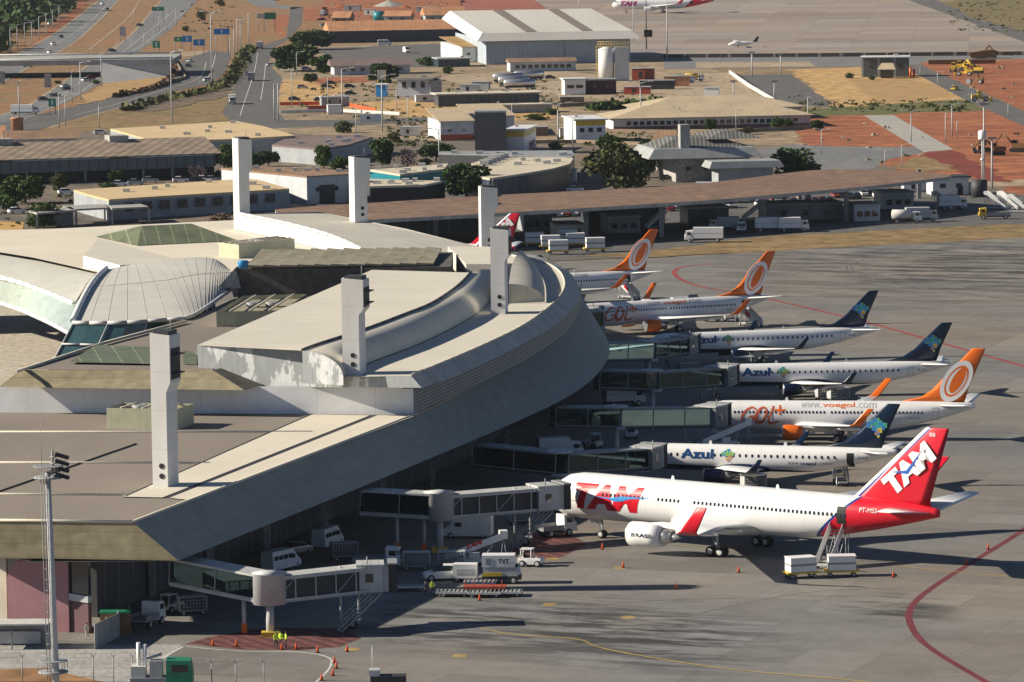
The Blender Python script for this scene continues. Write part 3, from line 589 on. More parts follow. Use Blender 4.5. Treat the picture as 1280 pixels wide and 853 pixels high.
# fascia: straight run then curve
a = [low[0]] + rs(low[1:], 40)[0:]; n1 = len(a); b = [up[0]] + rs(up[1:], 40)[0:]
TP(strip(a, b), 'eave_fascia', 'fascia_grey', label='broad slanting grey fascia curving round the gates')
fl0, fl1 = G(-40, 697, Ze), G(-40, 651, Zl)
TP(strip([fl0, low[0]], [fl1, up[0]]), 'front_fascia', 'fascia_olive', label='olive brown front fascia')
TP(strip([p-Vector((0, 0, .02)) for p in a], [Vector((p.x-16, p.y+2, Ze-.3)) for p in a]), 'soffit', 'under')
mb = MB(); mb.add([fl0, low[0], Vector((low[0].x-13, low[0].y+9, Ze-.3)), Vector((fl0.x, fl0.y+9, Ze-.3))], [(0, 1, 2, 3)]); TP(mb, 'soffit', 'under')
# lower roof
back = [G(521, 518.5, Zl), G(-40, 515.5, Zl)]
mb = MB(); ps = [fl1, up[0], G(237, 625, Zl), back[0], back[1]]; mb.add(ps, [list(range(len(ps)))]); TP(mb, 'lower_roof', 'roof_ribbed')
for q in (((153, 621), (203, 622), (462, 519.5), (390, 518.5)), ((212, 622.5), (237, 625.2), (521, 518.9), (472, 519.2))):
    z = Zl+.12; mb = MB(); mb.add(PX(z, *q), [(0, 1, 2, 3)]); mb.add(PX(z, *q)+PX(Zl, *q), [(0, 1, 5, 4), (1, 2, 6, 5), (2, 3, 7, 6), (3, 0, 4, 7)]); TP(mb, 'pale_roof_strip', 'roof_pale')
TP(strip(rs(PX(Zl+.06, (203, 622), (462, 519.5)), 2, False), rs(PX(Zl+.06, (212, 622.5), (472, 519.2)), 2, False)), 'gutter', 'dark')
for (u0, v0, u1, v1) in ((-100, 541, 390, 541), (-100, 579, 262, 580), (-100, 618, 158, 620)):
    A, B = G(u0, v0, Zl), G(u1, v1, Zl); TP(MB().tube(A+Vector((0, 0, .1)), B+Vector((0, 0, .1)), .16, None, 4), 'ridge_cap', 'roof_pale')
TP(MB().tube(G(-40, 628, Zl+.05), G(170, 555, Zl+.05), .12, None, 4).tube(G(157, 621.5, Zl), G(390, 518.5, Zl), .2, None, 4), 'roof_joint', 'dark')
TP(MB().tube(up[0]+Vector((0, 0, .1)), up[2]+Vector((0, 0, .1)), .16, None, 5).tube(fl1+Vector((0, 0, .1)), up[0]+Vector((0, 0, .1)), .16, None, 5), 'roof_edge_trim', 'roof_pale')
# body below the eaves, set back
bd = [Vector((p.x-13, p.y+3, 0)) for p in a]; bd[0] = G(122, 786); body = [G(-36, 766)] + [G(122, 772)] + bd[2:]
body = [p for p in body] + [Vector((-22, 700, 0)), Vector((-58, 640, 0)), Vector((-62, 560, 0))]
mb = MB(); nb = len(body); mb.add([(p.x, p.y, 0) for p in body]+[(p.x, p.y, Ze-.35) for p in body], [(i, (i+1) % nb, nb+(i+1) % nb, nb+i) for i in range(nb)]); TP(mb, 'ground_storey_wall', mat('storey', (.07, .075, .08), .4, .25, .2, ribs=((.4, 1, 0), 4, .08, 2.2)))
# pink rounded wall and the cream bay beside it at the front
p0, p1 = G(14, 786), G(115, 791); n0 = (p1-p0).normalized(); nn = Vector((n0.y, -n0.x, 0))
prof = []
for (t, h) in ((0, 0), (0, 5.6), (.05, 6.7), (.16, 7.3), (.3, 7.5), (1, 7.5)): prof.append((t, h))
def wallpoly(u0, v0, u1, v1, poly, th, m, name):
    A, B = G(u0, v0), G(u1, v1); d = B-A; q = Vector((d.y, -d.x, 0)).normalized()
    f = [A+d*x+Vector((0, 0, z))+q*th for x, z in poly]; g = [p-q*th for p in f]; n = len(f)
    mb = MB().add(f+g, [list(range(n)), list(range(n, 2*n))[::-1]] + [(i, (i+1) % n, n+(i+1) % n, n+i) for i in range(n)]); return TP(mb, name, m)
wallpoly(14, 787, 90, 789, [(0, 0), (0, 5.6), (.05, 6.7), (.15, 7.3), (.3, 7.5), (1, 7.5), (1, 0)], .9, 'pink_wall', 'pink_wall_panel')
wallpoly(90, 789, 115, 791, [(0, 3.8), (1, 3.4), (1, 7.6), (0, 7.6)], .5, 'glass_dark', 'bay_window'); wallpoly(90, 789, 115, 791, [(0, 0), (1, 0), (1, 3.2), (0, 3.6)], .6, mat('plum', (.16, .09, .1), .8, .1), 'base_wall_panel')
wallpoly(90, 789, 116, 791, [(0, 3.4), (1, 3.2), (1, 3.9), (0, 4.1)], .8, 'light_grey', 'window_sill'); wallpoly(-30, 785, 12, 787, [(0, 0), (1, 0), (1, 7.6), (0, 7.6)], .5, 'cream', 'cream_wall_panel')
for (u, v) in ((190, 770), (260, 745), (330, 715), (400, 690), (470, 660), (540, 632), (600, 606), (650, 582), (690, 560)):
    p = G(u, v); TP(MB().box((p.x-6, p.y, 4), (.7, .7, 8)), 'column', 'concrete_wall')
# upper storey: white wall, louvred curve
wl = [G(-40, 515.5, Zl), G(517, 518.6, Zl)]; TP(strip(wl, [Vector((p.x, p.y, Zw)) for p in wl]), 'upper_wall', 'wall_white')
lv = rs(PX(Zl, (517, 518.6), (611, 474), (664, 446), (703, 420), (721, 397), (727, 380)), 44)
TP(strip(lv, [Vector((p.x, p.y, Zw+.1)) for p in lv], smooth=True), 'louvre_band', 'louvre')
for (u, v, s_) in ((176, 706, 1), (172, 508, 1), (107, 509, 1)):
    if v > 600: continue
    p = G(u-115, v+3.5, Zl); TP(MB().box((p.x, p.y-1.0, Zl+.5), (1.1, .6, .8), 'white').tube((p.x+.2, p.y-.6, Zl+.7), (p.x+.2, p.y-.6, Zl+2.6), .05, 'grey', 5), 'air_conditioner', None)
for u in (403, 438): p = G(u, 517.5, Zl); TP(MB().box((p.x, p.y-.1, Zl+1.7), (.25, .3, 3.4)), 'downpipe', 'light_grey')
# olive parapet in front of the middle roof
pa = [G(-2, 484, Zw), G(306, 488, Zw)]; pb = [G(26, 462.5, Zw+1.9), G(266, 463, Zw+1.9)]
TP(strip(pa, pb), 'parapet_fascia', 'fascia_olive'); mb = MB(); mb.add([pa[1], pb[1], pb[1]+Vector((9, 26, 0)), pa[1]+Vector((8, 22, 0))], [(0, 1, 2, 3)]); TP(mb, 'parapet_return', 'dark_concrete')
mb = MB(); ps = [pb[0], pb[1], G(266, 440, 16.4), G(470, 348, 15.6), G(470, 338, 15.4), G(292, 374, 15.4), G(232, 401, 16.3), G(130, 428, 16.6), G(26, 462, 17.1)]; ps = [Vector((p.x, p.y, p.z)) for p in ps]
n = len(ps); mb.add(ps[1:8]+[ps[8]], [(0, 1, 2, 3, 4, 5, 6, 7)]); TP(mb, 'middle_roof', 'roof_ribbed')
TP(MB().tube(G(20, 465, 17.25), G(130, 429, 17.0), .22, None, 5).tube(G(130, 429, 17.0), G(232, 402, 16.6), .22, None, 5), 'roof_edge_trim', 'roof_pale')
mb = MB(); mb.add(PX(17.2, (86, 453), (192, 455), (192, 434), (120, 431)), [(0, 1, 2, 3)]); TP(mb, 'green_skylight', 'skylight_green')
mb = MB(); mb.add(PX(17.0, (229, 455), (246, 456), (246, 441), (229, 438)), [(0, 1, 2, 3)]); TP(mb, 'green_skylight', 'skylight_green')
# high roof: flat panel, quarter vault, end wall
gut = PX(Zu, (378, 438.6), (400, 430.6), (458, 412), (505.5, 394), (540.7, 379.6), (572, 358.5), (589, 341))
vlo = PX(Zb+.1, (429, 470.5), (460, 454), (523, 430), (576, 404), (604, 385), (617, 366), (622, 350))
mb = MB(); gs = rs(gut, 24); ps = [G(246, 432, Zu)]+gs+[G(465, 337.5, Zu)]; mb.add(ps, [list(range(len(ps)))]); TP(mb, 'high_roof_panel', 'roof_beige')
g2, v2 = rs(gut, 30), rs(vlo, 30); secs = []
for i in range(30):
    q = []
    for k in range(9):
        t = k/8*PI/2; h = math.sin(t); x = g2[i].lerp(v2[i], h*.98+.02*k/8); q.append((x.x, x.y, Zb+.1+(Zu-Zb-.1)*math.cos(t)))
    secs.append(q)
TP(MB().loft(secs, closed=False), 'vault_roof', 'roof_beige')
e0 = [(x, y-.08, z) for x, y, z in secs[0]]; TP(MB().add(e0+[(e0[-1][0], e0[-1][1], Zb-1.0), (e0[0][0], e0[0][1], Zb-1.0)], [list(range(11))]), 'vault_end_wall', 'peeling')
TP(MB().path([p+Vector((0, 0, .12)) for p in gs], .18, None, 5), 'gutter', 'dark')
A, B = G(246, 432, Zu), G(527, 485, Zw)
B = G(430, 485, Zw)
ew = [(246, 432), (378, 438.6), (392, 441.5), (405, 448.5), (418, 459.5), (428, 470), (514, 470), (527, 485), (313, 483.5), (283, 469), (248, 462)]
TP(MB().add([VP(u, v, A, B) for u, v in ew], [list(range(len(ew)))]), 'end_wall', 'peeling', label='end wall of peeling grey and white sheeting')
# lower band roof outside the vault with its slanted steel fascia
bt = rs(PX(Zb, (514, 470), (558, 452), (611, 429), (653, 408), (688, 383), (705, 362), (702.5, 344), (688, 332), (664, 324), (640, 320)), 44)
bl = rs(PX(Zw, (527, 485.3), (576, 467.5), (628.6, 443), (681, 415), (713, 390), (724, 372), (720, 352), (706, 336), (680, 323), (655, 317)), 44)
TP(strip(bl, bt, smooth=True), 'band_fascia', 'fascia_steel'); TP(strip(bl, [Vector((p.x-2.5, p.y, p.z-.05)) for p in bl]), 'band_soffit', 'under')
inn = rs([v2[0]]+list(v2[1:])+PX(Zb, (628, 330), (622, 322)), 44); TP(strip(bt, [Vector((p.x, p.y, Zb)) for p in inn]), 'band_roof', 'roof_beige')
TP(MB().path([p+Vector((0, 0, .1)) for p in bt], .14, None, 5), 'roof_edge_trim', 'roof_pale')
# far end of the vault ring
r1 = rs(PX(19.6, (636, 355), (638, 340), (641, 328), (644, 322)), 12); r2 = rs(PX(Zb+.1, (681, 377.5), (680, 356), (671, 338), (655, 322)), 12); secs = []
for i in range(12):
    q = []
    for k in range(8): t = k/7*PI/2; x = r1[i].lerp(r2[i], math.sin(t)); q.append((x.x, x.y, Zb+.1+2.7*math.cos(t)))
    secs.append(q)
TP(MB().loft(secs, closed=False), 'vault_roof', 'roof_grey'); e = secs[0]; TP(MB().add(e+[(e[0][0], e[0][1], Zb)], [list(range(9))]), 'vault_end_wall', 'roof_grey')
mb = MB(); q = [G(583, 353, Zb), G(618, 353, Zb), G(618, 330, Zb), G(560, 330, Zb)]; mb.prism([(p.x, p.y) for p in q], Zb, 19.5); TP(mb, 'roof_block', 'roof_beige')
# far half: broad grey roof with a ribbed white side
mb = MB(); top = [(298, 268, 18), (399, 265, 18), (507, 286, 17.6), (575, 303, 17.1), (650, 321, 16.7), (600, 331, 16.7), (500, 331, 16.9), (453, 313, 17.4), (415, 296, 17.8), (363, 281.5, 18)]
tp = [G(*t) for t in top]; mb.add(tp, [list(range(10))]); mb.add(tp+[Vector((p.x, p.y, 12)) for p in tp], [(i, i+1, 11+i, 10+i) for i in range(1, 6)]); TP(mb, 'far_roof', 'roof_grey')
A_ = [tp[0], tp[9], tp[8], tp[7]]; TP(strip(rs(A_, 16), [Vector((p.x, p.y, Zw)) for p in rs(A_, 16)]), 'ribbed_side_wall', 'ribbed_white'); TP(MB().path([p+Vector((0, 0, .15)) for p in rs(A_, 16)], .3, None, 5), 'roof_edge_trim', 'white')
mb = MB(); mb.add(PX(Zw, (-420, 292), (60, 286), (300, 275), (300, 262), (520, 300), (600, 335), (300, 360), (150, 350), (-420, 350)), [(0, 1, 2, 3, 4, 5, 6, 7, 8)])
o = TP(MB().add(PX(Zw-.1, (-420, 296), (60, 286.5), (300, 275), (345, 278), (480, 318), (470, 345), (292, 372), (285, 345), (130, 342), (40, 322), (-60, 306), (-420, 316)), [list(range(12))]), 'flat_roof', 'roof_pale')
# dark concrete block
fr = [G(293, 374, 15.4), G(560, 345, 19.0)]; yb = fr[0].y; x0, x1 = G(297, 336, 19.8).x, G(556, 330, 19.8).x
k = [(x0, yb), (x1+1, yb-2), (x1+1, yb+24), (x0+3, yb+28)]; TP(MB().prism(k, 14, 19.9), 'plant_block', 'dark_concrete', label='dark concrete plant block in the middle of the roofs')
tip = G(271.6, 360.6, 17.2); mb = MB(); mb.add([tip, (x0-.2, yb-.4, 20.1), (x0+4, yb+24, 20.4), (x0+1, yb+26, 17.5), (x0+.5, yb-.3, 17)], [(0, 1, 4), (0, 1, 2, 3), (0, 3, 4)]); TP(mb, 'plant_block_prow', 'concrete_wall')
nT = 11
for i in range(nT):
    xa = x0+1.5+(x1-x0-3)*i/nT; wd = (x1-x0-3)/nT*.94; mb = MB(); mb.add([(xa, yb-1.2, 20.1), (xa+wd, yb-1.2, 20.1), (xa+wd+1, yb+22, 20.5), (xa+1, yb+22, 20.5), (xa, yb-1.2, 20.5), (xa+wd, yb-1.2, 20.35), (xa+wd+1, yb+22, 20.7), (xa+1, yb+22, 20.95)], [(3, 2, 1, 0), (4, 5, 6, 7), (0, 1, 5, 4), (1, 2, 6, 5), (2, 3, 7, 6), (3, 0, 4, 7)]); TP(mb, 'roof_tile_row', 'tile_weathered')
zc_ = lambda v: CH-yb*(math.tan(TH+math.atan((v-426.5)/F)))
xa, xb = G(335, 353, 17.8).x, G(391.5, 353, 17.8).x; TP(MB().box(((xa+xb)/2, yb-.05, 17.6), (xb-xa, .3, .95)), 'slot_window', 'black')
xo = G(424, 355, 17.8).x
mb = MB(); mb.add([(xo+.45*math.cos(2*PI*i/16), yb-.2, 17.4+1.05*math.sin(2*PI*i/16)) for i in range(16)], [list(range(16))]); TP(mb, 'oval_window', 'black')
pt = G(305, 331, 20.5); TP(MB().lathe([(.72, 0), (.8, .95), (.72, 1.05), (.1, 1.15)], (pt.x, pt.y-2, 20.2), None, 18), 'water_tank', mat('tank_blue', (.02, .22, .5), .4, .05), label='bright blue round water tank')
# louvred plant boxes on the roofs
def pbox(L, C, Rr, z, h, name='plant_box'):
    l, c, r = G(*L, z), G(*C, z), G(*Rr, z); d = l+r-c; pl = [(p.x, p.y) for p in (l, c, r, d)]
    mb = MB(); n = 4; mb.add([(x, y, z) for x, y in pl]+[(x, y, z+h) for x, y in pl], [(i, (i+1) % 4, 4+(i+1) % 4, 4+i) for i in range(4)], 'fibre_green')
    mb.add([(x, y, z+h-.6) for x, y in pl], [(0, 1, 2, 3)], 'tile_weathered'); cx = sum(x for x, y in pl)/4; cy = sum(y for x, y in pl)/4
    o = TP(mb, name, None)
    for t in (.2, .5, .8):
        a_ = l.lerp(c, t)+Vector((0, 0, h)); b_ = a_+(r-c); wb(MB().tube(a_, b_, .15, None, 4), 'beam', 'cream', T).parent = o
    for t in (.35, .65):
        q = l.lerp(c, t)+(r-c)*.5; wb(MB().lathe([(.9, 0), (.9, .7), (.7, .7), (.2, .5)], (q.x, q.y, z+h-.6), None, 14), 'extract_fan', 'grey', T).parent = o
pbox((273.7, 320.6), (298.7, 323.7), (368.6, 315.5), Zw-.1, 2.3); pbox((270.8, 411), (352.8, 409), (383.8, 388), 16.0, 2.3); pbox((133.6, 536), (222, 537.5), (242.6, 530.5), Zl, 2.5)
# hipped green skylight and low sloping roof behind
def hip(L, Rr, z, dep, h, m, name, ov=.25):
    a_, b_ = G(*L, z), G(*Rr, z); d = (b_-a_); n_ = Vector((-d.y, d.x, 0)).normalized()*dep; c_, e_ = b_+n_, a_+n_; r0 = a_.lerp(b_, ov)+n_*.5+Vector((0, 0, h)); r1_ = a_.lerp(b_, 1-ov)+n_*.5+Vector((0, 0, h))
    TP(MB().add([a_, b_, c_, e_, r0, r1_], [(0, 1, 5, 4), (1, 2, 5), (2, 3, 4, 5), (3, 0, 4)]), name, m)
hip((172, 307), (298, 301), Zw, 22, 2.4, 'skylight_green', 'green_skylight')
sl_ = [G(104, 320, 17), G(123, 299, 16.2), G(225, 325, 16.6), G(150, 332, 16.4)]; TP(MB().add(sl_, [(0, 1, 2, 3)]), 'sloping_roof', 'roof_beige'); TP(strip([sl_[0], sl_[3]], [Vector((p.x, p.y, Zw-.1)) for p in (sl_[0], sl_[3])]), 'upstand_wall', 'wall_white')
# fan-shaped arrivals roof, glazed front, swept canopy with white rims
fb = rs([G(133, 337, 17), G(180, 328, 17.3), G(228, 322.5, 17.5), (G(266, 323, 17.4)), G(288, 338, 17)], 22); ff = rs([G(91, 402.5, 16.2), G(150, 402.5, 16.4), G(205, 399, 16.6), G(240, 394, 16.7), G(288, 362, 16.7)], 22); secs = []
for i in range(22): secs.append([tuple(fb[i].lerp(ff[i], t)+Vector((0, 0, 1.1*math.sin(PI*t)))) for t in [k/12 for k in range(13)]])
TP(MB().loft(secs, closed=False), 'fan_roof', mat('fan_grey', (.56, .55, .5), .7, .08, .2, ribs=((0, 1, 0), 2.6, .08, .82)))
TP(MB().path([Vector(p)+Vector((0, 0, .2)) for p in secs[0]], .42, None, 6), 'fan_roof_rim', 'white')
for i in range(1, 22): TP(MB().path([Vector(p)+Vector((0, 0, 0)) for p in secs[i]], .035, None, 4), 'standing_seam', 'roof_grey')
for j in (6,): TP(MB().path([Vector(q[j])+Vector((0, 0, .02)) for q in secs], .04, None, 4), 'standing_seam', 'roof_grey'); TP(MB().path([p+Vector((0, -.1, -.1)) for p in ff], .3, None, 5), 'fan_roof_rim', 'light_grey')
fg = [Vector((p.x, p.y, p.z-.3)) for p in ff[:16]]; fgb = [Vector((p.x-3.5*(1-i/15), p.y-1, 9.5)) for i, p in enumerate(fg)]
TP(strip(fg, fgb), 'glazed_front', 'glass_teal'); mb = MB()
for i in range(0, 16, 2): mb.tube(fg[i]-Vector((0, .2, 0)), fgb[i]-Vector((0, .2, 0)), .14, None, 4)
mb.path([p.lerp(q, .42)-Vector((0, .2, 0)) for p, q in zip(fg, fgb)], .16, None, 4); TP(mb, 'mullions', 'light_grey')
le = [Vector(p) for p in secs[0]]; re_ = rs([G(121, 341, 14.5), G(108, 358, 13.5), G(93, 380, 12.5), G(86, 402, 11.5), G(87, 417, 10.5)], 13); mid = []
for p, q in zip(le, re_): m_ = p.lerp(q, .5); m_.z = min(p.z, q.z)-.2; mid.append(m_)
TP(MB().loft([[tuple(p) for p in le], [tuple(p) for p in mid], [tuple(p) for p in re_]], closed=False), 'curved_glazing', 'pale_glass')
ca = rs([G(-120, 292, 14.5), G(0, 309, 14.5), G(46, 321, 14.5), G(121, 341, 14.5)], 20); cb = rs([G(-120, 326, 13), G(0, 347, 13), G(56, 365, 12.7), G(93, 380, 12.5)], 20); cc = rs([G(-120, 345, 8.5), G(0, 379, 8.5), G(50, 398, 9.2), G(87, 417, 10.5)], 20)
TP(MB().loft([[tuple(p) for p in ca], [tuple(p.lerp(q, .5)+Vector((0, 0, .7))) for p, q in zip(ca, cb)], [tuple(p) for p in cb]], closed=False), 'canopy_roof', 'fan_grey')
TP(strip(cb, cc, smooth=True), 'curved_glazing', 'pale_glass'); TP(MB().path(cb, .45, None, 6), 'canopy_rim', 'white'); TP(MB().path(cc, .35, None, 6), 'canopy_rim', 'white')
# concrete vent towers
def tower(u, v, z, vtop, w_, d, yaw, lab):
    b = G(u, v, z); h = (v-vtop)/(F/b.y)*1.005
    mb = MB(); t = .78*w_
    mb.bb(-w_/2, -w_/2+t, -d/2, d/2, 0, h*.62, 'concrete_tower')
    pr = [(-w_/2, h*.62), (-w_/2+t, h*.62), (w_/2, h*.68), (w_/2, h-.25), (-w_/2, h)]
    mb.add([(x, -d/2, zz) for x, zz in pr]+[(x, d/2, zz) for x, zz in pr], [list(range(5)), list(range(5, 10))[::-1]]+[(i, (i+1) % 5, 5+(i+1) % 5, 5+i) for i in range(5)], 'concrete_tower')
    o = mb.build('vent_tower', None, T); o.location = b-T.location; o.rotation_euler.z = yaw; o['label'] = lab
    MB().box((0, 0, h-.05), (w_*.8, d*.8, .5), 'dark').build('shaft_cap', None, o)
    lb = MB(); lb.box((w_/2+.03, 0, h*.8), (.1, d*.8, h*.2), 'black'); lb.build('louvre', None, o)
    for k_ in (.74, .86): MB().box((w_/2+.35, 0, h*k_), (.7, d*.7, .12), 'dark').build('hood', None, o)
    for k_ in (.07, .115): MB().lathe([(.3, -.04), (.3, .06)], (-.05, -d/2-.02, h*k_ if False else (1.3 if k_ < .1 else 2.4)), 'black', 16, 'y').build('round_vent', None, o)
    MB().tube((w_*.3, 0, h), (w_*.3, 0, h+1.4), .05, 'grey', 5).build('lightning_rod', None, o)
tower(210, 608, Zl, 413.5, 2.25, 3.2, -.3, 'nearest vent tower, standing on the lower roof'); tower(446, 467, Zb, 346, 2.7, 3.4, -.2, 'vent tower where the vault meets the end wall'); tower(627, 391.5, Zb, 284.5, 2.5, 3.4, -.12, 'vent tower on the outer band roof')
tower(611, 318, Zb, 233, 2.7, 3.2, .12, 'vent tower at the far side of the roof'); tower(450.5, 277, 17.8, 196, 2.9, 3.2, .32, 'vent tower on the far grey roof'); tower(304.5, 287, Zw, 173, 2.5, 3.2, .38, 'farthest left vent tower beside the ribbed white wall')
# forecourt left of the building
sheet('forecourt', [(-500, 500), (240, 500), (260, 330), (-500, 330)], .02, mat('forecourt', (.5, .45, .37), .9, .12, .05, fine=.8))
# ================================================================ jet bridges, ramp vehicles, people
def glass_walk():
    m = bpy.data.materials.new('walkway_glass'); m.use_nodes = True; t = m.node_tree; t.nodes.clear(); N, L = t.nodes.new, t.links.new
    o = N("ShaderNodeOutputMaterial"); mx = N("ShaderNodeMixShader"); tr = N("ShaderNodeBsdfTransparent"); gl = N("ShaderNodeBsdfGlossy"); fr = N("ShaderNodeFresnel"); fr.inputs[0].default_value = 1.9
    tr.inputs[0].default_value = (.16, .34, .38, 1); gl.inputs[0].default_value = (.32, .5, .54, 1); gl.inputs["Roughness"].default_value = .02
    L(fr.outputs[0], mx.inputs[0]); L(tr.outputs[0], mx.inputs[1]); L(gl.outputs[0], mx.inputs[2]); L(mx.outputs[0], o.inputs[0]); MATS['walkway_glass'] = m
glass_walk()
mat('bridge_grey', (.4, .42, .43), .55, .15, .6, ribs=((1, 0, 0), 1.1, .05, .7)); mat('bridge_roof', (.5, .51, .5), .6, .15, .5, ribs=((1, 0, 0), .8, .12, .75)); mat('bridge_shaded', (.2, .22, .23), .55, .15, .6, ribs=((1, 0, 0), 1.1, .08, .6)); mat('bellows', (.06, .06, .065), .9, .1, ribs=((1, 0, 0), .3, .4, .5))  # darker copy of the grey puts the glazed bridges' shade into the colour
def seg_obj(a, b, z0, z1, wd, build):
    """run build(L) in a frame whose x runs a->b"""
    d = Vector((b.x-a.x, b.y-a.y, 0)); return d.length, math.atan2(d.y, d.x)
def jet_bridge(label, A, Rt, C, cabyaw, zA=4.2, zR=3.6, zC=2.6, hh=2.9, lattice=True, stair=True, col=((0, 0),), width=2.8, rot=True, cols_at=()):
    root = thing('jet_bridge', label, 'jet bridge', (Rt.x, Rt.y, 0), 0, 'jet bridges reaching out from the terminal'); o = Vector((Rt.x, Rt.y, 0))
    def tunnel(a, za, b, zb, wd, glass, name, h=hh):
        d = Vector((b.x-a.x, b.y-a.y, 0)); Ln = d.length; yaw = math.atan2(d.y, d.x); pitch = -math.atan2(zb-za, Ln)
        t = bpy.data.objects.new(name, None)
        mb = MB(); mb.bb(0, Ln, -wd/2-.08, wd/2+.08, h-.22, h, 'bridge_roof' if lattice else 'bridge_shaded'); mb.bb(0, Ln, -wd/2, wd/2, 0, .35, 'bridge_grey' if lattice else 'dark')
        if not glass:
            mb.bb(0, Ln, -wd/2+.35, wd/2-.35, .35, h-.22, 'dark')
        r = mb.build(name, None, root, loc=Vector((a.x, a.y, za))-o); r.rotation_euler = (0, pitch, yaw)
        if glass:
            g = MB(); g.add([(0, -wd/2, .35), (Ln, -wd/2, .35), (Ln, -wd/2, h-.22), (0, -wd/2, h-.22)], [(0, 1, 2, 3)]).build('glass_wall', 'walkway_glass', r)
            g = MB(); g.add([(0, wd/2, .35), (Ln, wd/2, .35), (Ln, wd/2, h-.22), (0, wd/2, h-.22)], [(0, 1, 2, 3)]).build('glass_wall', 'walkway_glass', r)
            f = MB(); n = max(1, int(Ln/4.2))
            for i in range(n+1):
                for s_ in (-1, 1): f.box((Ln*i/n, s_*(wd/2+.03), h/2), (.1, .1, h-.4))
            for s_ in (-1, 1): f.box((Ln/2, s_*(wd/2+.02), .42), (Ln, .08, .1))
            f.build('window_frame', 'grey', r)
        else:
            f = MB(); n = max(2, int(Ln/2.2))
            for s_ in (-1, 1):
                y = s_*(wd/2+.02)
                for zz in (.3, h-.3): f.box((Ln/2, y, zz), (Ln, .14, .16))
                for i in range(n+1): f.box((Ln*i/n, y, h/2), (.09, .12, h-.4))
                for i in range(n):
                    if i % 3 == 0: f.tube((Ln*i/n, y, .3), (Ln*(i+1)/n, y, h-.3), .045, None, 4)
            f.build('lattice_frame', 'light_grey', r)
        return r, yaw
    f, yf = tunnel(A, zA, Rt, zR, width, True, 'fixed_walkway')
    if lattice: MB().lathe([(1.75, 0), (1.75, hh+.25), (1.85, hh+.3), (.2, hh+.55)], (0, 0, zR-.15), 'light_grey', 20).build('rotunda', None, root)
    else: MB().lathe([(1.5, 0), (1.5, .4)], (0, 0, zR-.1), 'bridge_grey', 16).lathe([(1.6, 0), (1.6, .25)], (0, 0, zR+hh-.1), 'bridge_roof', 16).build('joint_plate', None, root)
    MB().tube((0, 0, 0), (0, 0, zR), .42, 'light_grey', 12).box((0, 0, .25), (1.8, 1.8, .5), 'yellow').build('column', None, root)
    if lattice or True:
        t, yt = tunnel(Rt, zR, C, zC, width-.2, not lattice, 'telescopic_tunnel', hh-.15)
        d = (C-Rt); d.z = 0; e = Rt+d*.55; ee = e-o
    # drive column with wheels
    p = Rt+(C-Rt)*.82-o; zz = zR+(zC-zR)*.82
    f = MB().tube((p.x-1.2, p.y-.6, .5), (p.x-1.2, p.y-.6, zz+hh), .14, 'light_grey', 6).tube((p.x+.6, p.y+.9, .5), (p.x+.6, p.y+.9, zz+hh), .14, 'light_grey', 6).box((p.x, p.y, .75), (1.6, 2.2, .35), 'grey'); g = f.build('lift_column', None, root)
    for s_ in (-1, 1): mb = MB(); wheel(mb, p.x, p.y+s_*.9, .5, .5, .4, 'grey'); mb.build('wheel', None, g)
    # cab
    c = MB(); c.box((0, 0, 1.45), (2.6, 3.3, 2.7), 'light_grey' if lattice else 'bridge_shaded').box((0, 0, 2.9), (2.9, 3.5, .2), 'bridge_roof').box((1.6, 0, 1.45), (.8, 3.1, 2.6), 'bridge_grey')
    cb = c.build('cab', None, root, loc=Vector((C.x, C.y, zC))-o); cb.rotation_euler = (0, 0, cabyaw)
    MB().box((2.35, 0, 1.5), (.9, 3.2, 2.9), 'bellows').box((2.3, 0, 3.05), (1.0, 3.5, .16), 'grey').build('bellows', None, cb); MB().box((-.1, -1.67, 1.6), (.8, .05, .9), 'glass_dark').build('window', None, cb); MB().tube((-.3, -1.2, 3), (-.3, -1.2, 3.8), .07, 'grey', 5).build('beacon', None, cb)
    if stair:
        q = C-o; dirx = Vector((-math.cos(yt), -math.sin(yt), 0)); sd_ = Vector((dirx.y, -dirx.x, 0)); sd_ = sd_ if sd_.y < 0 else -sd_
        a_ = q+sd_*1.9+Vector((0, 0, zC)); b_ = a_+dirx*4.6; b_.z = .1; st = MB()
        for s_ in (-.45, .45): st.tube(a_+sd_*s_, b_+sd_*s_, .08, 'light_grey', 4).tube(a_+sd_*s_+Vector((0, 0, 1)), b_+sd_*s_+Vector((0, 0, 1)), .04, 'light_grey', 4)
        for i in range(12):
            m_ = a_.lerp(b_, i/11); st.box((m_.x, m_.y, m_.z), (.3, 1.0, .05), 'grey', rz=yt)
        for i in (0, 3, 7, 11):
            m_ = a_.lerp(b_, i/11)
            for s_ in (-.45, .45): st.tube(m_+sd_*s_, m_+sd_*s_+Vector((0, 0, 1)), .03, 'light_grey', 4)
        st.build('stair', None, root)
    for k in cols_at:
        w_ = A.lerp(Rt, k)-o; MB().tube((w_.x, w_.y, 0), (w_.x, w_.y, zA+(zR-zA)*k), .22, 'light_grey', 8).box((w_.x, w_.y, .5), (.55, .55, 1.0), 'orange').build('column', None, root)
    return root
V = lambda x, y: Vector((x, y, 0))
def gz(u, v, z): p = G(u, v, z); return Vector((p.x, p.y, 0))
jet_bridge('empty jet bridge in the foreground, its cab pointing at a vacant stand', gz(222, 728, 4.6), gz(338, 795, 0), gz(463, 739, 3.6), math.radians(2), 4.4, 3.5, 3.6, cols_at=(.72,))
jet_bridge('jet bridge with lattice tunnel docked at the big red-tailed airliner', gz(452, 640, 4.6), gz(550, 690, 0), V(3.4, 527.3), math.radians(24), 4.4, 3.9, 3.9, cols_at=(.45, .8))
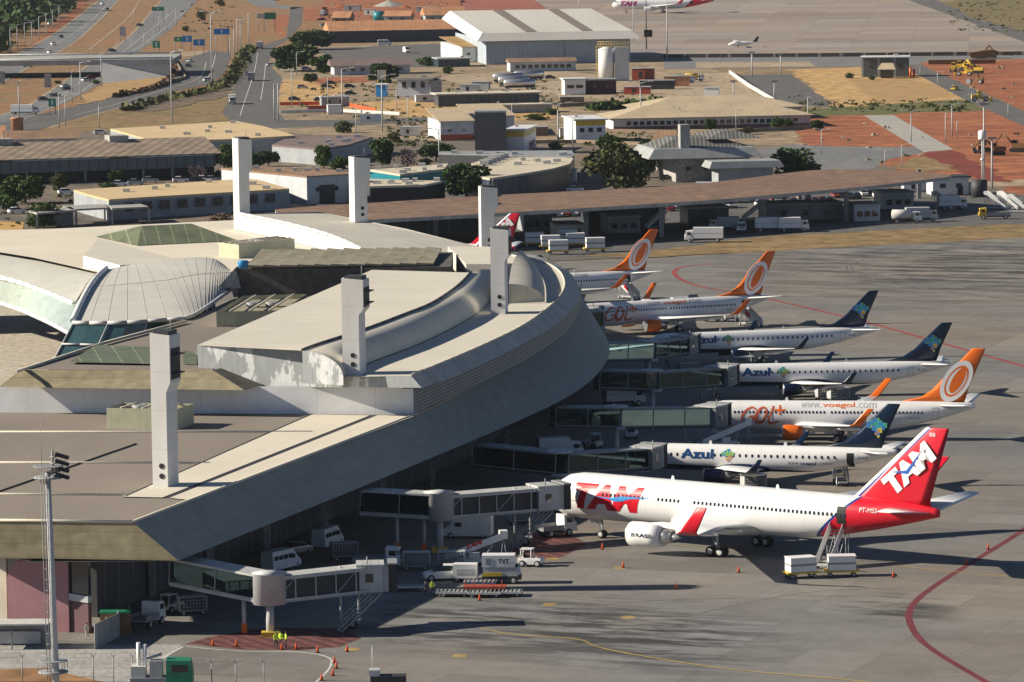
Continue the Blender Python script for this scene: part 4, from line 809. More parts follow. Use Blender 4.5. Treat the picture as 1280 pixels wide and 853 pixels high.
jet_bridge('glazed jet bridge docked at the blue-bellied jet nearest the camera', gz(596, 585, 4), gz(700, 590, 4), V(16.6, 571.5), math.radians(60), 4.2, 3.6, 2.6, lattice=False, stair=False)
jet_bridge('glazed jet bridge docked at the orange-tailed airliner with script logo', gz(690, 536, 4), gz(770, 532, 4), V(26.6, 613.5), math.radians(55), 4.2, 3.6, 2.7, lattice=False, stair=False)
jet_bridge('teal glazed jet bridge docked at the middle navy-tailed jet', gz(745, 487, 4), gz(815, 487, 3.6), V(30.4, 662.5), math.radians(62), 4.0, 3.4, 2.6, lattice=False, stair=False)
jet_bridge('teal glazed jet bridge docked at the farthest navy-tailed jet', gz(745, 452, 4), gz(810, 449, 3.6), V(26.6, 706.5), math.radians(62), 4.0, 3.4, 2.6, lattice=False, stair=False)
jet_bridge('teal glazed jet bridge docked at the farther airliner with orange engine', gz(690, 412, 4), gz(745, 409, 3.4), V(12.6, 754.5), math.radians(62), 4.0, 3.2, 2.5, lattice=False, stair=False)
# ---- vehicle makers: x forward, base at z=0
def body(secs, m, name, root, smooth=False):
    """secs = [(x, halfwidth, z0, z1, roof_halfwidth)]"""
    q = [[(x, -w_, z0), (x, w_, z0), (x, w_, z0+(z1-z0)*.6), (x, rw, z1), (x, -rw, z1), (x, -w_, z0+(z1-z0)*.6)] for x, w_, z0, z1, rw in secs]
    return MB().loft(q, m, smooth=smooth).build(name, None, root)
def wheels(root, xs, y, r, wd=.25):
    for x in xs:
        for s_ in (-1, 1): mb = MB(); wheel(mb, x, s_*y, r, r, wd); mb.build('wheel', None, root)
def make_car(paint, label, kind='hatch'):
    t = thing('parked_car', label, 'car')
    body([(-2.1, .7, .45, .85, .68), (-1.95, .84, .3, .95, .8), (-.6, .86, .25, .98, .82), (.9, .86, .25, .95, .82), (1.9, .82, .3, .78, .72), (2.1, .68, .4, .65, .6)], paint, 'body', t)
    r = -1.7 if kind == 'hatch' else -1.3
    body([(r-.15, .74, .9, 1.0, .66), (r+.35, .74, .92, 1.43, .6), (.2, .74, .92, 1.46, .6), (1.15, .74, .9, .98, .66)], 'glass_dark', 'cabin_glass', t)
    body([(r+.42, .6, 1.40, 1.49, .55), (.1, .6, 1.42, 1.51, .55)], paint, 'roof', t)
    wheels(t, (-1.3, 1.35), .76, .32); MB().box((2.06, .55, .62), (.1, .3, .14), 'silver').build('headlight', None, t); MB().box((2.06, -.55, .62), (.1, .3, .14), 'silver').build('headlight', None, t)
    return t
def make_van(paint, label, L_=5.2, H=2.5, name='van', txt=None):
    t = thing(name, label, 'van'); h = L_/2
    body([(-h, .95, .4, H-.1, .85), (-h+.1, .98, .3, H, .88), (h-1.7, .98, .3, H, .88), (h-.75, .97, .3, 1.45, .85), (h-.1, .93, .35, 1.05, .8), (h, .85, .4, .9, .75)], paint, 'body', t)
    MB().add([(h-1.6, -.86, H-.12), (h-1.6, .86, H-.12), (h-.72, .84, 1.5), (h-.72, -.84, 1.5)], [(0, 1, 2, 3)], 'glass_dark').build('windshield', None, t).location = (.06, 0, .04)
    MB().box((h, 0, .5), (.1, 1.6, .22), 'dark').build('bumper', None, t)
    for s_ in (-1, 1): MB().box((h-.02, s_*.6, .78), (.08, .32, .16), 'silver').build('headlight', None, t)
    for s_ in (-1, 1): MB().box((h-1.9, s_*.985, 1.65), (.8, .03, .5), 'glass_dark').build('side_window', None, t)
    if txt:
        vs, fs = glyphs(txt, .55, .05, .2, width=1.7); MB().add([(-1.2+v[0], -1.0, 1.3+v[1]) for v in vs], fs, 'navy').build('lettering', None, t)
    wheels(t, (-h+1, h-1), .85, .36); return t
def make_minibus(label):
    t = make_van('white', label, 6.2, 2.6, 'minibus')
    for s_ in (-1, 1):
        for k in range(4): MB().box((-2.4+k*1.0, s_*.985, 1.75), (.85, .03, .55), 'glass_dark').build('side_window', None, t)
    return t
def make_truck(label, cab='white', box='white', L_=6.5, boxh=2.2, kind='box', cat='truck', name='box_truck'):
    t = thing(name, label, cat); h = L_/2
    body([(h-1.7, 1.0, .6, 2.5, .95), (h-.25, 1.0, .6, 2.4, .9), (h, .98, .6, 1.3, .92)], cab, 'cab', t); MB().box((h-.1, 0, 1.85), (.1, 1.7, .7), 'glass_dark', ry=-.2).build('windshield', None, t)
    for s_ in (-1, 1): MB().box((h+.02, s_*.75, .95), (.08, .35, .22), 'silver').build('headlight', None, t); MB().box((h-.3, s_*1.2, 2.0), (.12, .2, .5), 'black').build('mirror', None, t)
    MB().box((h+.02, 0, .68), (.12, 1.95, .22), 'dark').box((h+.02, 0, 1.25), (.05, 1.2, .2), 'dark').build('bumper', None, t)
    for s_ in (-1, 1): MB().box((h-.95, s_*1.01, 1.9), (.8, .04, .55), 'glass_dark').build('side_window', None, t)
    MB().bb(-h, h-.2, -.5, .5, .5, .8, 'dark').build('chassis', None, t)
    if kind == 'box': MB().bb(-h, h-1.8, -1.15, 1.15, .9, .9+boxh, box).bb(-h, h-1.8, -1.17, 1.17, .9+boxh*.45, .9+boxh*.5, 'light_grey').build('cargo_box', None, t)
    elif kind == 'tank': MB().lathe([(.3, 0), (1.0, .15), (1.0, L_-2.3), (.3, L_-2.1)], (-h, 0, 1.95), box, 18, 'x').build('tank', None, t)
    elif kind == 'flat': MB().bb(-h, h-1.8, -1.15, 1.15, .8, 1.0, 'grey').bb(-h, h-1.8, -1.15, -1.1, 1.0, 1.4, 'grey').bb(-h, h-1.8, 1.1, 1.15, 1.0, 1.4, 'grey').build('flatbed', None, t)
    elif kind == 'dump':
        b = MB(); b.add([(-h, -1.2, 1.1), (h-1.9, -1.2, 1.0), (h-1.9, 1.2, 1.0), (-h, 1.2, 1.1), (-h-.3, -1.35, 2.2), (h-1.7, -1.35, 2.4), (h-1.7, 1.35, 2.4), (-h-.3, 1.35, 2.2)], [(3, 2, 1, 0), (0, 1, 5, 4), (1, 2, 6, 5), (2, 3, 7, 6), (3, 0, 4, 7)], box); b.build('tipper_body', None, t)
    wheels(t, (-h+1.1, h-1.1), .95, .45, .35); return t
def make_tug(label):
    t = thing('baggage_tug', label, 'tug')
    body([(-1.4, .7, .4, .95, .65), (-.3, .75, .3, 1.0, .7), (-.2, .75, .3, 1.0, .7), (1.2, .72, .35, 1.0, .6), (1.45, .55, .45, .8, .5)], 'white', 'body', t)
    c = MB()
    for x in (-1.1, .15):
        for s_ in (-1, 1): c.tube((x, s_*.62, .95), (x*.9, s_*.55, 1.95), .06, 'white', 5)
    c.box((-.45, 0, 1.98), (1.4, 1.3, .1), 'white').build('cab_frame', None, t); MB().box((-.5, 0, 1.0), (.5, .9, .35), 'black').box((-.75, 0, 1.35), (.15, .9, .5), 'black').build('seat', None, t)
    wheels(t, (-.85, .9), .68, .38, .3); return t
def make_container(label, two=True):
    t = thing('container_dolly', label, 'cargo container')
    b = MB().bb(-1.5, 1.5, -.95, .95, .75, 2.25, 'white').bb(-1.52, 1.52, -.97, .97, 1.4, 1.62, 'grey').bb(-1.55, 1.55, -1.0, 1.0, 2.25, 2.33, 'white'); b.build('container', None, t)
    MB().bb(-1.9, 1.9, -.9, .9, .5, .7, 'yellow').tube((1.9, 0, .55), (2.8, 0, .4), .05, 'grey', 4).build('dolly_bed', None, t); wheels(t, (-1.3, 1.3), .75, .25, .2); return t
def make_cage(label):
    t = thing('baggage_cart', label, 'baggage cart'); b = MB().bb(-1.5, 1.5, -.8, .8, .45, .6, 'grey').bb(-1.5, 1.5, -.82, .82, 1.95, 2.03, 'light_grey').bb(-1.5, -1.45, -.8, .8, .6, 1.95, 'light_grey').bb(1.45, 1.5, -.8, .8, .6, 1.95, 'light_grey')
    b.build('frame', None, t); c = MB()
    for s_ in (-1, 1):
        for k in range(9): c.tube((-1.4+k*.35, s_*.8, .6), (-1.4+k*.35, s_*.8, 1.95), .025, None, 4)
        for z in (.9, 1.25, 1.6): c.tube((-1.45, s_*.8, z), (1.45, s_*.8, z), .025, None, 4)
    c.build('cage_bars', 'light_grey', t); wheels(t, (-1.05, 1.05), .65, .24, .18); return t
def make_flat_dolly(label):
    t = thing('cargo_dolly', label, 'dolly'); b = MB().bb(-1.8, 1.8, -1.1, 1.1, .45, .55, 'grey').bb(-1.8, 1.8, -1.15, -1.08, .4, .62, 'dirty_white').bb(-1.8, 1.8, 1.08, 1.15, .4, .62, 'dark')
    b.build('platform', None, t); r = MB()
    for k in range(8): r.tube((-1.6+k*.45, -1.0, .58), (-1.6+k*.45, 1.0, .58), .06, None, 6)
    r.build('rollers', 'grey', t); wheels(t, (-1.3, 1.3), .85, .22, .18); return t
def make_stairs(label, h=3.0, name='airstair_truck', red=True):
    """mobile passenger stair: rises towards +x"""
    t = thing(name, label, 'passenger stairs'); L_ = h*1.25; s = MB(); n = 14
    for i in range(n): s.box((-L_/2+L_*i/(n-1), 0, .35+(h-.35)*i/(n-1)), (.32, 1.4, .06), 'grey')
    s.build('steps', None, t)
    for sg in (-1, 1):
        r = MB(); y = sg*.78; r.add([(-L_/2-.2, y, .1), (-L_/2-.2, y, 1.2), (L_/2, y, h+1.05), (L_/2+1.1, y, h+1.05), (L_/2+1.1, y, h-.2), (L_/2, y, h-.2)], [list(range(6))], 'white')
        r.tube((-L_/2-.2, y*1.02, 1.25), (L_/2, y*1.02, h+1.1), .05, 'light_grey', 4); r.build('side_panel', None, t)
        if red:
            r = MB(); r.add([(-.6, y*1.03, h*.5-.1), (.5, y*1.03, h*.75), (.5, y*1.03, h*.75+.75), (-.6, y*1.03, h*.5+.6)], [(0, 1, 2, 3)], 'red'); r.build('logo_panel', None, t)
    MB().bb(L_/2, L_/2+1.1, -.78, .78, h-.12, h, 'grey').build('landing', None, t)
    f = MB().bb(-L_/2-.6, L_/2+.3, -.6, .6, .4, .6, 'light_grey')
    for x in (.2, L_/2, L_/2+.9):
        for sg in (-1, 1): f.tube((x, sg*.65, .6), (x, sg*.65, max(.8, min(h, .35+(h-.35)*(x+L_/2)/L_))), .05, 'light_grey', 4)
    f.tube((.2, .65, .6), (L_/2+.9, .65, h-.2), .04, 'light_grey', 4).tube((.2, -.65, .6), (L_/2+.9, -.65, h-.2), .04, 'light_grey', 4).build('support_frame', None, t)
    wheels(t, (-L_/2, L_/2), .65, .28, .2); return t
def make_loader(label, txt=None):
    t = thing('belt_loader', label, 'belt loader'); h = 2.9; L_ = 6.5
    b = MB(); b.add([(-L_/2, y, z) for y in (-.5, .5) for z in (.7, .95)]+[(L_/2, y, z) for y in (-.5, .5) for z in (h, h+.25)], [(0, 1, 3, 2), (4, 6, 7, 5), (0, 4, 5, 1), (2, 3, 7, 6), (1, 5, 7, 3), (0, 2, 6, 4)], 'white'); b.build('conveyor', None, t)
    b = MB(); b.add([(-L_/2, -.55, .6), (L_/2, -.55, h-.1), (L_/2, -.55, h+.7), (-L_/2, -.55, 1.4)], [(0, 1, 2, 3)], 'white'); sp = b.build('side_panel', None, t)
    if txt:
        vs, fs = glyphs(txt, .55, .05, .2, width=1.9); sl = (h-.6)/L_; MB().add([(-.9+v[0], -.58, 1.78+v[0]*sl+v[1]) for v in vs], fs, 'red').build('lettering', None, t)
    b = MB().bb(-2.0, 2.0, -.8, .8, .35, .8, 'white').bb(-.6, .6, -.9, -.4, .8, 1.5, 'white').tube((1.4, -.4, .8), (2.2, -.4, 2.3), .06, 'light_grey', 5).tube((1.4, .4, .8), (2.2, .4, 2.3), .06, 'light_grey', 5).box((3.4, 0, 3.35), (.9, 1.2, .9), 'white').tube((3.0, -.5, .3), (3.3, -.5, 2.8), .05, 'light_grey', 4).tube((3.8, -.5, .3), (3.4, -.5, 2.8), .05, 'light_grey', 4)
    b.build('chassis', None, t); wheels(t, (-1.4, 1.4), .75, .32, .22); return t
def make_cone(label):
    t = thing('traffic_cone', label, 'traffic cone'); MB().box((0, 0, .025), (.42, .42, .05)).build('base', mat('cone_base', (.05, .03, .02), .8, 0), t)
    MB().lathe([(.17, .05), (.035, .75)], m='cone', n=14).build('cone', None, t) ; MB().lathe([(.118, .3), (.088, .45)], m='white', n=14).build('band', None, t); return t
mat('cone', (.7, .1, .02), .6, .05)
def person(label, top, legs, loc, rz=0, arm=0., hat=None, stride=.12):
    """one continuous skinned figure with face, hair and clothes coloured by height"""
    root = thing('person', label, 'person', loc, rz)
    J = dict(pel=(0, 0, .95), sp=(0, 0, 1.2), ch=(0, 0, 1.38), nk=(0, 0, 1.5), hd=(0, -.015, 1.6), ht=(0, -.02, 1.72),
        hl=(.1, 0, .9), kl=(.11, -stride*.5, .5), al=(.12, -stride, .09), tl=(.13, -stride-.17, .04), hr=(-.1, 0, .9), kr=(-.11, stride*.3, .5), ar=(-.12, stride, .09), tr=(-.13, stride-.17, .04),
        sl=(.19, 0, 1.4), el=(.25, .03, 1.13), wl=(.25, -.05-arm*.25, .9+arm*.3), fl=(.25, -.1-arm*.3, .82+arm*.34), sr=(-.19, 0, 1.4), er=(-.25, .03, 1.13), wr=(-.25, -.06, .88), fr=(-.25, -.09, .8))
    Rr = dict(pel=.15, sp=.13, ch=.15, nk=.06, hd=.095, ht=.07, hl=.09, kl=.06, al=.042, tl=.035, hr=.09, kr=.06, ar=.042, tr=.035, sl=.065, el=.045, wl=.03, fl=.035, sr=.065, er=.045, wr=.03, fr=.035)
    E_ = [('pel', 'sp'), ('sp', 'ch'), ('ch', 'nk'), ('nk', 'hd'), ('hd', 'ht'), ('pel', 'hl'), ('hl', 'kl'), ('kl', 'al'), ('al', 'tl'), ('pel', 'hr'), ('hr', 'kr'), ('kr', 'ar'), ('ar', 'tr'), ('ch', 'sl'), ('sl', 'el'), ('el', 'wl'), ('wl', 'fl'), ('ch', 'sr'), ('sr', 'er'), ('er', 'wr'), ('wr', 'fr')]
    ks = list(J); me = bpy.data.meshes.new('body'); me.from_pydata([J[k] for k in ks], [(ks.index(a), ks.index(b)) for a, b in E_], []); o = bpy.data.objects.new('body', me); COL.objects.link(o)
    o.modifiers.new('s', 'SKIN'); me.skin_vertices[0].data[0].use_root = True
    for i, k in enumerate(ks): r = Rr[k]; me.skin_vertices[0].data[i].radius = (r*(1.25 if k in ('pel', 'sp', 'ch') else 1), r*(.8 if k in ('pel', 'sp', 'ch') else 1))
    sb = o.modifiers.new('u', 'SUBSURF'); sb.levels = 1; sb.render_levels = 1
    dg = bpy.context.evaluated_depsgraph_get(); dg.update(); m2 = bpy.data.meshes.new_from_object(o.evaluated_get(dg)); o.modifiers.clear(); o.data = m2; m2.materials.clear()
    for q in ('skin', top, legs, 'black'): m2.materials.append(M(q))
    for p in m2.polygons:
        c = p.center; p.use_smooth = True
        p.material_index = 3 if c.z < .1 else 2 if c.z < .93 and abs(c.x) < .2 else (0 if (c.z > 1.49 or (abs(c.x) > .2 and c.z < .92+arm*.3)) else 1)
    o.parent = root
    MB().lathe([(.1, 0), (.105, .05), (.07, .12), (.01, .14)], (0, .005, 1.63), hat or 'black', 12).build('hair' if not hat else 'cap', None, root); MB().box((0, -.115, 1.615), (.025, .03, .04), 'skin').build('nose', None, root)
    return root
# ---- put them where the photograph has them
cone0 = Proto(make_cone('cone'))
for (u, v, lb) in ((266, 808, 'leftmost cone on the edge of the red hatched stand'), (295.6, 808.5, 'second cone from the left along the red hatched edge'), (352, 812.5, 'orange cone right in front of the three workers'), (370, 812.5, 'cone just right of the three workers in vests'), (397, 816, 'cone on the curved white line below the bridge stair'), (418, 829, 'upper of the cones gathered on the white line'), (420.5, 836, 'middle one of the cones gathered on the white line'), (416, 845, 'lower one of the cones gathered on the white line'), (402, 851, 'cone at the very bottom edge of the picture'), (434, 815, 'cone beside the yellow dot near the foreground bridge'),
    (599.5, 751, 'cone standing in front of the low cargo dollies'), (753, 687, 'cone beyond the white tug, left of the engine'), (779, 710, 'cone on a yellow dot below the engine'), (845.6, 737, 'cone standing in the long tower shadow'), (923.4, 716, 'cone on the sunlit concrete below the main wheels'), (1235, 687, 'upper cone on the dark red taxi line'), (1207.6, 706, 'lower cone on the dark red taxi line'), (1116.6, 722, 'small cone right of the two white containers')):
    cone0.put(G(u, v), 0, 'orange traffic cone, '+lb, 'traffic cones on the apron')
person('worker in yellow vest, left of the trio by the bridge column', 'hi_vis', 'cloth_dark', G(345, 811), .6, .6, hat='green_paint'); person('worker in yellow vest, middle of the trio by the bridge column', 'hi_vis', 'cloth_dark', G(351, 810), -.4, .2); person('worker in yellow vest and dark trousers, right of the trio', 'hi_vis', 'cloth_dark', G(357.5, 811), -1.2, .4)
person('worker in a yellow vest beside the flat dollies', 'hi_vis', 'cloth_dark', G(540.5, 745), .2, .8); person('worker in dark blue clothes standing by the flat dollies', 'cloth_dark', 'cloth_dark', G(532, 746), 1.2, .4); person('person in pale clothes standing beside the pink wall', 'cloth_light', 'cloth_light', G(109, 800), .5, .3); person('dark figure at the foot of the rear airstair', 'cloth_dark', 'cloth_dark', G(1026, 701), 1.5, .5)
make_tug('white baggage tug with open cab on the sunlit concrete').location = G(664, 708)
bpy.data.objects['baggage_tug'].rotation_euler.z = -.25
def put(t, u, v, rz=0, sc=None, z=0):
    t.location = G(u, v, z); t.rotation_euler.z = rz
    if sc: t.scale = (sc, sc, sc)
    return t
put(make_van('white', 'tall white van with dark lettering parked behind the bridge columns', 5.8, 2.8, 'delivery_van', 'TAM'), 585, 672, -.15+PI)
put(make_truck('white flatbed truck beside the caged baggage carts', L_=5.5, kind='flat', name='flatbed_truck'), 472, 711, -.1)
cg = Proto(make_cage('c')); cg.put(G(521, 712), -.05, 'caged baggage cart nearest the white flatbed truck', 'caged baggage carts'); cg.put(G(565, 711), -.05, 'caged baggage cart at the foot of the belt loader', 'caged baggage carts')
put(make_loader('white belt loader with red lettering on its raised ramp', 'TAM'), 592, 706, .12)
pk = put(make_car('white', 'white pickup parked among the ramp carts'), 556, 725, PI+.1, 1.15); MB().bb(-2.0, -.7, -.8, .8, .9, 1.05, 'dark').build('cargo_bed', None, pk)
t = thing('power_unit', 'white ground power unit behind the pickup', 'ground power unit', G(582, 727), -.1); MB().bb(-1.3, 1.3, -.8, .8, .45, 2.0, 'white').bb(-.9, .9, -.83, .83, .9, 1.5, 'light_grey').build('housing', None, t); wheels(t, (-.9, .9), .65, .3, .2)
t = thing('air_start_unit', 'white boxy air unit with dark lettering and yellow front', 'ground unit', G(626, 729), -.05); MB().bb(-1.9, 1.9, -1.0, 1.0, .9, 1.9, 'dirty_white').bb(-1.9, .2, -1.03, 1.0, .9, 1.3, 'yellow').bb(-2.0, 1.6, -1.05, 1.05, 1.9, 3.2, 'white').bb(-1.6, -1.0, -1.08, -1.0, 2.2, 2.9, 'grey').build('housing', None, t)
vs, fs = glyphs('TVT', .5, .04); MB().add([(-.2+v[0], -1.08, 2.3+v[1]) for v in vs], fs, 'navy').build('lettering', None, t); MB().bb(-2.0, 2.3, -1, 1, .5, .9, 'dark').bb(.6, 2.2, -.9, .9, 1.0, 1.9, 'white').build('chassis', None, t); wheels(t, (-1.4, 1.5), .85, .4, .3)
fd = Proto(make_flat_dolly('d'))
for (u, v, lb) in ((512, 738, 'leftmost pale cargo dolly in the row'), (566, 745, 'low cargo dolly left of the cone'), (606, 746, 'low cargo dolly beside the cone'), (600, 733, 'rusty cargo dolly in front of the air unit'), (632, 745, 'rightmost low cargo dolly with yellow edge')): fd.put(G(u, v), -.06, lb, 'low cargo dollies')
t = thing('cargo_rack', 'rust coloured rack lying on the dollies', 'cargo rack', G(605, 735, .65), -.06); MB().bb(-2.2, 2.4, -.8, .8, 0, .25, 'rust_red').build('tray', None, t)
for k in range(5): MB().tube((-2+k, -.7, .25), (-2+k, -.7, .95), .05, 'rust_red', 4).build('post', None, t)
for x in (2.6, 3.4): pass
ct = Proto(make_container('c')); ct.put(G(1001, 722), .3, 'white cargo container on yellow dolly, left of the stair foot', 'white cargo containers by the rear airstair'); ct.put(G(1052, 720), .02, 'white cargo container right of the stair foot', 'white cargo containers by the rear airstair')
st = make_stairs('white lattice airstair standing at the open rear door', 4.4, 'airstair', False); st.location = G(1040, 707); st.rotation_euler.z = 1.15
put(make_truck('white service truck parked under the nose of the big airliner', L_=4.6, kind='flat', name='service_truck'), 695, 670, .5)
s = make_stairs('airstair at the open rear door of the nearest blue-bellied jet', 2.5, 'airstair', False); s.location = G(1051, 606); s.rotation_euler.z = 1.65
s = make_stairs('airstair with red panel at the second farthest airliner', 2.9, 'airstair'); s.location = G(938, 408); s.rotation_euler.z = PI-.75
s = make_stairs('airstair with red panel at the farthest parked airliner', 2.9, 'airstair'); s.location = G(786, 374); s.rotation_euler.z = PI-.75
put(make_loader('white belt loader in the shade near the nose of the script-logo airliner'), 905, 560, .35)
for (u, v, rz, lb) in ((410, 683, 1.2, 'minibus in the deep shade under the eave, nearest the bridge supports'), (352, 712, 1.0, 'minibus in the deep shade behind the foreground glass walkway')): put(make_minibus(lb), u, v, rz, .9)
put(make_car('car_silver', 'silver car in the deep shade under the curved eave'), 371, 692, .9)
for k, (u, v, lb) in enumerate(((1032, 500, 'under the wing of the middle navy-tailed jet'), (1048, 502, 'behind the one under the middle navy-tailed jet'), (930, 462, 'under the farthest navy-tailed jet'), (1075, 556, 'in the shade of the script-logo airliner'), (1090, 557, 'right of the one below the script-logo airliner'), (942, 613, 'under the nearest blue-bellied jet'), (860, 470, 'beneath the teal bridge'), (650, 655, 'behind the docked lattice bridge'), (430, 700, 'in the shade left of the flatbed truck'), (240, 768, 'in the shade by the foreground walkway'), (890, 402, 'beneath the far orange engine'), (915, 402, 'under the rear of the second farthest airliner'), (850, 386, 'near the farthest airstair'))): cg.put(G(u, v), .3, 'baggage cart '+lb, 'caged baggage carts')
for k, (u, v, lb) in enumerate(((770, 585, 'shaded tractor under the glazed bridge'), (790, 548, 'shaded tractor below the second glazed bridge'), (740, 560, 'shaded tractor beside the terminal eave'), (690, 640, 'shaded tractor behind the docked bridge'))): t = make_tug('white '+lb); put(t, u, v, .4+k)
put(make_truck('white box truck in the shade below the glazed bridge', L_=6, name='box_truck'), 700, 575, .2); put(make_truck('catering truck in the shade by the middle bridge', L_=6, name='box_truck'), 780, 508, .3)
# the left edge: shelter, screens, mast, fence
t = thing('bin_shelter', 'low shelter with corrugated roof and three grey bins at the left edge', 'shelter', G(30, 812), -.02); MB().bb(-5, 2.6, -.3, 3.0, 2.5, 2.65, 'dirty_white').build('roof', None, t)
for x in (-4.8, -1.2, 2.4): MB().tube((x, 0, 0), (x, 0, 2.5), .08, 'grey', 6).build('post', None, t)
MB().bb(-5, 2.6, 2.8, 3.0, 0, 2.5, 'grey').build('back_wall', None, t)
bn = thing('waste_bin', 'b', 'waste bin'); MB().bb(-.75, .75, -.5, .5, .2, 1.4, 'light_grey').build('bin_body', None, bn); MB().bb(-.78, .78, -.53, .53, 1.4, 1.5, 'grey').build('lid', None, bn); bn = Proto(bn)
for k, lb in enumerate(('leftmost', 'middle', 'rightmost')): bn.put(G(7+k*17.5, 806), 0, f'{lb} grey bin under the low shelter', 'bins under the shelter')
t = thing('screen_fence', 'grey sheet screen fence beside the pink wall', 'fence', G(140, 800)); a_, b_ = G(119, 812)-t.location, G(162, 788)-t.location
MB().add([a_, b_, b_+Vector((0, 0, 2.3)), a_+Vector((0, 0, 2.6))]+[p+Vector((.1, .2, 0)) for p in (a_, b_, b_+Vector((0, 0, 2.3)), a_+Vector((0, 0, 2.6)))], [(0, 1, 2, 3), (4, 5, 6, 7), (3, 2, 6, 7), (1, 2, 6, 5), (0, 3, 7, 4)], mat('screen', (.36, .37, .36), .7, .15, .5, ribs=((1, 0, 0), .9, .06, .6))).build('sheeting', None, t)
for k in range(4): q = a_.lerp(b_, k/3); MB().tube(q, q+Vector((0, 0, 2.7)), .06, 'grey', 5).build('post', None, t)
sheet('yard', [(-300, 812), (60, 806), (200, 806), (228, 806), (150, 870), (-300, 1000)], .004, 'concrete_wall'); sheet('verge', [(-100, 838), (60, 835), (130, 853), (130, 900), (-200, 900)], .02, 'grass_dry')
put(make_truck('flatbed with stacked panels in the shade beside the screen', L_=5, kind='flat', name='flatbed_truck'), 184, 783, 1.2); put(make_tug('white tractor with two round lamps in the shade'), 215, 765, .9)
t = thing('crate', 'wooden crate behind the grey screen fence', 'crate', G(150, 795)); MB().bb(-2, 1, 0, 2, 0, 2.3, mat('plywood', (.22, .13, .06), .8, .2)).build('panels', None, t); MB().bb(-2.1, 1.1, -.1, 2.1, 2.3, 2.5, 'green_paint').build('lid', None, t)
b = G(72, 905); H_ = 78.288-(G(72, 905).y)*math.tan(TH+math.atan((582-426.5)/F)); t = thing('floodlight_mast', 'tall grey floodlight mast rising from the bottom edge at the left', 'light mast', b)
MB().tube((0, 0, 0), (-.35, 0, H_), .36, 'light_grey', 12, .24).build('pole', None, t); l = MB(); l.tube((-.8, -.2, 4), (-1.0, -.2, H_), .05, 'grey', 4).tube((-.5, -.5, 4), (-.7, -.5, H_), .05, 'grey', 4)
for k in range(int(H_)-4): l.tube((-.8, -.2, 4.5+k), (-.5, -.5, 4.5+k), .03, 'grey', 4)
l.build('ladder', None, t)
for z in (4.8, H_-.6):
    pf = MB().lathe([(.5, 0), (1.4, 0), (1.4, .12), (.5, .12)], (-.3, 0, z), 'grey', 12)
    for k in range(8): a_ = 2*PI*k/8; pf.tube((-.3+1.35*math.cos(a_), 1.35*math.sin(a_), z), (-.3+1.35*math.cos(a_), 1.35*math.sin(a_), z+1.1), .03, 'grey', 4)
    pf.lathe([(1.33, 1.08), (1.4, 1.08), (1.4, 1.14), (1.33, 1.14)], (-.3, 0, z), 'grey', 12).build('platform', None, t)
for k in range(4):
    f = MB().box((1.0, -.2, H_-.4+k*.62), (1.3, .7, .28), 'black', ry=.3).tube((-.1, -.2, H_-.5+k*.6), (.6, -.2, H_-.4+k*.62), .08, 'grey', 5); f.build('floodlight', None, t)
MB().tube((.1, 0, H_-.2), (.1, 0, H_+2), .12, 'grey', 6).tube((-.9, 0, H_), (-.9, 0, H_+5), .03, 'grey', 4).build('lamp_bracket', None, t)
t = thing('perimeter_fence', 'wire fence with forked posts along the bottom left', 'fence', G(120, 850))
prev = None
for u in (-20, 28, 72, 117, 142, 166, 190, 230, 265, 295, 330):
    v = 853+ (8 if u > 200 else 0); q = G(u, v)-t.location; p_ = MB().tube(q, q+Vector((0, 0, 2.5)), .06, 'grey', 5).tube(q+Vector((0, 0, 2.5)), q+Vector((.35, 0, 2.9)), .04, 'grey', 4).tube(q+Vector((0, 0, 2.5)), q+Vector((-.35, 0, 2.9)), .04, 'grey', 4); p_.build('post', None, t)
    if prev is not None:
        for z in (.5, 1.4, 2.4, 2.85): MB().tube(prev+Vector((0, 0, z)), q+Vector((0, 0, z)), .015, 'grey', 4).build('wire', None, t)
    prev = q
t = thing('green_loader', 'green service vehicle with white tubes at the bottom edge', 'service vehicle', G(208, 862), .0)
body([(.1, 1.2, .6, 3.0, 1.1), (2.4, 1.2, .6, 2.9, 1.1), (2.6, 1.1, .7, 1.8, 1.0)], 'green_paint', 'cab', t); MB().box((1.4, -1.22, 2.2), (1.6, .05, .7), 'glass_dark').build('side_window', None, t); b_ = MB().bb(-3.4, .1, -1.1, 1.1, .7, 1.3, 'grey').bb(-3.3, -1.9, -.9, .9, 1.3, 2.4, 'dirty_white').bb(-1.5, -.3, -.9, .6, 1.3, 2.9, 'steel'); b_.build('machine_bed', None, t)
MB().tube((-2.6, 0, 2.2), (-2.6, 0, 4.6), .2, 'white', 10).tube((-2.0, 0, 2.2), (-2.0, 0, 4.4), .2, 'white', 10).tube((-2.3, .3, 2.9), (-.4, .3, 3.4), .15, 'steel', 8).build('exhaust_tubes', None, t); wheels(t, (-2.6, -1.5, 1.5), .95, .5, .35)
t = thing('equipment_cart', 'dark equipment cart cut off by the bottom edge', 'cart', G(487, 866)); MB().bb(-1.8, 1.6, -.8, .8, .5, 1.7, 'dark').bb(-1.9, -.9, -.7, .7, 1.7, 2.3, 'light_grey').build('housing', None, t); MB().tube((-1.6, 0, 1.8), (-1.6, 0, 4.5), .04, 'white', 4).build('pole', None, t); wheels(t, (-1.2, 1.1), .7, .32, .22)
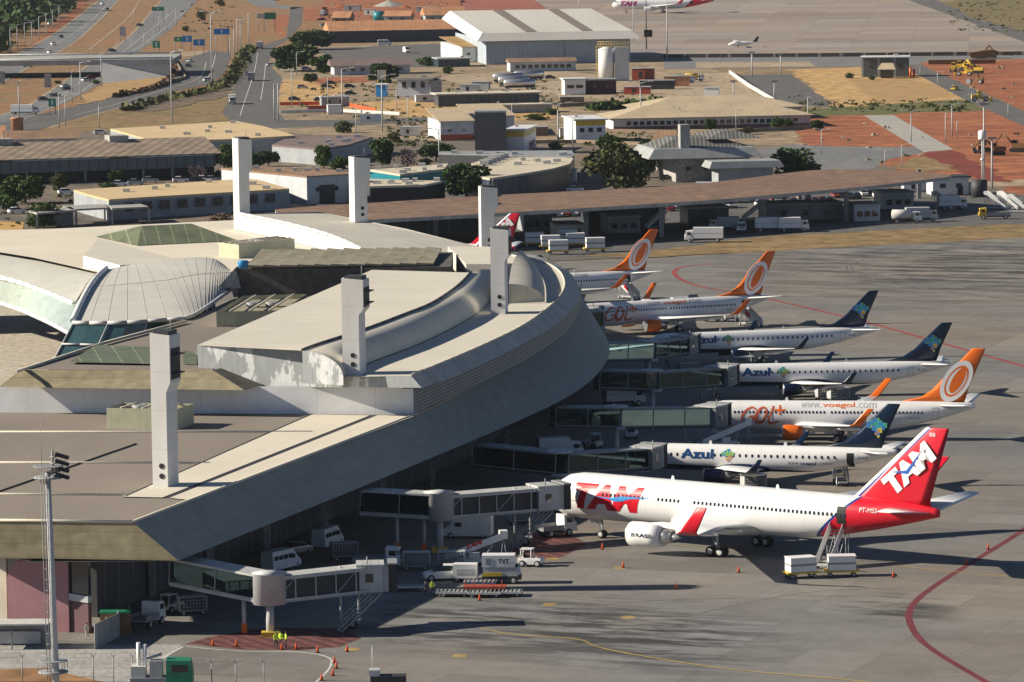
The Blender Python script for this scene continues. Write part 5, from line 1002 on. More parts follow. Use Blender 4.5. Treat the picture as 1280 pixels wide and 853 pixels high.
# ================================================================ far ground
sheet('yard_ground', [(-300, 160), (300, 150), (520, 150), (1000, 165), (1290, 215), (1290, 262), (1200, 300), (-300, 330)], -.09, mat('yard_mix', (.1, .095, .09), .9, .35, .035, var2=(.24, .18, .12), fine=.5))
sheet('works_ground', [(340, 62), (560, 50), (820, 60), (900, 90), (1050, 135), (1000, 182), (520, 175), (345, 165)], -.088, mat('works_mix', (.38, .28, .17), .95, .4, .025, var2=(.22, .17, .11), fine=.35))
sheet('dry_field', [(-200, -60), (560, -60), (570, 20), (400, 50), (340, 60), (200, 160), (-300, 160)], -.1, 'grass_dry')
sheet('grass_field', [(85, 150), (190, 128), (290, 110), (283, 135), (290, 152), (220, 160), (-60, 170), (60, 155)], -.08, 'grass_olive')
sheet('soil_bank', [(36, 57), (60, 38), (85, 18), (100, -4), (116, -4), (98, 19), (74, 37), (44, 57)], -.075, 'red_soil')
sheet('soil_patch', [(342, 20), (363, 18), (355, 46), (345, 47)], -.08, 'red_soil'); sheet('soil_patch', [(380, 9), (410, 9), (405, 25), (378, 27)], -.08, 'red_soil'); sheet('construction_soil', [(405, 0), (575, -5), (578, 24), (400, 26)], -.08, 'red_soil')
sheet('red_field', [(575, -12), (680, -12), (692, 12), (600, 16), (580, 12)], -.08, mat('red_turf', (.26, .09, .05), .95, .2, .01, var2=(.34, .1, .08)))
RD = -.05
sheet('carriageway', [(125, -3), (123, 0), (98.5, 19), (74, 37), (44, 58), (16, 69), (-30, 84), (-30, 118), (0, 105), (42, 81), (67, 68.6), (83, 58), (105.5, 42), (130, 23), (148, 0), (150, -3)], RD, 'road_grey')
sheet('carriageway', [(203, -3), (186, 21), (169, 37), (151, 53), (135, 67), (112.5, 80), (77, 104), (31.6, 134), (-30, 152), (-30, 168), (0, 158), (44, 142), (77, 130), (112.5, 112), (135, 98), (150, 80), (180, 60), (203.5, 44), (216, 35), (226, 23), (247, 0), (249, -3)], RD, 'road_grey')
sheet('ramp_road', [(261, 64), (288, 65), (284, 85), (275.6, 96), (260, 105.5), (200, 118), (190, 123), (158, 134), (105.5, 146), (83, 151), (40, 165), (-20, 172), (-20, 158), (35, 146), (88, 134), (144, 121), (200, 107.5), (219, 98.5), (226, 76)], RD+.01, 'asphalt')
sheet('cross_road', [(150, 71), (165, 66.5), (262, 63.5), (262, 68), (218, 72)], RD, 'pale_dirt')
sheet('access_road', [(312.5, 61.5), (307, 72), (298, 98), (288, 121), (277, 141), (288, 150), (330, 160), (420, 158), (540, 152), (545, 146), (440, 150), (356, 150), (349, 141), (346, 123), (353, 98), (335, 79), (339, 61.5), (355, 53), (376, 32), (379, 9), (363.5, 9), (358, 47)], RD, 'asphalt')
sheet('side_road', [(300, -4), (345, -4), (345, 6), (379, 9), (363, 12), (320, 8)], RD, 'road_grey')
sheet('parking_ground', [(350, 100), (430, 96), (425, 132), (348, 132)], -.07, 'sand'); sheet('parking_ground', [(400, 60), (570, 54), (590, 72), (545, 84), (400, 84)], -.07, 'asphalt'); sheet('dirt_strip', [(420, 130), (560, 122), (700, 135), (690, 150), (540, 148), (430, 140)], -.06, 'sand'); sheet('dirt_strip', [(395, 98), (460, 95), (460, 102), (395, 106)], -.06, 'red_soil')
sheet('service_yard', [(540, 95), (700, 88), (900, 112), (962, 126), (800, 130), (690, 118), (600, 112)], -.065, 'pale_dirt')
for a, b in (([(41, 81.5), (-5, 108)], 0), ([(112, 80.5), (76, 104.5), (31, 134.5), (-5, 145)], 0), ([(67.5, 69), (105.5, 43), (148, 1)], 0), ([(201, 1), (169, 38), (136, 67)], 0), ([(175, 0), (160, 22), (112, 62)], 0), ([(189, 124), (105, 147), (60, 160)], 0), ([(123, 1), (74, 38), (17, 70)], 0)): stripe('kerb_line', a, 1.1, 'pale_dirt', z=RD+.03, n=6)
sheet('far_apron', [(655, -25), (1095, -25), (1135, 0), (1290, 56), (1290, 67), (800, 70), (700, 72), (690, 15), (668, 0)], -.06, 'apron_far')
sheet('taxiway', [(1095, -25), (1250, -25), (1170, 0), (1290, 43), (1290, 56), (1135, 0)], -.055, 'asphalt'); sheet('green_verge', [(1180, 4), (1250, -8), (1400, -8), (1300, 45), (1215, 22)], -.05, mat('verge_green', (.13, .12, .045), .95, .3, .02, var2=(.22, .15, .07)))
sheet('perimeter_road', [(830, 72), (1290, 69), (1290, 78), (1000, 84), (830, 86)], -.055, 'road_grey'); sheet('pale_strip', [(870, 78), (1010, 77), (1020, 83), (870, 85)], -.05, 'pale_dirt')
sheet('dirt_yard', [(800, 116), (890, 91), (912, 91), (961, 126), (800, 130)], -.058, 'pale_dirt'); sheet('asphalt_lot', [(916, 94), (988, 93), (1048, 135), (968, 128)], -.055, 'asphalt')
sheet('sand_field', [(982, 87), (1078, 84), (1150, 92), (1212, 118), (1190, 130), (1085, 138), (1048, 134)], -.053, 'sand'); sheet('brown_field', [(1060, 100), (1140, 97), (1205, 120), (1100, 130)], -.05, mat('brown_turf', (.4, .24, .1), .95, .25, .03, var2=(.42, .27, .11)))
sheet('grass_belt', [(1000, 137), (1085, 132), (1205, 124), (1235, 138), (1120, 142), (1005, 146)], -.045, 'green_grass')
sheet('red_soil_field', [(985, 150), (1005, 142), (1120, 139), (1236, 133), (1400, 190), (1400, 262), (1290, 245), (1215, 222), (1120, 213), (1010, 183)], -.06, 'red_soil'); sheet('red_soil_field', [(1150, 78), (1290, 73), (1400, 72), (1400, 150), (1290, 142), (1160, 86)], -.052, 'red_soil')
sheet('gravel_bed', [(1080, 144.5), (1116, 143.5), (1192, 187), (1156, 191)], -.03, 'gravel'); sheet('soil_rows', [(1154, 191), (1192, 187), (1262, 228), (1222, 226)], -.025, 'red_dark'); sheet('access_track', [(1125, 82), (1152, 82), (1290, 143), (1400, 190), (1400, 215), (1290, 162), (1205, 124)], -.04, 'asphalt')
sheet('bend_road', [(935, 190), (985, 181), (1040, 183), (1150, 184), (1160, 190), (1110, 199), (1090, 212), (1000, 213)], -.045, 'road_grey'); sheet('grass_patch', [(1112, 209), (1140, 198), (1195, 194), (1205, 212), (1150, 215)], -.04, 'grass_olive'); sheet('track', [(1180, 226), (1290, 224), (1290, 232), (1190, 234)], -.04, 'pale_dirt')
# ================================================================ buildings
def windows(root, p, d, n_, L_, zs, cnt, w_, h_, m='glass_dark', name='window', start=.06):
    """cnt openings along the front (p + d*t), each its own part"""
    src = None
    for z in zs:
        for i in range(cnt):
            t = start*L_ + (L_*(1-2*start))*(i+.5)/cnt; q = p+d*t+n_*.04
            if src is None:
                src = MB().box((0, 0, 0), (w_, .16, h_), m).build(name, None, root); src.rotation_euler.z = math.atan2(d.y, d.x); src.location = (q.x, q.y, z)
            else:
                c = src.copy(); COL.objects.link(c); c.parent = root; c.location = (q.x, q.y, z)
def bld(name, label, L, R_, h, dep, roof='flat', wall='white', rm='cream', rh=2.0, ov=.6, win=None, band=None, door=None, cat='building', group=None):
    a, b = G(*L), G(*R_); d = b-a; lim_ = 2.0 if name.startswith('white_hall') or name in ('arcade_building', 'long_school') else .16; d.y = max(-lim_*abs(d.x), min(lim_*abs(d.x), d.y)); Ln = d.length; d.normalize(); n_ = Vector((d.y, -d.x, 0))
    t = thing(name, label, cat, a, 0, group)
    c = lambda x, y, z: tuple(d*x - n_*y + Vector((0, 0, z)))
    MB().add([c(0, 0, 0), c(Ln, 0, 0), c(Ln, dep, 0), c(0, dep, 0), c(0, 0, h), c(Ln, 0, h), c(Ln, dep, h), c(0, dep, h)], [(3, 2, 1, 0), (4, 5, 6, 7), (0, 1, 5, 4), (1, 2, 6, 5), (2, 3, 7, 6), (3, 0, 4, 7)], wall).build('wall', None, t)
    x0, x1, y0, y1, e = -ov, Ln+ov, -ov, dep+ov, .18
    if roof == 'flat': r = [c(x0, y0, h), c(x1, y0, h), c(x1, y1, h), c(x0, y1, h), c(x0, y0, h+e*2), c(x1, y0, h+e*2), c(x1, y1, h+e*2), c(x0, y1, h+e*2)]; fs = [(3, 2, 1, 0), (4, 5, 6, 7), (0, 1, 5, 4), (1, 2, 6, 5), (2, 3, 7, 6), (3, 0, 4, 7)]
    elif roof == 'shed': r = [c(x0, y0, h), c(x1, y0, h), c(x1, y1, h+rh), c(x0, y1, h+rh), c(x0, y0, h+e), c(x1, y0, h+e), c(x1, y1, h+rh+e), c(x0, y1, h+rh+e)]; fs = [(3, 2, 1, 0), (4, 5, 6, 7), (0, 1, 5, 4), (1, 2, 6, 5), (2, 3, 7, 6), (3, 0, 4, 7)]
    else:
        i = 0 if roof == 'gable' else min(dep/2, Ln*.3); m = (y0+y1)/2
        r = [c(x0, y0, h), c(x1, y0, h), c(x1, y1, h), c(x0, y1, h), c(x0+i, m, h+rh), c(x1-i, m, h+rh)]; fs = [(0, 1, 5, 4), (1, 2, 5), (2, 3, 4, 5), (3, 0, 4), (3, 2, 1, 0)]
    MB().add(r, fs, rm).build('roof', None, t)
    if win is None and h > 2.5 and Ln > 7 and wall not in ('dark_glaze', 'black', 'dark', 'wall_blue') and 'concrete_block' not in name: win = ((h*.55,), max(2, int(Ln/4.5)), 1.3, 1.0)
    rj = random.Random(int(Ln*10)); zt = h+(.36 if roof == 'flat' else rh*.5)
    for k in range(min(6, int(Ln*dep/90)) if roof == 'flat' else 0): q = c(Ln*rj.uniform(.1, .9), dep*rj.uniform(.15, .85), zt+.4); MB().box(q, (rj.uniform(.8, 1.6), rj.uniform(.8, 1.4), .8), 'dirty_white').build('roof_unit', None, t)
    MB().add([c(-ov, -ov-.12, h-.05), c(Ln+ov, -ov-.12, h-.05), c(Ln+ov, -ov-.12, h+.12), c(-ov, -ov-.12, h+.12), c(-ov, -ov+.0, h-.05), c(Ln+ov, -ov+.0, h-.05)], [(0, 1, 2, 3), (0, 1, 5, 4)], 'light_grey').build('gutter', None, t)
    if win: zs, cnt, w_, h_ = win; windows(t, Vector((0, 0, 0)), d, n_, Ln, zs, cnt, w_, h_)
    if band: z0, z1, m = band; MB().add([c(-.05, -.07, z0), c(Ln+.05, -.07, z0), c(Ln+.05, -.07, z1), c(-.05, -.07, z1), c(Ln+.06, dep, z0), c(Ln+.06, dep, z1)], [(0, 1, 2, 3), (1, 4, 5, 2)], m).build('painted_band', None, t)
    if door: x, w_, h_, m = door; MB().add([c(x*Ln-w_/2, -.06, .02), c(x*Ln+w_/2, -.06, .02), c(x*Ln+w_/2, -.06, h_), c(x*Ln-w_/2, -.06, h_)], [(0, 1, 2, 3)], m).build('door', None, t)
    return t, d, n_, Ln, c
def slab(name, label, poly, z, rm, wall, th=.5, inset=0, z0=0, cat='building', win=None):
    """roof outline given as seen in the photograph at its own level, with walls below"""
    P_ = [G(u, v, z) for u, v in poly]; o = sum(P_, Vector())/len(P_); o.z = 0; t = thing(name, label, cat, o)
    q = [(p.x-o.x, p.y-o.y) for p in P_]; MB().prism(q, z-th, z, rm).build('roof', None, t)
    k = 1-inset; MB().prism([(x*k, y*k) for x, y in q], z0, z-th-.01, wall).build('wall', None, t)
    rj = random.Random(len(q)*7+int(abs(o.x)))
    for kk in range(7): p = Vector((*q[rj.randrange(len(q))], 0)).lerp(Vector((*q[rj.randrange(len(q))], 0)), rj.uniform(.2, .8))*.8; MB().box((p.x, p.y, z+.4), (rj.uniform(1, 2), rj.uniform(1, 2), .8), 'dirty_white').build('roof_unit', None, t)
    if win:
        i, j, cnt, w_, h_, zz = win; a, b = Vector((*q[i], 0))*k, Vector((*q[j], 0))*k; d = b-a; L_ = d.length; d.normalize(); n_ = Vector((d.y, -d.x, 0)); n_ = n_ if n_.y < 0 else -n_; windows(t, a+n_*.1, d, n_, L_, (zz,), cnt, w_, h_)
    return t
mat('tile_brown', (.3, .19, .12), .85, .2, .2, ribs=((1, 0, 0), 1.2, .2, .85)); mat('tile_orange', (.5, .25, .13), .85, .2, .2, ribs=((1, 0, 0), 2, .15, .8)); mat('tile_beige', (.5, .4, .27), .85, .15, .15, ribs=((1, .1, 0), 1.6, .15, .9)); mat('roof_yellowish', (.62, .47, .27), .8, .08, .05, ribs=((.2, 1, 0), 4, .1, .92))
mat('wall_grey', (.33, .35, .37), .8, .15, .3, ribs=((1, 0, 0), 3, .03, .7)); mat('wall_blue', (.035, .045, .075), .7, .1, .2, ribs=((1, 0, 0), 3, .04, .6)); mat('wall_pale', (.55, .57, .6), .75, .12, .3, ribs=((1, .2, 0), 2.5, .05, .85)); mat('hangar_wall', (.4, .46, .52), .6, .08, .2, ribs=((1, 0, 0), 1.8, .12, .78)); mat('hangar_roof', (.6, .58, .53), .7, .08, .03, ribs=((1, 0, 0), 3.5, .04, .9))
mat('moss_roof', (.24, .21, .16), .9, .35, .5); mat('dark_glaze', (.05, .07, .09), .3, .2, .3, ribs=((1, 0, 0), 2.2, .1, 1.8)); mat('canopy_brown', (.235, .15, .1), .85, .18, .02, var2=(.2, .12, .085), ribs=((.15, 1, 0), 3.2, .12, .86), fine=.4)
# orange warehouse, construction roofs
bld('warehouse', 'long warehouse with ribbed orange roof and dark blue wall', (413, 54), (584, 50.5), 5.2, 22, 'gable', 'wall_blue', 'tile_orange', 4.2, win=None)
bld('site_house', 'low house with a pale tiled roof left behind the orange warehouse', (415, 30), (436, 30), 3, 14, 'gable', 'tile_brown', 'tile_orange', 3); bld('site_house', 'wide gabled house behind the right end of the orange warehouse', (532, 27), (582, 26), 3, 16, 'gable', 'wall_grey', 'tile_orange', 4); bld('site_house', 'small gabled house behind the middle of the orange warehouse', (480, 27), (512, 27), 2.6, 12, 'gable', 'wall_grey', 'tile_orange', 2.6)
t = thing('site_tank', 'blue cylindrical tank at the construction site', 'tank', G(474, 26)); MB().lathe([(3.2, 0), (3.2, 4.5), (.3, 5)], m='teal', n=18).build('shell', None, t)
# hangar
a, b = G(608, 81), G(788, 77.5); d = b-a; Ln = d.length; d.normalize(); n_ = Vector((d.y, -d.x, 0)); t = thing('hangar', 'huge pale blue-grey hangar with broad white roof and two brown roof stripes', 'hangar', a)
c = lambda x, y, z: tuple(d*x-n_*y+Vector((0, 0, z)))
MB().add([c(0, 0, 0), c(Ln, 0, 0), c(Ln, 92, 0), c(0, 92, 0), c(0, 0, 9.6), c(Ln, 0, 9.6), c(Ln, 92, 9.6), c(0, 92, 9.6)], [(0, 1, 5, 4), (1, 2, 6, 5), (2, 3, 7, 6), (3, 0, 4, 7)], 'hangar_wall').build('wall', None, t)
MB().add([c(-4, -2, 9.3), c(Ln+4, -2, 9.3), c(Ln+1, 1.5, 12.4), c(-1, 1.5, 12.4), c(Ln-8, 47, 20), c(-8, 47, 20), c(Ln+1, 94, 12), c(-1, 94, 12)], [(0, 1, 2, 3), (3, 2, 4, 5), (5, 4, 6, 7)], 'hangar_roof').build('roof', None, t)
MB().add([c(-4, -2, 9.2), c(-1.1, 1.4, 12.5), c(-8.1, 47, 20.1), c(-12, 44, 17)], [(0, 1, 2, 3)], 'white').build('gable_fascia', None, t)
for x in (.28, .67): MB().add([c(x*Ln, 2, 12.62), c(x*Ln+4.5, 2, 12.62), c(x*Ln-2.5, 46.5, 20.06), c(x*Ln-7, 46.5, 20.06)], [(0, 1, 2, 3)], mat('stripe_brown', (.22, .19, .16), .8, .1)).build('roof_stripe', None, t)
MB().add([c(Ln*.535, -.1, 0), c(Ln*.55, -.1, 0), c(Ln*.55, -.1, 9.4), c(Ln*.535, -.1, 9.4)], [(0, 1, 2, 3)], 'wall_grey').build('door_gap', None, t)
bld('hangar_annex', 'white annex with brown floor yard left of the hangar', (578, 78), (607, 76), 6, 60, 'shed', 'white', 'brown_turf', 2); bld('office', 'low tiled-roof office in front of the hangar', (638, 90), (719, 86), 3.6, 8, 'gable', 'wall_pale', 'tile_brown', 1.4, win=((1.9,), 9, 1.6, 1.3))
t = thing('silo', 'white round silo with yellow railings beside a square grey tower', 'silo', G(758, 101)); MB().lathe([(2.9, 0), (2.9, 11.5), (.5, 12.4)], m='white', n=24).build('tank', None, t); MB().bb(3.2, 8.2, -2, 2.4, 0, 12.2, 'wall_pale').build('square_tower', None, t)
r = MB()
for x in range(-3, 9, 1): r.tube((x, -2.6, 12.1), (x, -2.6, 14.2), .1, 'yellow', 4)
for z in (12.4, 13.3, 14.2): r.tube((-3, -2.6, z), (8.3, -2.6, z), .1, 'yellow', 4)
for z in range(0, 12, 1): r.tube((-3.6, -1, z), (-3.0, -1.6, z), .08, 'yellow', 4)
r.tube((-3.6, -1, 0), (-3.6, -1, 13), .12, 'yellow', 4).build('railing', None, t)
bld('plant_office', 'small white plant office with grey window band', (706, 119), (732, 118.5), 5.2, 8, 'flat', 'white', 'white', win=((2.8,), 2, 2.4, 1.1)); bld('pump_house', 'maroon walled pump house below the silo', (733, 117.5), (770, 116), 4.6, 8, 'flat', mat('maroon', (.1, .045, .06), .8, .15), 'grey')
for k, (u, v) in enumerate(((626, 104), (633, 108), (640, 112), (652, 101))):
    t = thing('tank_trailer', ['silver tank trailer farthest left in the tank yard', 'silver tank trailer second from the left', 'silver tank trailer nearest in the tank yard', 'silver tank trailer behind the others'][k], 'tank trailer', G(u, v), .12, 'silver tank trailers'); MB().lathe([(.4, 0), (1.35, .4), (1.35, 11), (.4, 11.4)], (-3, 0, 2.3), 'silver', 18, 'x').build('tank', None, t); MB().bb(-2.5, 8, -.8, .8, .6, 1.1, 'dark').build('chassis', None, t); wheels(t, (-1.5, 5.5, 7), .9, .5, .4)
bld('open_shed', 'long open shed with pale flat roof and dark front', (548, 133.5), (674, 129), 3.8, 10, 'flat', 'dark_glaze', 'cream', ov=1); bld('storage_row', 'low grey storage row with pale roof in front of the open shed', (612, 142), (690, 139), 2.4, 6, 'flat', 'wall_grey', 'cream')
bld('round_roof_block', 'pale block with mossy flat roof behind the dirt strip', (497, 121), (537, 121), 6, 14, 'flat', 'wall_pale', 'moss_roof', ov=1.5, win=((4,), 3, 1.4, 2)); bld('side_block', 'shaded grey block with mossy roof joined to the pale block', (538, 121), (553, 118), 5.2, 12, 'flat', 'wall_grey', 'moss_roof', ov=1)
bld('workshop', 'low workshop with brown-grey roof near the two dark trees', (418, 94), (514, 89), 3.4, 12, 'gable', 'wall_pale', mat('roof_slate', (.2, .15, .14), .85, .15, .2), 2.4, ov=1.4, win=((1.9,), 7, 1.5, 1.3)); bld('container_office', 'grey open carport with flat roof beside the van parking', (548, 84), (588, 80), 3, 14, 'flat', 'dark_glaze', 'light_grey')
bld('shop', 'white building with red base band and beige roof', (551, 176), (592, 174), 5.4, 26, 'shed', 'wall_pale', 'tile_beige', 2.4, band=(.1, 1.7, 'rust_red')); bld('shop_wing', 'white wing with beige roof behind the dark concrete block', (592, 170), (643, 166), 5.6, 30, 'shed', 'wall_pale', 'tile_beige', 2)
bld('concrete_block', 'tall windowless dark concrete block', (594, 193), (633, 192.5), 11.3, 8, 'flat', mat('old_concrete', (.14, .14, .135), .9, .18, .3, ribs=((1, 0, 0), 4.2, .02, .6)), 'grey', ov=.1)
t, d, n_, Ln, c = bld('kiosk_shop', 'white shop with yellow top band beside the dark concrete block', (632, 191), (655, 191), 6, 22, 'flat', 'white', 'white', band=(4.3, 5.9, 'yellow')); t, d, n_, Ln, c = bld('kiosk_shop', 'white two-storey house with yellow roof band and square windows', (720, 179), (757, 178), 6.4, 20, 'flat', 'white', 'white', band=(4.9, 6.3, 'yellow'), win=((3.6,), 3, 1.3, 1.2))
bld('grey_depot', 'grey depot with pale flat roof beside the dirt mound field', (1077, 96.5), (1136, 96), 7, 10, 'flat', mat('depot_wall', (.1, .115, .115), .7, .15, .3, ribs=((1, 0, 0), 5.8, .12, 3)), 'white', ov=.4); bld('kiosk', 'tiny kiosk with pyramid roof in front of the grey depot', (1101, 98), (1116, 98), 3.2, 5, 'hip', 'glass_dark', 'tile_beige', 2.2, ov=1.2)
t = thing('gas_bottles', 'orange-red cylinders beside the grey depot', 'gas cylinders', G(1138, 96.5)); MB().tube((0, 0, 0), (0, 0, 3.4), .45, 'orange', 8).build('cylinder', None, t); MB().tube((1.3, 0, 0), (1.3, 0, 3), .45, 'red', 8).build('cylinder', None, t)
slab('terminal_annex', 'very long low building with yellowish corrugated roof beside the dry grass', [(138, 161), (296, 151.5), (330, 158), (369, 169.5), (300, 173.5), (195, 177)], 5.2, 'roof_yellowish', 'wall_grey')
bld('brick_house', 'white walled house with a brown gable roof at the left edge', (9, 191), (104, 184), 3.6, 12, 'gable', 'dirty_white', 'tile_brown', 2.2, ov=1.2, win=((2.2,), 6, 1.2, 1.3)); bld('side_house', 'orange-roofed house cut by the left edge', (-40, 188), (8, 186), 4.4, 14, 'gable', 'tile_brown', 'tile_orange', 2)
t = thing('round_tank', 'orange round water tank behind the brown-roofed house', 'water tank', G(21.5, 163)); MB().lathe([(1.9, 0), (1.9, 3.4), (2.1, 3.5), (2.1, 3.8), (.2, 4)], m='tile_orange', n=18).build('shell', None, t)
mat('lean_roof', (.31, .24, .18), .9, .3, .3, ribs=((1, -.3, 0), 2.4, .3, .65))
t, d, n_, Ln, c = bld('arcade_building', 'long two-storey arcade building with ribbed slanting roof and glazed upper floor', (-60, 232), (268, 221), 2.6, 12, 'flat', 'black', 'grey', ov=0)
MB().add([c(0, -1.5, 2.7), c(Ln, -1.5, 2.7), c(Ln, 11, 2.7), c(0, 11, 2.7), c(0, -1.5, 5.6), c(Ln, -1.5, 5.6), c(Ln, 11, 5.6), c(0, 11, 5.6)], [(3, 2, 1, 0), (4, 5, 6, 7), (0, 1, 5, 4), (1, 2, 6, 5), (2, 3, 7, 6), (3, 0, 4, 7)], mat('glazed_band', (.13, .17, .2), .3, .2, .3, ribs=((1, 0, 0), 2.4, .12, .35))).build('glazed_storey', None, t)
MB().add([c(-1, -4.5, 6.0), c(Ln+1, -4.5, 6.0), c(Ln+1, 14, 9.2), c(-1, 14, 9.2), c(-1, -4.5, 6.3), c(Ln+1, -4.5, 6.3), c(Ln+1, 14, 9.5), c(-1, 14, 9.5)], [(3, 2, 1, 0), (4, 5, 6, 7), (0, 1, 5, 4), (1, 2, 6, 5), (2, 3, 7, 6), (3, 0, 4, 7)], 'lean_roof').build('slanting_roof', None, t)
for i in range(9): MB().box(c(Ln*(i+.5)/9, -1.4, 1.35), (.5, .5, 2.7), 'concrete_wall').build('column', None, t)
for x in (.19, .635): MB().add([c(x*Ln+dx, 11+dy, z) for z in (5.5, 10.6) for dx, dy in ((0, 0), (5, 0), (5, 6), (0, 6))], [(0, 1, 5, 4), (1, 2, 6, 5), (2, 3, 7, 6), (3, 0, 4, 7), (4, 5, 6, 7)], 'concrete_wall').build('stair_head', None, t)
slab('low_hall', 'dark flat-roofed hall behind the white vent tower', [(340, 181), (357, 173), (440, 169), (466, 171), (436, 181), (400, 186)], 4.5, 'roof_slate', 'wall_grey')
slab('long_store', 'long low building with yellowish roof and grey-blue wall behind the terminal', [(92, 237.5), (300, 224), (318, 223.5), (361.5, 236), (205, 245), (136, 249.5), (110, 243)], 4.8, 'roof_yellowish', 'wall_grey', win=(5, 3, 9, 2.4, 2.0, 2.9))
t, d, n_, Ln, c = bld('white_hall', 'white hall with a wide dark roller door', (384, 256), (434, 253), 6.3, 40, 'flat', 'wall_pale', 'tile_brown', ov=.1, door=(.5, 4.3*1.0, 4.4, 'dark'))
t, d, n_, Ln, c = bld('white_hall_wing', 'long white side wing of the hall with brown flat roof', (329, 249.5), (383.5, 255.5), 6.2, 16, 'flat', 'wall_pale', 'tile_brown', ov=.1)
for nm, poly, lb in (('carport', [(36, 263.5), (46, 266.5), (95, 262.5), (88, 258.5)], 'low concrete carport slab on thin posts, nearest the yellow paving'), ('carport', [(78, 257.5), (90, 262), (135, 259.5), (131, 255)], 'middle concrete carport slab with a white truck beneath'), ('carport', [(136, 257), (140, 260.5), (186, 258.5), (176, 255)], 'right concrete carport slab against the grey-blue wall')):
    P_ = [G(u, v, 3.6) for u, v in poly]; o = P_[0].copy(); o.z = 0; t = thing(nm, lb, 'carport', o); MB().prism([(p.x-o.x, p.y-o.y) for p in P_], 3.2, 3.6, 'concrete_wall').build('slab', None, t)
    for p in P_: MB().box((p.x-o.x, p.y-o.y, 1.6), (.5, .5, 3.2), 'concrete_wall').build('post', None, t)
    if poly[0][0] < 50: MB().bb(1.5, 9, 2, 6, 0, 3.1, 'wall_grey').build('booth', None, t)
sheet('tiled_paving', [(-20, 276), (30, 278), (28, 291), (-20, 290)], -.03, mat('yellow_paving', (.6, .36, .12), .8, .2, .3, ribs=((1, 1, 0), 1.6, .3, .7)))
slab('curved_hall', 'low hall with pale curved roof edge behind the long canopy', [(560, 214), (600, 201), (632, 196.5), (700, 197), (717, 198), (712, 205), (692, 210.5), (660, 216), (612, 223)], 5.4, mat('pale_roof2', (.58, .52, .4), .8, .1, .05), 'dark_glaze', win=(7, 5, 7, 2, 1.6, 3.0)); slab('back_wall_block', 'dark flat parapet block behind the curved hall', [(548, 192), (548, 189.5), (715, 188), (718, 194), (715, 196)], 5.6, 'grey', 'dark', th=.3)
t = [o for o in bpy.data.objects if o.name == 'curved_hall'][0]
for k in range(6):
    for j in range(2): p = G(604+k*5+j*3, 206-k*2.0+j*1.4, 5.4)-t.location; MB().box((p.x, p.y, 6.0), (1.6, 1.6, 1.2), 'dirty_white').build('roof_unit', None, t)
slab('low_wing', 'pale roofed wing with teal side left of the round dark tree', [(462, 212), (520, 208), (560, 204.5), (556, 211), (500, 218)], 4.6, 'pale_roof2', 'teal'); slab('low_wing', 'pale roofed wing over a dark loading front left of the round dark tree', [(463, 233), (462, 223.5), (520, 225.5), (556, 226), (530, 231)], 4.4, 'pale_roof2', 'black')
bld('site_cabin', 'small white cabin at the loading front', (473, 252), (487, 251.5), 2.7, 3, 'flat', 'white', 'white', door=(.45, 1, 2, 'black')); bld('site_cabin', 'white cabin with red mark beside the white hall', (425, 252.5), (440, 252), 2.7, 4, 'flat', 'white', 'white')
bld('long_school', 'long pale building with low beige roofs beyond the pagoda-roofed house', (767, 163), (1013, 158), 3.4, 26, 'hip', 'wall_pale', 'tile_beige', 3.0, ov=1.5, win=((1.9,), 26, 1.3, 1.1), band=(.1, 1.0, mat('plinth', (.22, .1, .09), .85, .2))); bld('back_wing', 'rear wing with beige roof behind the long pale building', (800, 152), (1002, 148), 3.6, 28, 'hip', 'wall_pale', 'tile_beige', 3.2, ov=1.5)
# pagoda-roofed house
t, d, n_, Ln, c = bld('pavilion', 'grey house with layered pagoda roofs, broad concrete eaves and a tall chimney box', (845, 228), (936, 224), 6.0, 22, 'flat', 'concrete_wall', 'grey', ov=.5)
def hiproof(x0, x1, y0, y1, z, h, ov, m, inset, nm='roof'):
    MB().add([c(x0-ov, y0-ov, z), c(x1+ov, y0-ov, z), c(x1+ov, y1+ov, z), c(x0-ov, y1+ov, z), c(x0+inset, y0+inset, z+h), c(x1-inset, y0+inset, z+h), c(x1-inset, y1-inset, z+h), c(x0+inset, y1-inset, z+h)], [(3, 2, 1, 0), (4, 5, 6, 7), (0, 1, 5, 4), (1, 2, 6, 5), (2, 3, 7, 6), (3, 0, 4, 7)], m).build(nm, None, t)
mat('tile_dark', (.1, .1, .095), .8, .25, .3, ribs=((1, 0, 0), 1.0, .35, 2.2)); mat('eave_concrete', (.32, .33, .33), .8, .2, .3)
hiproof(-6, Ln+1, -2, 20, 6.0, 2.4, 1.5, 'eave_concrete', .3, 'eave'); hiproof(-4, Ln-1, 1, 20, 8.4, 2.2, .3, 'tile_dark', 5); hiproof(Ln*.45, Ln+4, 3, 24, 10.2, 1.6, .2, 'tile_dark', 5, 'upper_roof'); hiproof(6, Ln+5, -14, -5, 4.1, 1.6, .5, 'eave_concrete', .3, 'porch_eave')
MB().add([c(8, -13, 0), c(Ln+3, -13, 0), c(Ln+3, -5, 0), c(8, -5, 0), c(8, -13, 4.1), c(Ln+3, -13, 4.1), c(Ln+3, -5, 4.1), c(8, -5, 4.1)], [(0, 1, 5, 4), (1, 2, 6, 5), (2, 3, 7, 6), (3, 0, 4, 7), (4, 5, 6, 7)], 'wall_grey').build('porch', None, t)
MB().add([c(1+dx, -1+dy, z) for z in (6, 14.2) for dx, dy in ((0, 0), (2.4, 0), (2.4, 3), (0, 3))], [(0, 1, 5, 4), (1, 2, 6, 5), (2, 3, 7, 6), (3, 0, 4, 7), (4, 5, 6, 7)], 'concrete_wall').build('chimney', None, t)
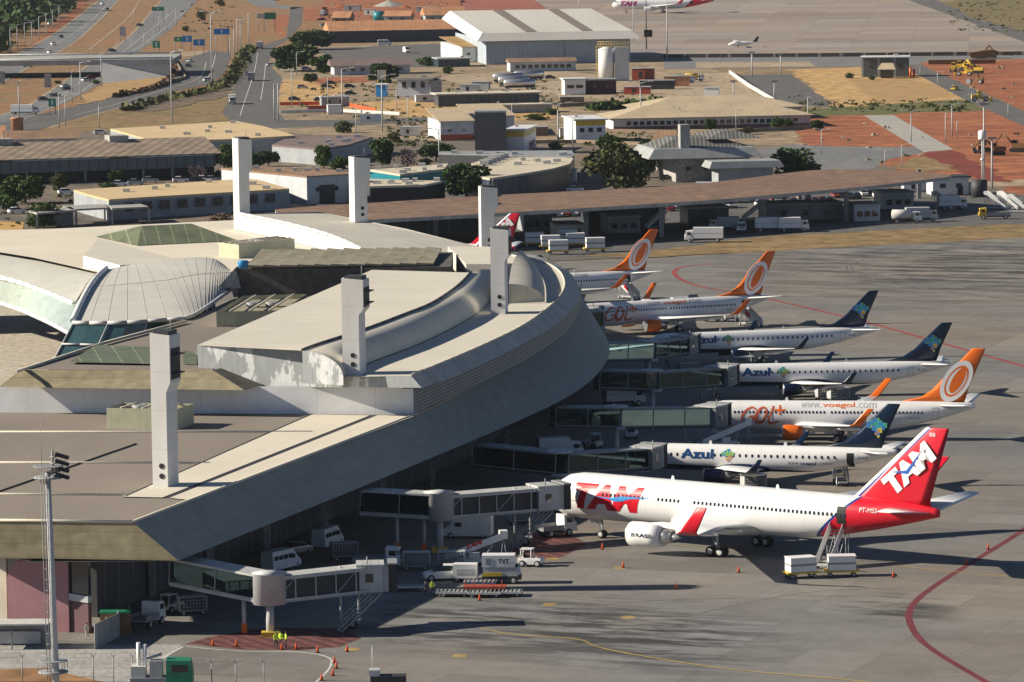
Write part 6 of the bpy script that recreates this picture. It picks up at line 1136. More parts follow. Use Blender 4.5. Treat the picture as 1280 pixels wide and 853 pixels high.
bld('round_pavilion', 'brown hip-roofed pavilion left of the pagoda-roofed house', (818, 200), (842, 200), 4, 16, 'hip', 'wall_grey', 'tile_brown', 3.5, ov=1.5)
t, d, n_, Ln, c = bld('white_house', 'small white house with dark flat roof at the canopy end', (1166, 244.5), (1211, 243.5), 4.0, 7, 'flat', 'white', 'dark', ov=.5, door=(.76, 1.3, 2.2, 'navy'))
# long canopy
up_ = [G(u, v, 7.5) for u, v in ((344, 262), (400, 257), (460, 254), (620, 244), (840, 232.5), (940, 222), (1023, 212.5), (1110, 213), (1190, 218))]; dn_ = [G(u, v, 7.5) for u, v in ((350, 282), (400, 279), (460, 275), (622, 266.5), (840, 253.5), (930, 247), (1002, 240.5), (1100, 231.5), (1186, 221))]
o = G(830, 296); t = thing('service_canopy', 'very long brown flat canopy on columns behind the apron', 'canopy', o); P_ = rs(dn_, 30)+rs(up_, 30)[::-1]; MB().prism([(p.x-o.x, p.y-o.y) for p in P_], 6.75, 7.5, 'fascia_steel', 'canopy_brown').build('roof', None, t)
for (u, v) in ((388, 300), (462, 302), (545, 302), (612, 301), (733, 299), (827, 296), (951, 283), (1058, 276)):
    p = G(u, v)-o; MB().box((p.x, p.y, 3.4), (1.0, 1.0, 6.8), 'concrete_wall').build('column', None, t)
for (u, v) in ((640, 282), (760, 276), (890, 268), (1000, 258), (1149, 248)): p = G(u, v)-o; MB().box((p.x, p.y, 3.4), (.9, .9, 6.8), 'concrete_wall').build('column', None, t)
for (u0, v0, u1, v1, h, m, lb) in ((697, 299, 730, 298, 2.8, 'white', 'white cabin with two blue doors under the long canopy'), (655, 290, 690, 289, 4.5, 'wall_grey', 'grey store under the canopy beside the red tail'), (760, 292, 800, 290, 3.4, 'wall_grey', 'grey store in the canopy shade behind the box truck'), (735, 286, 830, 281, 4.2, 'dark_glaze', 'dark glazed store under the middle of the canopy'), (1068, 277, 1100, 276, 3.4, 'wall_pale', 'pale cabin under the right part of the canopy'), (1104, 262, 1140, 259, 3.6, 'wall_pale', 'pale two-room cabin in front of the white house'), (860, 284, 910, 281, 4, 'dark_glaze', 'dark store behind the parked service trucks'), (960, 276, 1050, 270, 3.4, 'wall_grey', 'long grey store in the deep canopy shade'), (470, 298, 600, 296, 4, 'dark_glaze', 'dark store under the left part of the canopy')):
    bld('service_store', lb, (u0, v0), (u1, v1), h, 9, 'flat', m, 'grey', ov=.2, win=((1.6,), 3, 1.2, 1.2) if m != 'dark_glaze' else None)
# red tail of another airliner behind the terminal
P2 = dict(B767); P2['win'] = (5.55, 9.5, 12, .56, .27, .4)
far2 = aircraft('airliner', 'airliner hidden behind the terminal, only its red tail fin shows', (-36.5, 893.6, 0), math.radians(14), P2); far2.scale = (.72,)*3; fin_text(far2, 'TAM', 47.5, 8.1, 2.5, 7.5, math.radians(40), .36, 'aircraft_white', .07)
q = G(765, 17); far3 = aircraft('airliner', 'distant red-tailed airliner parked beyond the hangar at the top edge', (q.x, q.y, 0), math.radians(4), P2, 'airliners parked at the terminal gates'); far3['group'] = 'distant aircraft'; B767['fus'].text('TAM', 4.5, 3.9, 2.6, mat('magenta', (.5, .02, .2), .4, 0), far3, bold=.06, shear=.25, width=9, strips=6, name='airline_lettering')
t = thing('small_plane', 'small white high-wing plane on the far apron', 'light aircraft', G(928, 59), 0); b_ = [(0, .3, 1.0, 1.3), (1, .7, .7, 1.9), (2.5, .8, .6, 2.5), (7, .75, .6, 2.5), (10, .35, 1.3, 2.2), (12.5, .1, 1.7, 2.1)]
MB().loft([[(x-6, w_*math.cos(2*PI*i/12), (z0+z1)/2+(z1-z0)/2*math.sin(2*PI*i/12)) for i in range(12)] for x, w_, z0, z1 in b_], 'aircraft_white').build('fuselage', None, t)
for sg in (-1, 1): MB().box((-2.6, sg*4.2, 2.65), (1.7, 7.6, .2), 'aircraft_white').build('wing', None, t); MB().box((5.7, sg*1.6, 2.0), (1.1, 2.8, .12), 'aircraft_white').build('tailplane', None, t)
MB().add([(4.3, .08, 2.0), (6.3, .08, 2.0), (7.2, .08, 4.4), (6.2, .08, 4.4), (4.3, -.08, 2.0), (6.3, -.08, 2.0), (7.2, -.08, 4.4), (6.2, -.08, 4.4)], [(0, 1, 2, 3), (4, 5, 6, 7), (0, 1, 5, 4), (1, 2, 6, 5), (2, 3, 7, 6), (3, 0, 4, 7)], 'navy').build('tail_fin', None, t); wheels(t, (-1.8,), 1.2, .35, .2)
# viaduct and retaining wall
t = thing('viaduct', 'grey concrete road bridge crossing the highway at the left', 'bridge', G(60, 107)); o = t.location
zd = 6.6; a0, a1, b0, b1 = G(-60, 73, zd), G(218, 69, zd), G(-60, 78.5, zd-1.6), G(135, 76.5, zd-1.6); n_ = Vector((0, 16, 0))
mb = MB(); P_ = [G(-60, 77.5, zd)-o, G(216, 74, zd)-o]; mb.add([P_[0]-Vector((0, 0, 1.9)), P_[1]-Vector((0, 0, 1.9)), P_[1]-Vector((0, 0, 1.9))+n_*3, P_[0]-Vector((0, 0, 1.9))+n_*3, P_[0], P_[1], P_[1]+n_*3, P_[0]+n_*3], [(3, 2, 1, 0), (4, 5, 6, 7), (0, 1, 5, 4), (1, 2, 6, 5), (2, 3, 7, 6), (3, 0, 4, 7)], 'concrete_wall').build('deck', None, t)
for yy in (0, 46): MB().tube(P_[0]+Vector((0, yy+.3, .5)), P_[1]+Vector((0, yy+.3, .5)), .45, 'light_grey', 4).build('parapet', None, t)
for u, v in ((60, 109), (2, 105), (-55, 104)): p = G(u, v)-o; MB().box((p.x, p.y, 2.3), (2.4, 1.5, 4.8), 'concrete_wall').build('pier', None, t)
p0, p1 = G(126, 105), G(186, 92); q = [p0-o, G(150, 97)-o, G(218, 84)-o, P_[1], P_[0].lerp(P_[1], .67)]
MB().add([p0-o, P_[1]+Vector((-2, .5, -6.6)), P_[1]-Vector((0, -.5, 1)), P_[0].lerp(P_[1], .68)-Vector((0, -.5, 1)), ], [(0, 1, 2, 3)], mat('abutment', (.48, .47, .45), .85, .12, .1)).build('abutment_wall', None, t)
o_ = sheet('embankment', [(127, 105), (150, 97), (186, 77), (214, 76), (211, 96), (190, 107), (144, 121), (112, 129), (95, 131)], .05, 'brown_turf')
# ================================================================ trees
def crown(n, rad, hh, leaf, seed, m, blobs=9, flat=.75):
    rr_ = random.Random(seed); bl = []
    for i in range(blobs):
        a = rr_.random()*2*PI; r = rad*math.sqrt(rr_.random())*.68; z = hh*(.1+.8*rr_.random())*(1-.35*(r/rad)); bl.append((r*math.cos(a), r*math.sin(a), z, rad*(.3+.25*rr_.random())))
    mb = MB()
    for i in range(n):
        bx, by, bz, br = bl[rr_.randrange(blobs)]
        v = Vector((rr_.gauss(0, 1), rr_.gauss(0, 1), rr_.gauss(0, 1))).normalized()*br*(.55+.5*rr_.random()); p = Vector((bx, by, bz))+Vector((v.x, v.y, v.z*flat)); s_ = leaf*(.5+rr_.random())
        q = Vector((rr_.gauss(0, 1), rr_.gauss(0, 1), rr_.gauss(0, .8))).normalized()*s_; w_ = q.cross(Vector((rr_.gauss(0, 1), rr_.gauss(0, 1), rr_.gauss(0, 1)))).normalized()*s_*.8
        mb.add([p-q, p+w_, p+q, p-w_], [(0, 1, 2, 3)])
    return mb
def tree_proto(name, m, cat='tree', n=4200, leaf=.42, seed=1, trunk=.25, low=.12, blobs=16, bark='bark'):
    """unit: crown radius 5, total height 10"""
    t = thing(name, 'x', cat); c_ = crown(n, 5.6, 10*(1-low)-1.0, leaf, seed, m, blobs); c_.v = [(x, y, max(.25, z+10*low+.2)) for x, y, z in c_.v]; c_.build('crown', m, t)
    mb = MB().tube((0, 0, 0), (.1, 0, 10*low+1), trunk*1.3, None, 8, trunk); rr_ = random.Random(seed)
    for k in range(5): a = rr_.random()*2*PI; mb.tube((.1, 0, 10*low+.3), (2.6*math.cos(a), 2.6*math.sin(a), 10*low+3.2), trunk*.6, None, 6, trunk*.2)
    mb.build('trunk', bark, t); return Proto(t)
mat('bark', (.1, .075, .055), .9, .2, 1); mat('leaf_dark', (.035, .072, .018), .7, .35, .5, spec=.2); mat('leaf_mid', (.055, .1, .022), .7, .35, .5, spec=.2); mat('leaf_olive', (.07, .08, .025), .75, .35, .5, spec=.2); mat('leaf_pink', (.4, .2, .28), .8, .3, .6); mat('leaf_brown', (.13, .075, .045), .85, .3, .6); mat('leaf_mauve', (.16, .11, .12), .85, .3, .6)
TPs = dict(dark=[tree_proto('broadleaf_tree', 'leaf_dark', seed=s) for s in (1, 2)], mid=[tree_proto('broadleaf_tree', 'leaf_mid', seed=s, low=.08) for s in (3, 4)], olive=[tree_proto('scrubby_tree', 'leaf_olive', seed=5, n=1800)], pink=[tree_proto('blossom_tree', 'leaf_pink', seed=6, n=900, leaf=.3)], bush=[tree_proto('bush', 'leaf_mid', 'bush', seed=7, low=.02, n=1800)], brown=[tree_proto('bush', 'leaf_brown', 'bush', seed=8, low=.02, n=1500)], mauve=[tree_proto('blossom_tree', 'leaf_mauve', seed=9, n=1100, leaf=.3)])
cnt_ = {}
def tree(kind, u, v, wpx, hpx, label, rz=None):
    s_ = S(v); w_, h_ = wpx/s_, hpx/s_; k = cnt_.get(kind, 0); cnt_[kind] = k+1; pr = TPs[kind][k % len(TPs[kind])]
    pr.put(G(u, v), rz if rz is not None else R.random()*6, label, 'trees around the airport yards', (w_/10, w_/10*.85, h_/10))
for a in (('dark', 369, 89, 66, 38, 'largest dark spreading tree beside the access road'), ('dark', 390, 62, 52, 30, 'dark tree just behind the largest spreading tree'), ('mid', 405, 92, 34, 26, 'green tree right of the largest spreading tree'), ('mid', 388, 104, 18, 14, 'small green tree below the spreading tree'), ('dark', 481, 103, 38, 28, 'dark round tree behind the pale mossy-roofed block'), ('bush', 533, 82, 28, 13, 'dark green hedge clump beside the van parking'), ('mid', 480, 112, 18, 18, 'light green small tree beside the blue kiosk'),
    ('mid', 32, 254, 54, 40, 'broad green tree in the car park at the left'), ('olive', 74, 239, 26, 24, 'small yellowish tree beside the broad car park tree'), ('mid', 8, 262, 34, 34, 'tree cut by the left edge beside parked cars'), ('bush', 55, 284, 42, 38, 'dense shrub beside the concrete carport'), ('mid', 144, 228, 20, 17, 'young light green tree in front of the arcade'), ('bush', 135, 236, 26, 10, 'low bush at the car park kerb'), ('mid', 222, 220, 28, 32, 'tree in front of the right end of the arcade'), ('mid', 254, 217, 40, 36, 'green tree group left of the farthest white tower'), ('mid', 285, 212, 30, 36, 'green tree touching the farthest white tower'), ('mauve', 246, 226, 32, 24, 'bare brownish tree beside the white parked car'), ('pink', 245, 180, 30, 18, 'bright pink blossom tree in front of the yellowish roof'),
    ('dark', 336, 208, 24, 24, 'dark tree right of the farthest white tower'), ('mid', 405, 211, 26, 34, 'green tree behind the white hall'), ('bush', 430, 166, 26, 18, 'dark bush beside the curving road'), ('mid', 425, 214, 24, 20, 'light green tree left of the second tower'), ('dark', 477, 209, 32, 42, 'tall dark tree behind the pale wings'), ('mauve', 509, 209, 38, 28, 'mauve blossoming tree between two dark trees'), ('dark', 545, 201, 42, 26, 'low wide dark tree before the red and white shop'), ('bush', 532, 208, 22, 12, 'low bush beside the mauve tree'),
    ('dark', 583, 248, 64, 50, 'round dense dark tree between the two white towers'), ('mid', 760, 195, 40, 30, 'pale green tree in front of the yellow-banded house'), ('olive', 770, 236, 84, 62, 'largest tree, olive green, behind the long canopy'), ('mid', 800, 222, 40, 44, 'green tree at the right side of the largest olive tree'), ('bush', 990, 219, 70, 40, 'large green bush right of the pagoda-roofed house'), ('bush', 890, 222, 34, 16, 'low shrub in front of the pagoda-roofed house'), ('bush', 915, 214, 22, 14, 'small shrub on the porch side of the pagoda-roofed house'),
    ('mid', 888, 164, 14, 18, 'small tree at the front of the long pale building, left'), ('mid', 972, 163, 16, 18, 'small tree at the front of the long pale building, right'), ('mid', 985, 162, 14, 14, 'smaller tree beside the right one at the long pale building'), ('olive', 648, 240, 32, 20, 'scrubby small tree before the curved hall'), ('brown', 290, 282, 60, 18, 'wide reddish brown bush behind the terminal roof'), ('brown', 332, 280, 30, 16, 'reddish brown bush right of the farthest tower'), ('mid', 694, 190, 16, 14, 'small shrub in front of the mauve wall'), ('olive', 252, 26, 14, 16, 'lone scrubby tree on the dry slope'), ('olive', 275, 8, 14, 10, 'scrubby tree at the top on the dry slope'),
    ('bush', 120, 105, 14, 6, 'dark bush at the foot of the abutment'), ('bush', 72, 105, 12, 5, 'dark bush beside the bridge pier'), ('bush', 560, 92, 18, 12, 'bush behind the side block'), ('pink', 666, 191, 12, 20, 'thin pink blossoming tree beside the yellow-banded shop'),
    ('mid', 100, 216, 22, 16, 'shrubby tree before the middle of the arcade'), ('dark', 178, 212, 20, 16, 'dark shrub before the arcade columns'), ('dark', 318, 212, 26, 24, 'dark tree left of the white hall wing'), ('mid', 455, 186, 24, 18, 'green tree behind the second tower'), ('dark', 395, 192, 22, 18, 'dark tree at the corner of the slate-roofed hall'), ('olive', 492, 178, 20, 14, 'dry tree above the tall dark tree'), ('mid', 612, 232, 26, 16, 'bushy tree at the foot of the curved hall, left'), ('dark', 704, 232, 22, 20, 'dark shrub at the tip of the curved hall'), ('olive', 745, 176, 20, 12, 'dry shrub beside the two-storey yellow-banded house'), ('dark', 812, 190, 26, 18, 'dark tree left of the hip-roofed pavilion'), ('mid', 845, 170, 16, 10, 'small shrub in front of the long pale building'), ('olive', 935, 168, 18, 10, 'dry bush near the lamp at the long pale building'), ('dark', 1022, 164, 18, 16, 'dark bush at the right end of the long pale building'), ('mid', 372, 66, 20, 14, 'small tree left behind the dark tree group'), ('dark', 420, 86, 22, 14, 'dark bush left of the workshop'), ('olive', 600, 122, 16, 10, 'dry bush behind the open shed'), ('bush', 690, 144, 22, 10, 'low bush right of the storage row'), ('bush', 668, 150, 30, 9, 'yellowish low bushes above the dark concrete block'), ('mid', 20, 226, 30, 18, 'green tree at the left foot of the arcade'), ('olive', 232, 40, 10, 8, 'small dry bush on the slope'), ('bush', 1090, 100, 10, 6, 'bush beside the grey depot, left'), ('bush', 1062, 98, 12, 8, 'green netting-like bush left of the grey depot')): tree(*a)
# hedges along the ramp, a wood on the far left
def hedge(label, pts, wd, h, m='leaf_olive', n=1500, name='hedge'):
    Q = curve_pts([G(u, v) for u, v in pts], 8); o = Q[0]; t = thing(name, label, 'hedge', o); rr_ = random.Random(len(pts)); mb = MB()
    for i in range(n):
        k = rr_.randrange(len(Q)-1); p = Q[k].lerp(Q[k+1], rr_.random())-o+Vector((rr_.gauss(0, wd*.4), rr_.gauss(0, wd*.4), abs(rr_.gauss(0, h*.5)))); s_ = .9*(.5+rr_.random())
        q = Vector((rr_.gauss(0, 1), rr_.gauss(0, 1), rr_.gauss(0, 1))).normalized()*s_; w_ = q.cross(Vector((rr_.gauss(0, 1), rr_.gauss(0, 1), rr_.gauss(0, 1)))).normalized()*s_
        mb.add([p-q, p+w_, p+q, p-w_], [(0, 1, 2, 3)])
    mb.build('foliage', m, t); MB().path([p-o+Vector((0, 0, .2)) for p in Q[::4]], .3, 'bark', 5).build('stems', None, t)
sheet('hedge_bank_soil', [(160, 139), (200, 125), (262, 112), (288, 97), (297, 78), (309, 60), (313, 62), (306, 75), (299, 98), (289, 118), (240, 130), (190, 140)], .03, mat('bank_soil', (.16, .12, .08), .95, .3, .1, fine=.6))
hedge('long dark hedge on the bank between ramp and access road', [(160, 139), (200, 127), (262, 114), (290, 98), (300, 80), (312, 60)], 3.5, 1.7, 'leaf_olive', 1000); hedge('low hedge along the inner edge of the ramp', [(143, 122), (190, 112), (210, 102), (217, 80)], 1.2, 1.0, 'leaf_brown', 500); hedge('row of shrubs along the service yard', [(740, 138), (800, 134), (830, 133)], 3, 2.2, 'leaf_mid', 600)
wd_ = MB(); rr_ = random.Random(11)
for i in range(230):
    u = rr_.uniform(-120, 118); lim = 66-u*.62 if u > -10 else 72
    v = rr_.uniform(-45, lim); p = G(u, v); r0 = rr_.uniform(6, 11); hh_ = rr_.uniform(7, 13)
    for j in range(60):
        q = Vector((rr_.gauss(0, 1), rr_.gauss(0, 1), rr_.gauss(0, 1))).normalized(); c_ = p+Vector((q.x*r0, q.y*r0, hh_*.55+q.z*hh_*.45)); s_ = 1.6*(.5+rr_.random()); a_ = Vector((rr_.gauss(0, 1), rr_.gauss(0, 1), rr_.gauss(0, 1))).normalized()*s_; b_ = a_.cross(q).normalized()*s_; wd_.add([c_-a_, c_+b_, c_+a_, c_-b_], [(0, 1, 2, 3)])
tag(wd_.build('woodland', 'leaf_dark'), 'dark dense wood at the top left corner', 'woodland', kind='stuff')
# ================================================================ poles, signs
def lamp_proto(arms=1):
    t = thing('street_lamp', 'x', 'street lamp'); MB().tube((0, 0, 0), (0, 0, 10), .16, 'light_grey', 6, .1).build('pole', None, t)
    for s_ in ((1,) if arms == 1 else (-1, 1)): MB().tube((0, 0, 9.9), (s_*1.6, 0, 10.3), .07, 'light_grey', 5).box((s_*2.0, 0, 10.3), (1.0, .35, .18), 'dirty_white').build('lamp_head', None, t)
    return Proto(t)
LP = [lamp_proto(1), lamp_proto(2)]
lamps = [(13, 66, 32, 'at the wood edge'), (22, 62, 32, 'at the wood edge'), (31, 58, 30, 'at the wood edge'), (40, 55, 30, 'at the wood edge'), (49, 50, 30, 'on the red soil bank'), (58, 46, 30, 'on the red soil bank'), (66, 38, 26, 'on the red soil bank'), (74, 30, 24, 'on the red soil bank'), (167, 32, 18, 'between the two highway roads'), (24, 150, 50, 'beside the white van on the highway'), (101, 125, 48, 'in front of the bridge'), (90, 128, 40, 'in front of the bridge'), (127, 108, 42, 'beside the bridge abutment'), (74, 160, 44, 'beside the ramp'), (82, 158, 40, 'beside the ramp'), (124, 160, 32, 'in the dry field by the yellowish roof'), (215, 154, 90, 'tall in the dry field'), (265, 105, 90, 'tall at the hedge'), (164, 66, 18, 'beyond the crossing road'), (180, 62, 22, 'beyond the crossing road'), (192, 60, 22, 'beyond the crossing road'), (199, 40, 24, 'on the far carriageway'), (209, 38, 24, 'on the far carriageway'), (220, 35, 26, 'on the far carriageway'), (288, 76, 30, 'on the ramp shoulder'), (293, 72, 42, 'on the ramp shoulder'), (297, 66, 42, 'on the hedge crest'), (301, 62, 38, 'on the hedge crest'), (311, 58, 42, 'at the end of the hedge'), (343, 150, 46, 'at the road bend'), (348, 152, 48, 'at the road bend'), (365, 134, 46, 'at the sandy parking ground'), (371, 95, 30, 'under the spreading tree'), (410, 136, 40, 'right of the sandy parking ground'), (428, 142, 56, 'beside the container'), (478, 165, 70, 'near the dirt strip'), (496, 140, 30, 'in front of the pale block'), (445, 168, 34, 'beside the curving road'), (510, 156, 34, 'by the curve'), (549, 208, 46, 'before the mauve tree'), (640, 160, 30, 'beside the storage row'), (698, 190, 60, 'between the two yellow-banded buildings'), (716, 188, 40, 'by the white two-storey house'), (801, 158, 54, 'at the beige roofs, left'), (1010, 158, 36, 'at the beige roofs, right'), (850, 160, 26, 'along the pale building'), (920, 162, 24, 'along the pale building'), (1027, 192, 30, 'on the red soil'), (1127, 210, 28, 'by the road bend'), (1139, 178, 38, 'beside the gravel bed'), (1182, 178, 36, 'in the middle of the red field'), (1190, 172, 40, 'in the middle of the red field'), (1196, 172, 20, 'in the middle of the red field'), (1150, 98, 14, 'beside the depot road'), (1172, 110, 20, 'beside the depot road'), (1215, 130, 18, 'on the far side of the yellow car road'), (1260, 150, 20, 'near the machines'), (1106, 214, 26, 'near the canopy end'), (670, 232, 34, 'in front of the curved hall'), (875, 222, 22, 'at the pagoda-roofed house'), (952, 222, 26, 'at the porch of the pagoda-roofed house')]
seen = {}
for k, (u, v, h, w_) in enumerate(lamps):
    sc_ = h/S(v)/10; LP[k % 2].put(G(u, v), R.random()*.6-.3, f'slim pale street lamp {w_}', 'slim pale street lamps '+w_, (min(1.4, sc_)+.3, min(1.4, sc_)+.3, sc_))
for (u, v, h, lb) in ((808, 62, 66, 'dark lighting mast in front of the far apron'), (834, 76, 78, 'pale lighting mast right of the hangar'), (792, 52, 54, 'grey lighting mast beside the hangar roof'), (724, 14, 16, 'far mast behind the hangar roof'), (917, 132, 30, 'thin mast at the dirt yard'), (968, 126, 24, 'mast at the corner of the asphalt lot'), (976, 94, 26, 'double mast at the sand field'), (940, 96, 30, 'mast at the head of the asphalt lot'), (1230, 232, 100, 'very tall thin red and white mast'), (1240, 236, 62, 'thin lattice mast by the water tank')):
    t = thing('lighting_mast', lb, 'mast', G(u, v)); s_ = S(v); H_ = h/s_; MB().tube((0, 0, 0), (0, 0, H_), .28, 'light_grey' if 'dark' not in lb else 'dark', 8, .16).build('pole', None, t); MB().box((0, 0, H_), (2.2, .5, .5), 'grey').build('lamp_rack', None, t)
    if 'dark' in lb: MB().box((.8, 0, H_*.3), (3.5, 1.5, 3), 'black').build('speaker_box', None, t)
t = thing('water_tower', 'slender pole with a white drum tank at the red soil edge', 'water tower', G(1228, 234)); MB().tube((0, 0, 0), (0, 0, 11.5), .2, 'light_grey', 8).build('pole', None, t); MB().lathe([(.9, 11.4), (1.0, 11.6), (1.0, 13.4), (.4, 13.7)], m='white', n=14).lathe([(.4, 6.4), (.5, 6.6), (.3, 7)], m='white', n=10).build('tank', None, t)
for k, (u, v) in enumerate(((1218, 243), (1224, 246))): t = thing('drum_tank', ['pale drum tank beside the white house', 'dark drum tank beside the slender water tower'][k], 'tank', G(u, v)); MB().lathe([(1.5+k*.4, 0), (1.5+k*.4, 2.8+k), (.2, 3.1+k)], m=['dirty_white', 'dark'][k], n=16).build('shell', None, t)
for (u0, v0, u1, v1, vb, m, lb) in ((268, 35.5, 287, 43, 70, 'sign_blue', 'large blue road sign above the slip road'), (228, 44.5, 240, 52.5, 64, 'sign_blue', 'small blue road sign beside the green one'), (242, 49, 256, 57, 70, 'sign_blue', 'blue road sign lower right of the pair'), (218, 46, 228, 52, 64, 'sign_green', 'green road sign joined to the small blue one'), (191, 51, 200, 60, 68, 'sign_green', 'green road sign beyond the crossing road'), (61, 123, 70, 133, 143, 'sign_green', 'green road sign on the near carriageway'), (190, 8.5, 205, 13.5, 26, 'sign_green', 'green overhead sign on the far carriageway'), (331, 15.5, 345, 24, 42, 'green_paint', 'dark green back of a billboard near the junction'), (322, 17, 331, 23, 40, 'light_grey', 'grey back of a billboard near the junction'), (150, 33, 157, 45, 52, 'light_grey', 'pale boxy sign back on the median'), (482, 87, 0, 0, 0, 0, 0)):
    if not m: continue
    b0, b1 = G(u0, vb), G(u1, vb); s_ = S(vb); z1, z0 = (vb-v0)/s_, (vb-v1)/s_; t = thing('road_sign', lb, 'road sign', b0); L_ = (b1-b0).x; MB().bb(0, L_, -.1, .1, z0, z1, m).build('panel', None, t)
    for x in (.1*L_, .9*L_): MB().tube((x, .2, 0), (x, .2, z1), .15, 'grey', 5).build('post', None, t)
    if m.startswith('sign'): f = MB(); f.bb(L_*.15, L_*.6, -.14, -.11, z0+(z1-z0)*.6, z0+(z1-z0)*.72, 'white').bb(L_*.15, L_*.75, -.14, -.11, z0+(z1-z0)*.3, z0+(z1-z0)*.42, 'white') if False else f.add([(L_*.5-.3, -.14, z0+.5), (L_*.5+.3, -.14, z0+.5), (L_*.5+.3, -.14, z1-1.0), (L_*.5+.7, -.14, z1-1.0), (L_*.5, -.14, z1-.4), (L_*.5-.7, -.14, z1-1.0), (L_*.5-.3, -.14, z1-1.0)], [list(range(7))], 'white'); f.build('arrow', None, t)
# boundary walls and fences
def wall(name, label, pts, h, m, posts=0, th=.25, cat='fence'):
    P_ = [G(u, v) for u, v in pts]; o = P_[0]; t = thing(name, label, cat, o)
    for a, b in zip(P_, P_[1:]):
        d = (b-a).normalized(); n_ = Vector((-d.y, d.x, 0))*th/2; a, b = a-o, b-o; MB().add([a-n_, b-n_, b+n_, a+n_]+[p+Vector((0, 0, h)) for p in (a-n_, b-n_, b+n_, a+n_)], [(3, 2, 1, 0), (4, 5, 6, 7), (0, 1, 5, 4), (1, 2, 6, 5), (2, 3, 7, 6), (3, 0, 4, 7)], m).build('panel', None, t)
        k = int((b-a).length/posts) if posts else 0
        for i in range(min(k, 45)): p = a.lerp(b, i/k); MB().box((p.x, p.y, h*.55), (.3, .3, h*1.25), 'light_grey').build('post', None, t)
mat('mesh_dark', (.05, .045, .045), .9, .2, .1, ribs=((1, 0, 0), 9, .12, 5))
wall('apron_fence', 'long dark fence along the near edge of the far apron', [(826, 72.5), (1050, 71), (1290, 69)], 1.5, 'mesh_dark', 22); wall('yard_wall', 'low white wall between the dirt yard and the asphalt lot', [(912, 92), (936, 109), (968, 128)], 1.3, 'dirty_white', 12, .5); wall('yard_wall', 'pale wall along the curving road', [(350, 142), (420, 140), (500, 144)], 1.0, 'dirty_white', 0, .5); wall('yard_fence', 'long fence line in front of the long pale building', [(760, 166), (900, 168), (1030, 160)], 1.1, mat('wall_dusty', (.3, .22, .16), .9, .2), 9); wall('kerb_barrier', 'concrete barrier above the ramp', [(218, 76), (232, 98), (200, 108), (145, 122)], .9, 'pale_dirt'); wall('yard_wall', 'dusty low wall behind the service yard', [(700, 134), (860, 128)], 1.2, 'wall_dusty', 14); wall('terrace_wall', 'long pale terrace wall in front of the canopy yard trucks', [(600, 181), (720, 179), (800, 182)], 1, 'wall_dusty', 9)
wall('site_fence', 'low mixed fence beside the sandy parking ground', [(350, 132), (425, 131), (470, 140)], 1.1, 'cone', 6); wall('site_fence', 'short red fence before the containers', [(385, 137), (412, 136.5)], 1.2, 'rust_red', 4)
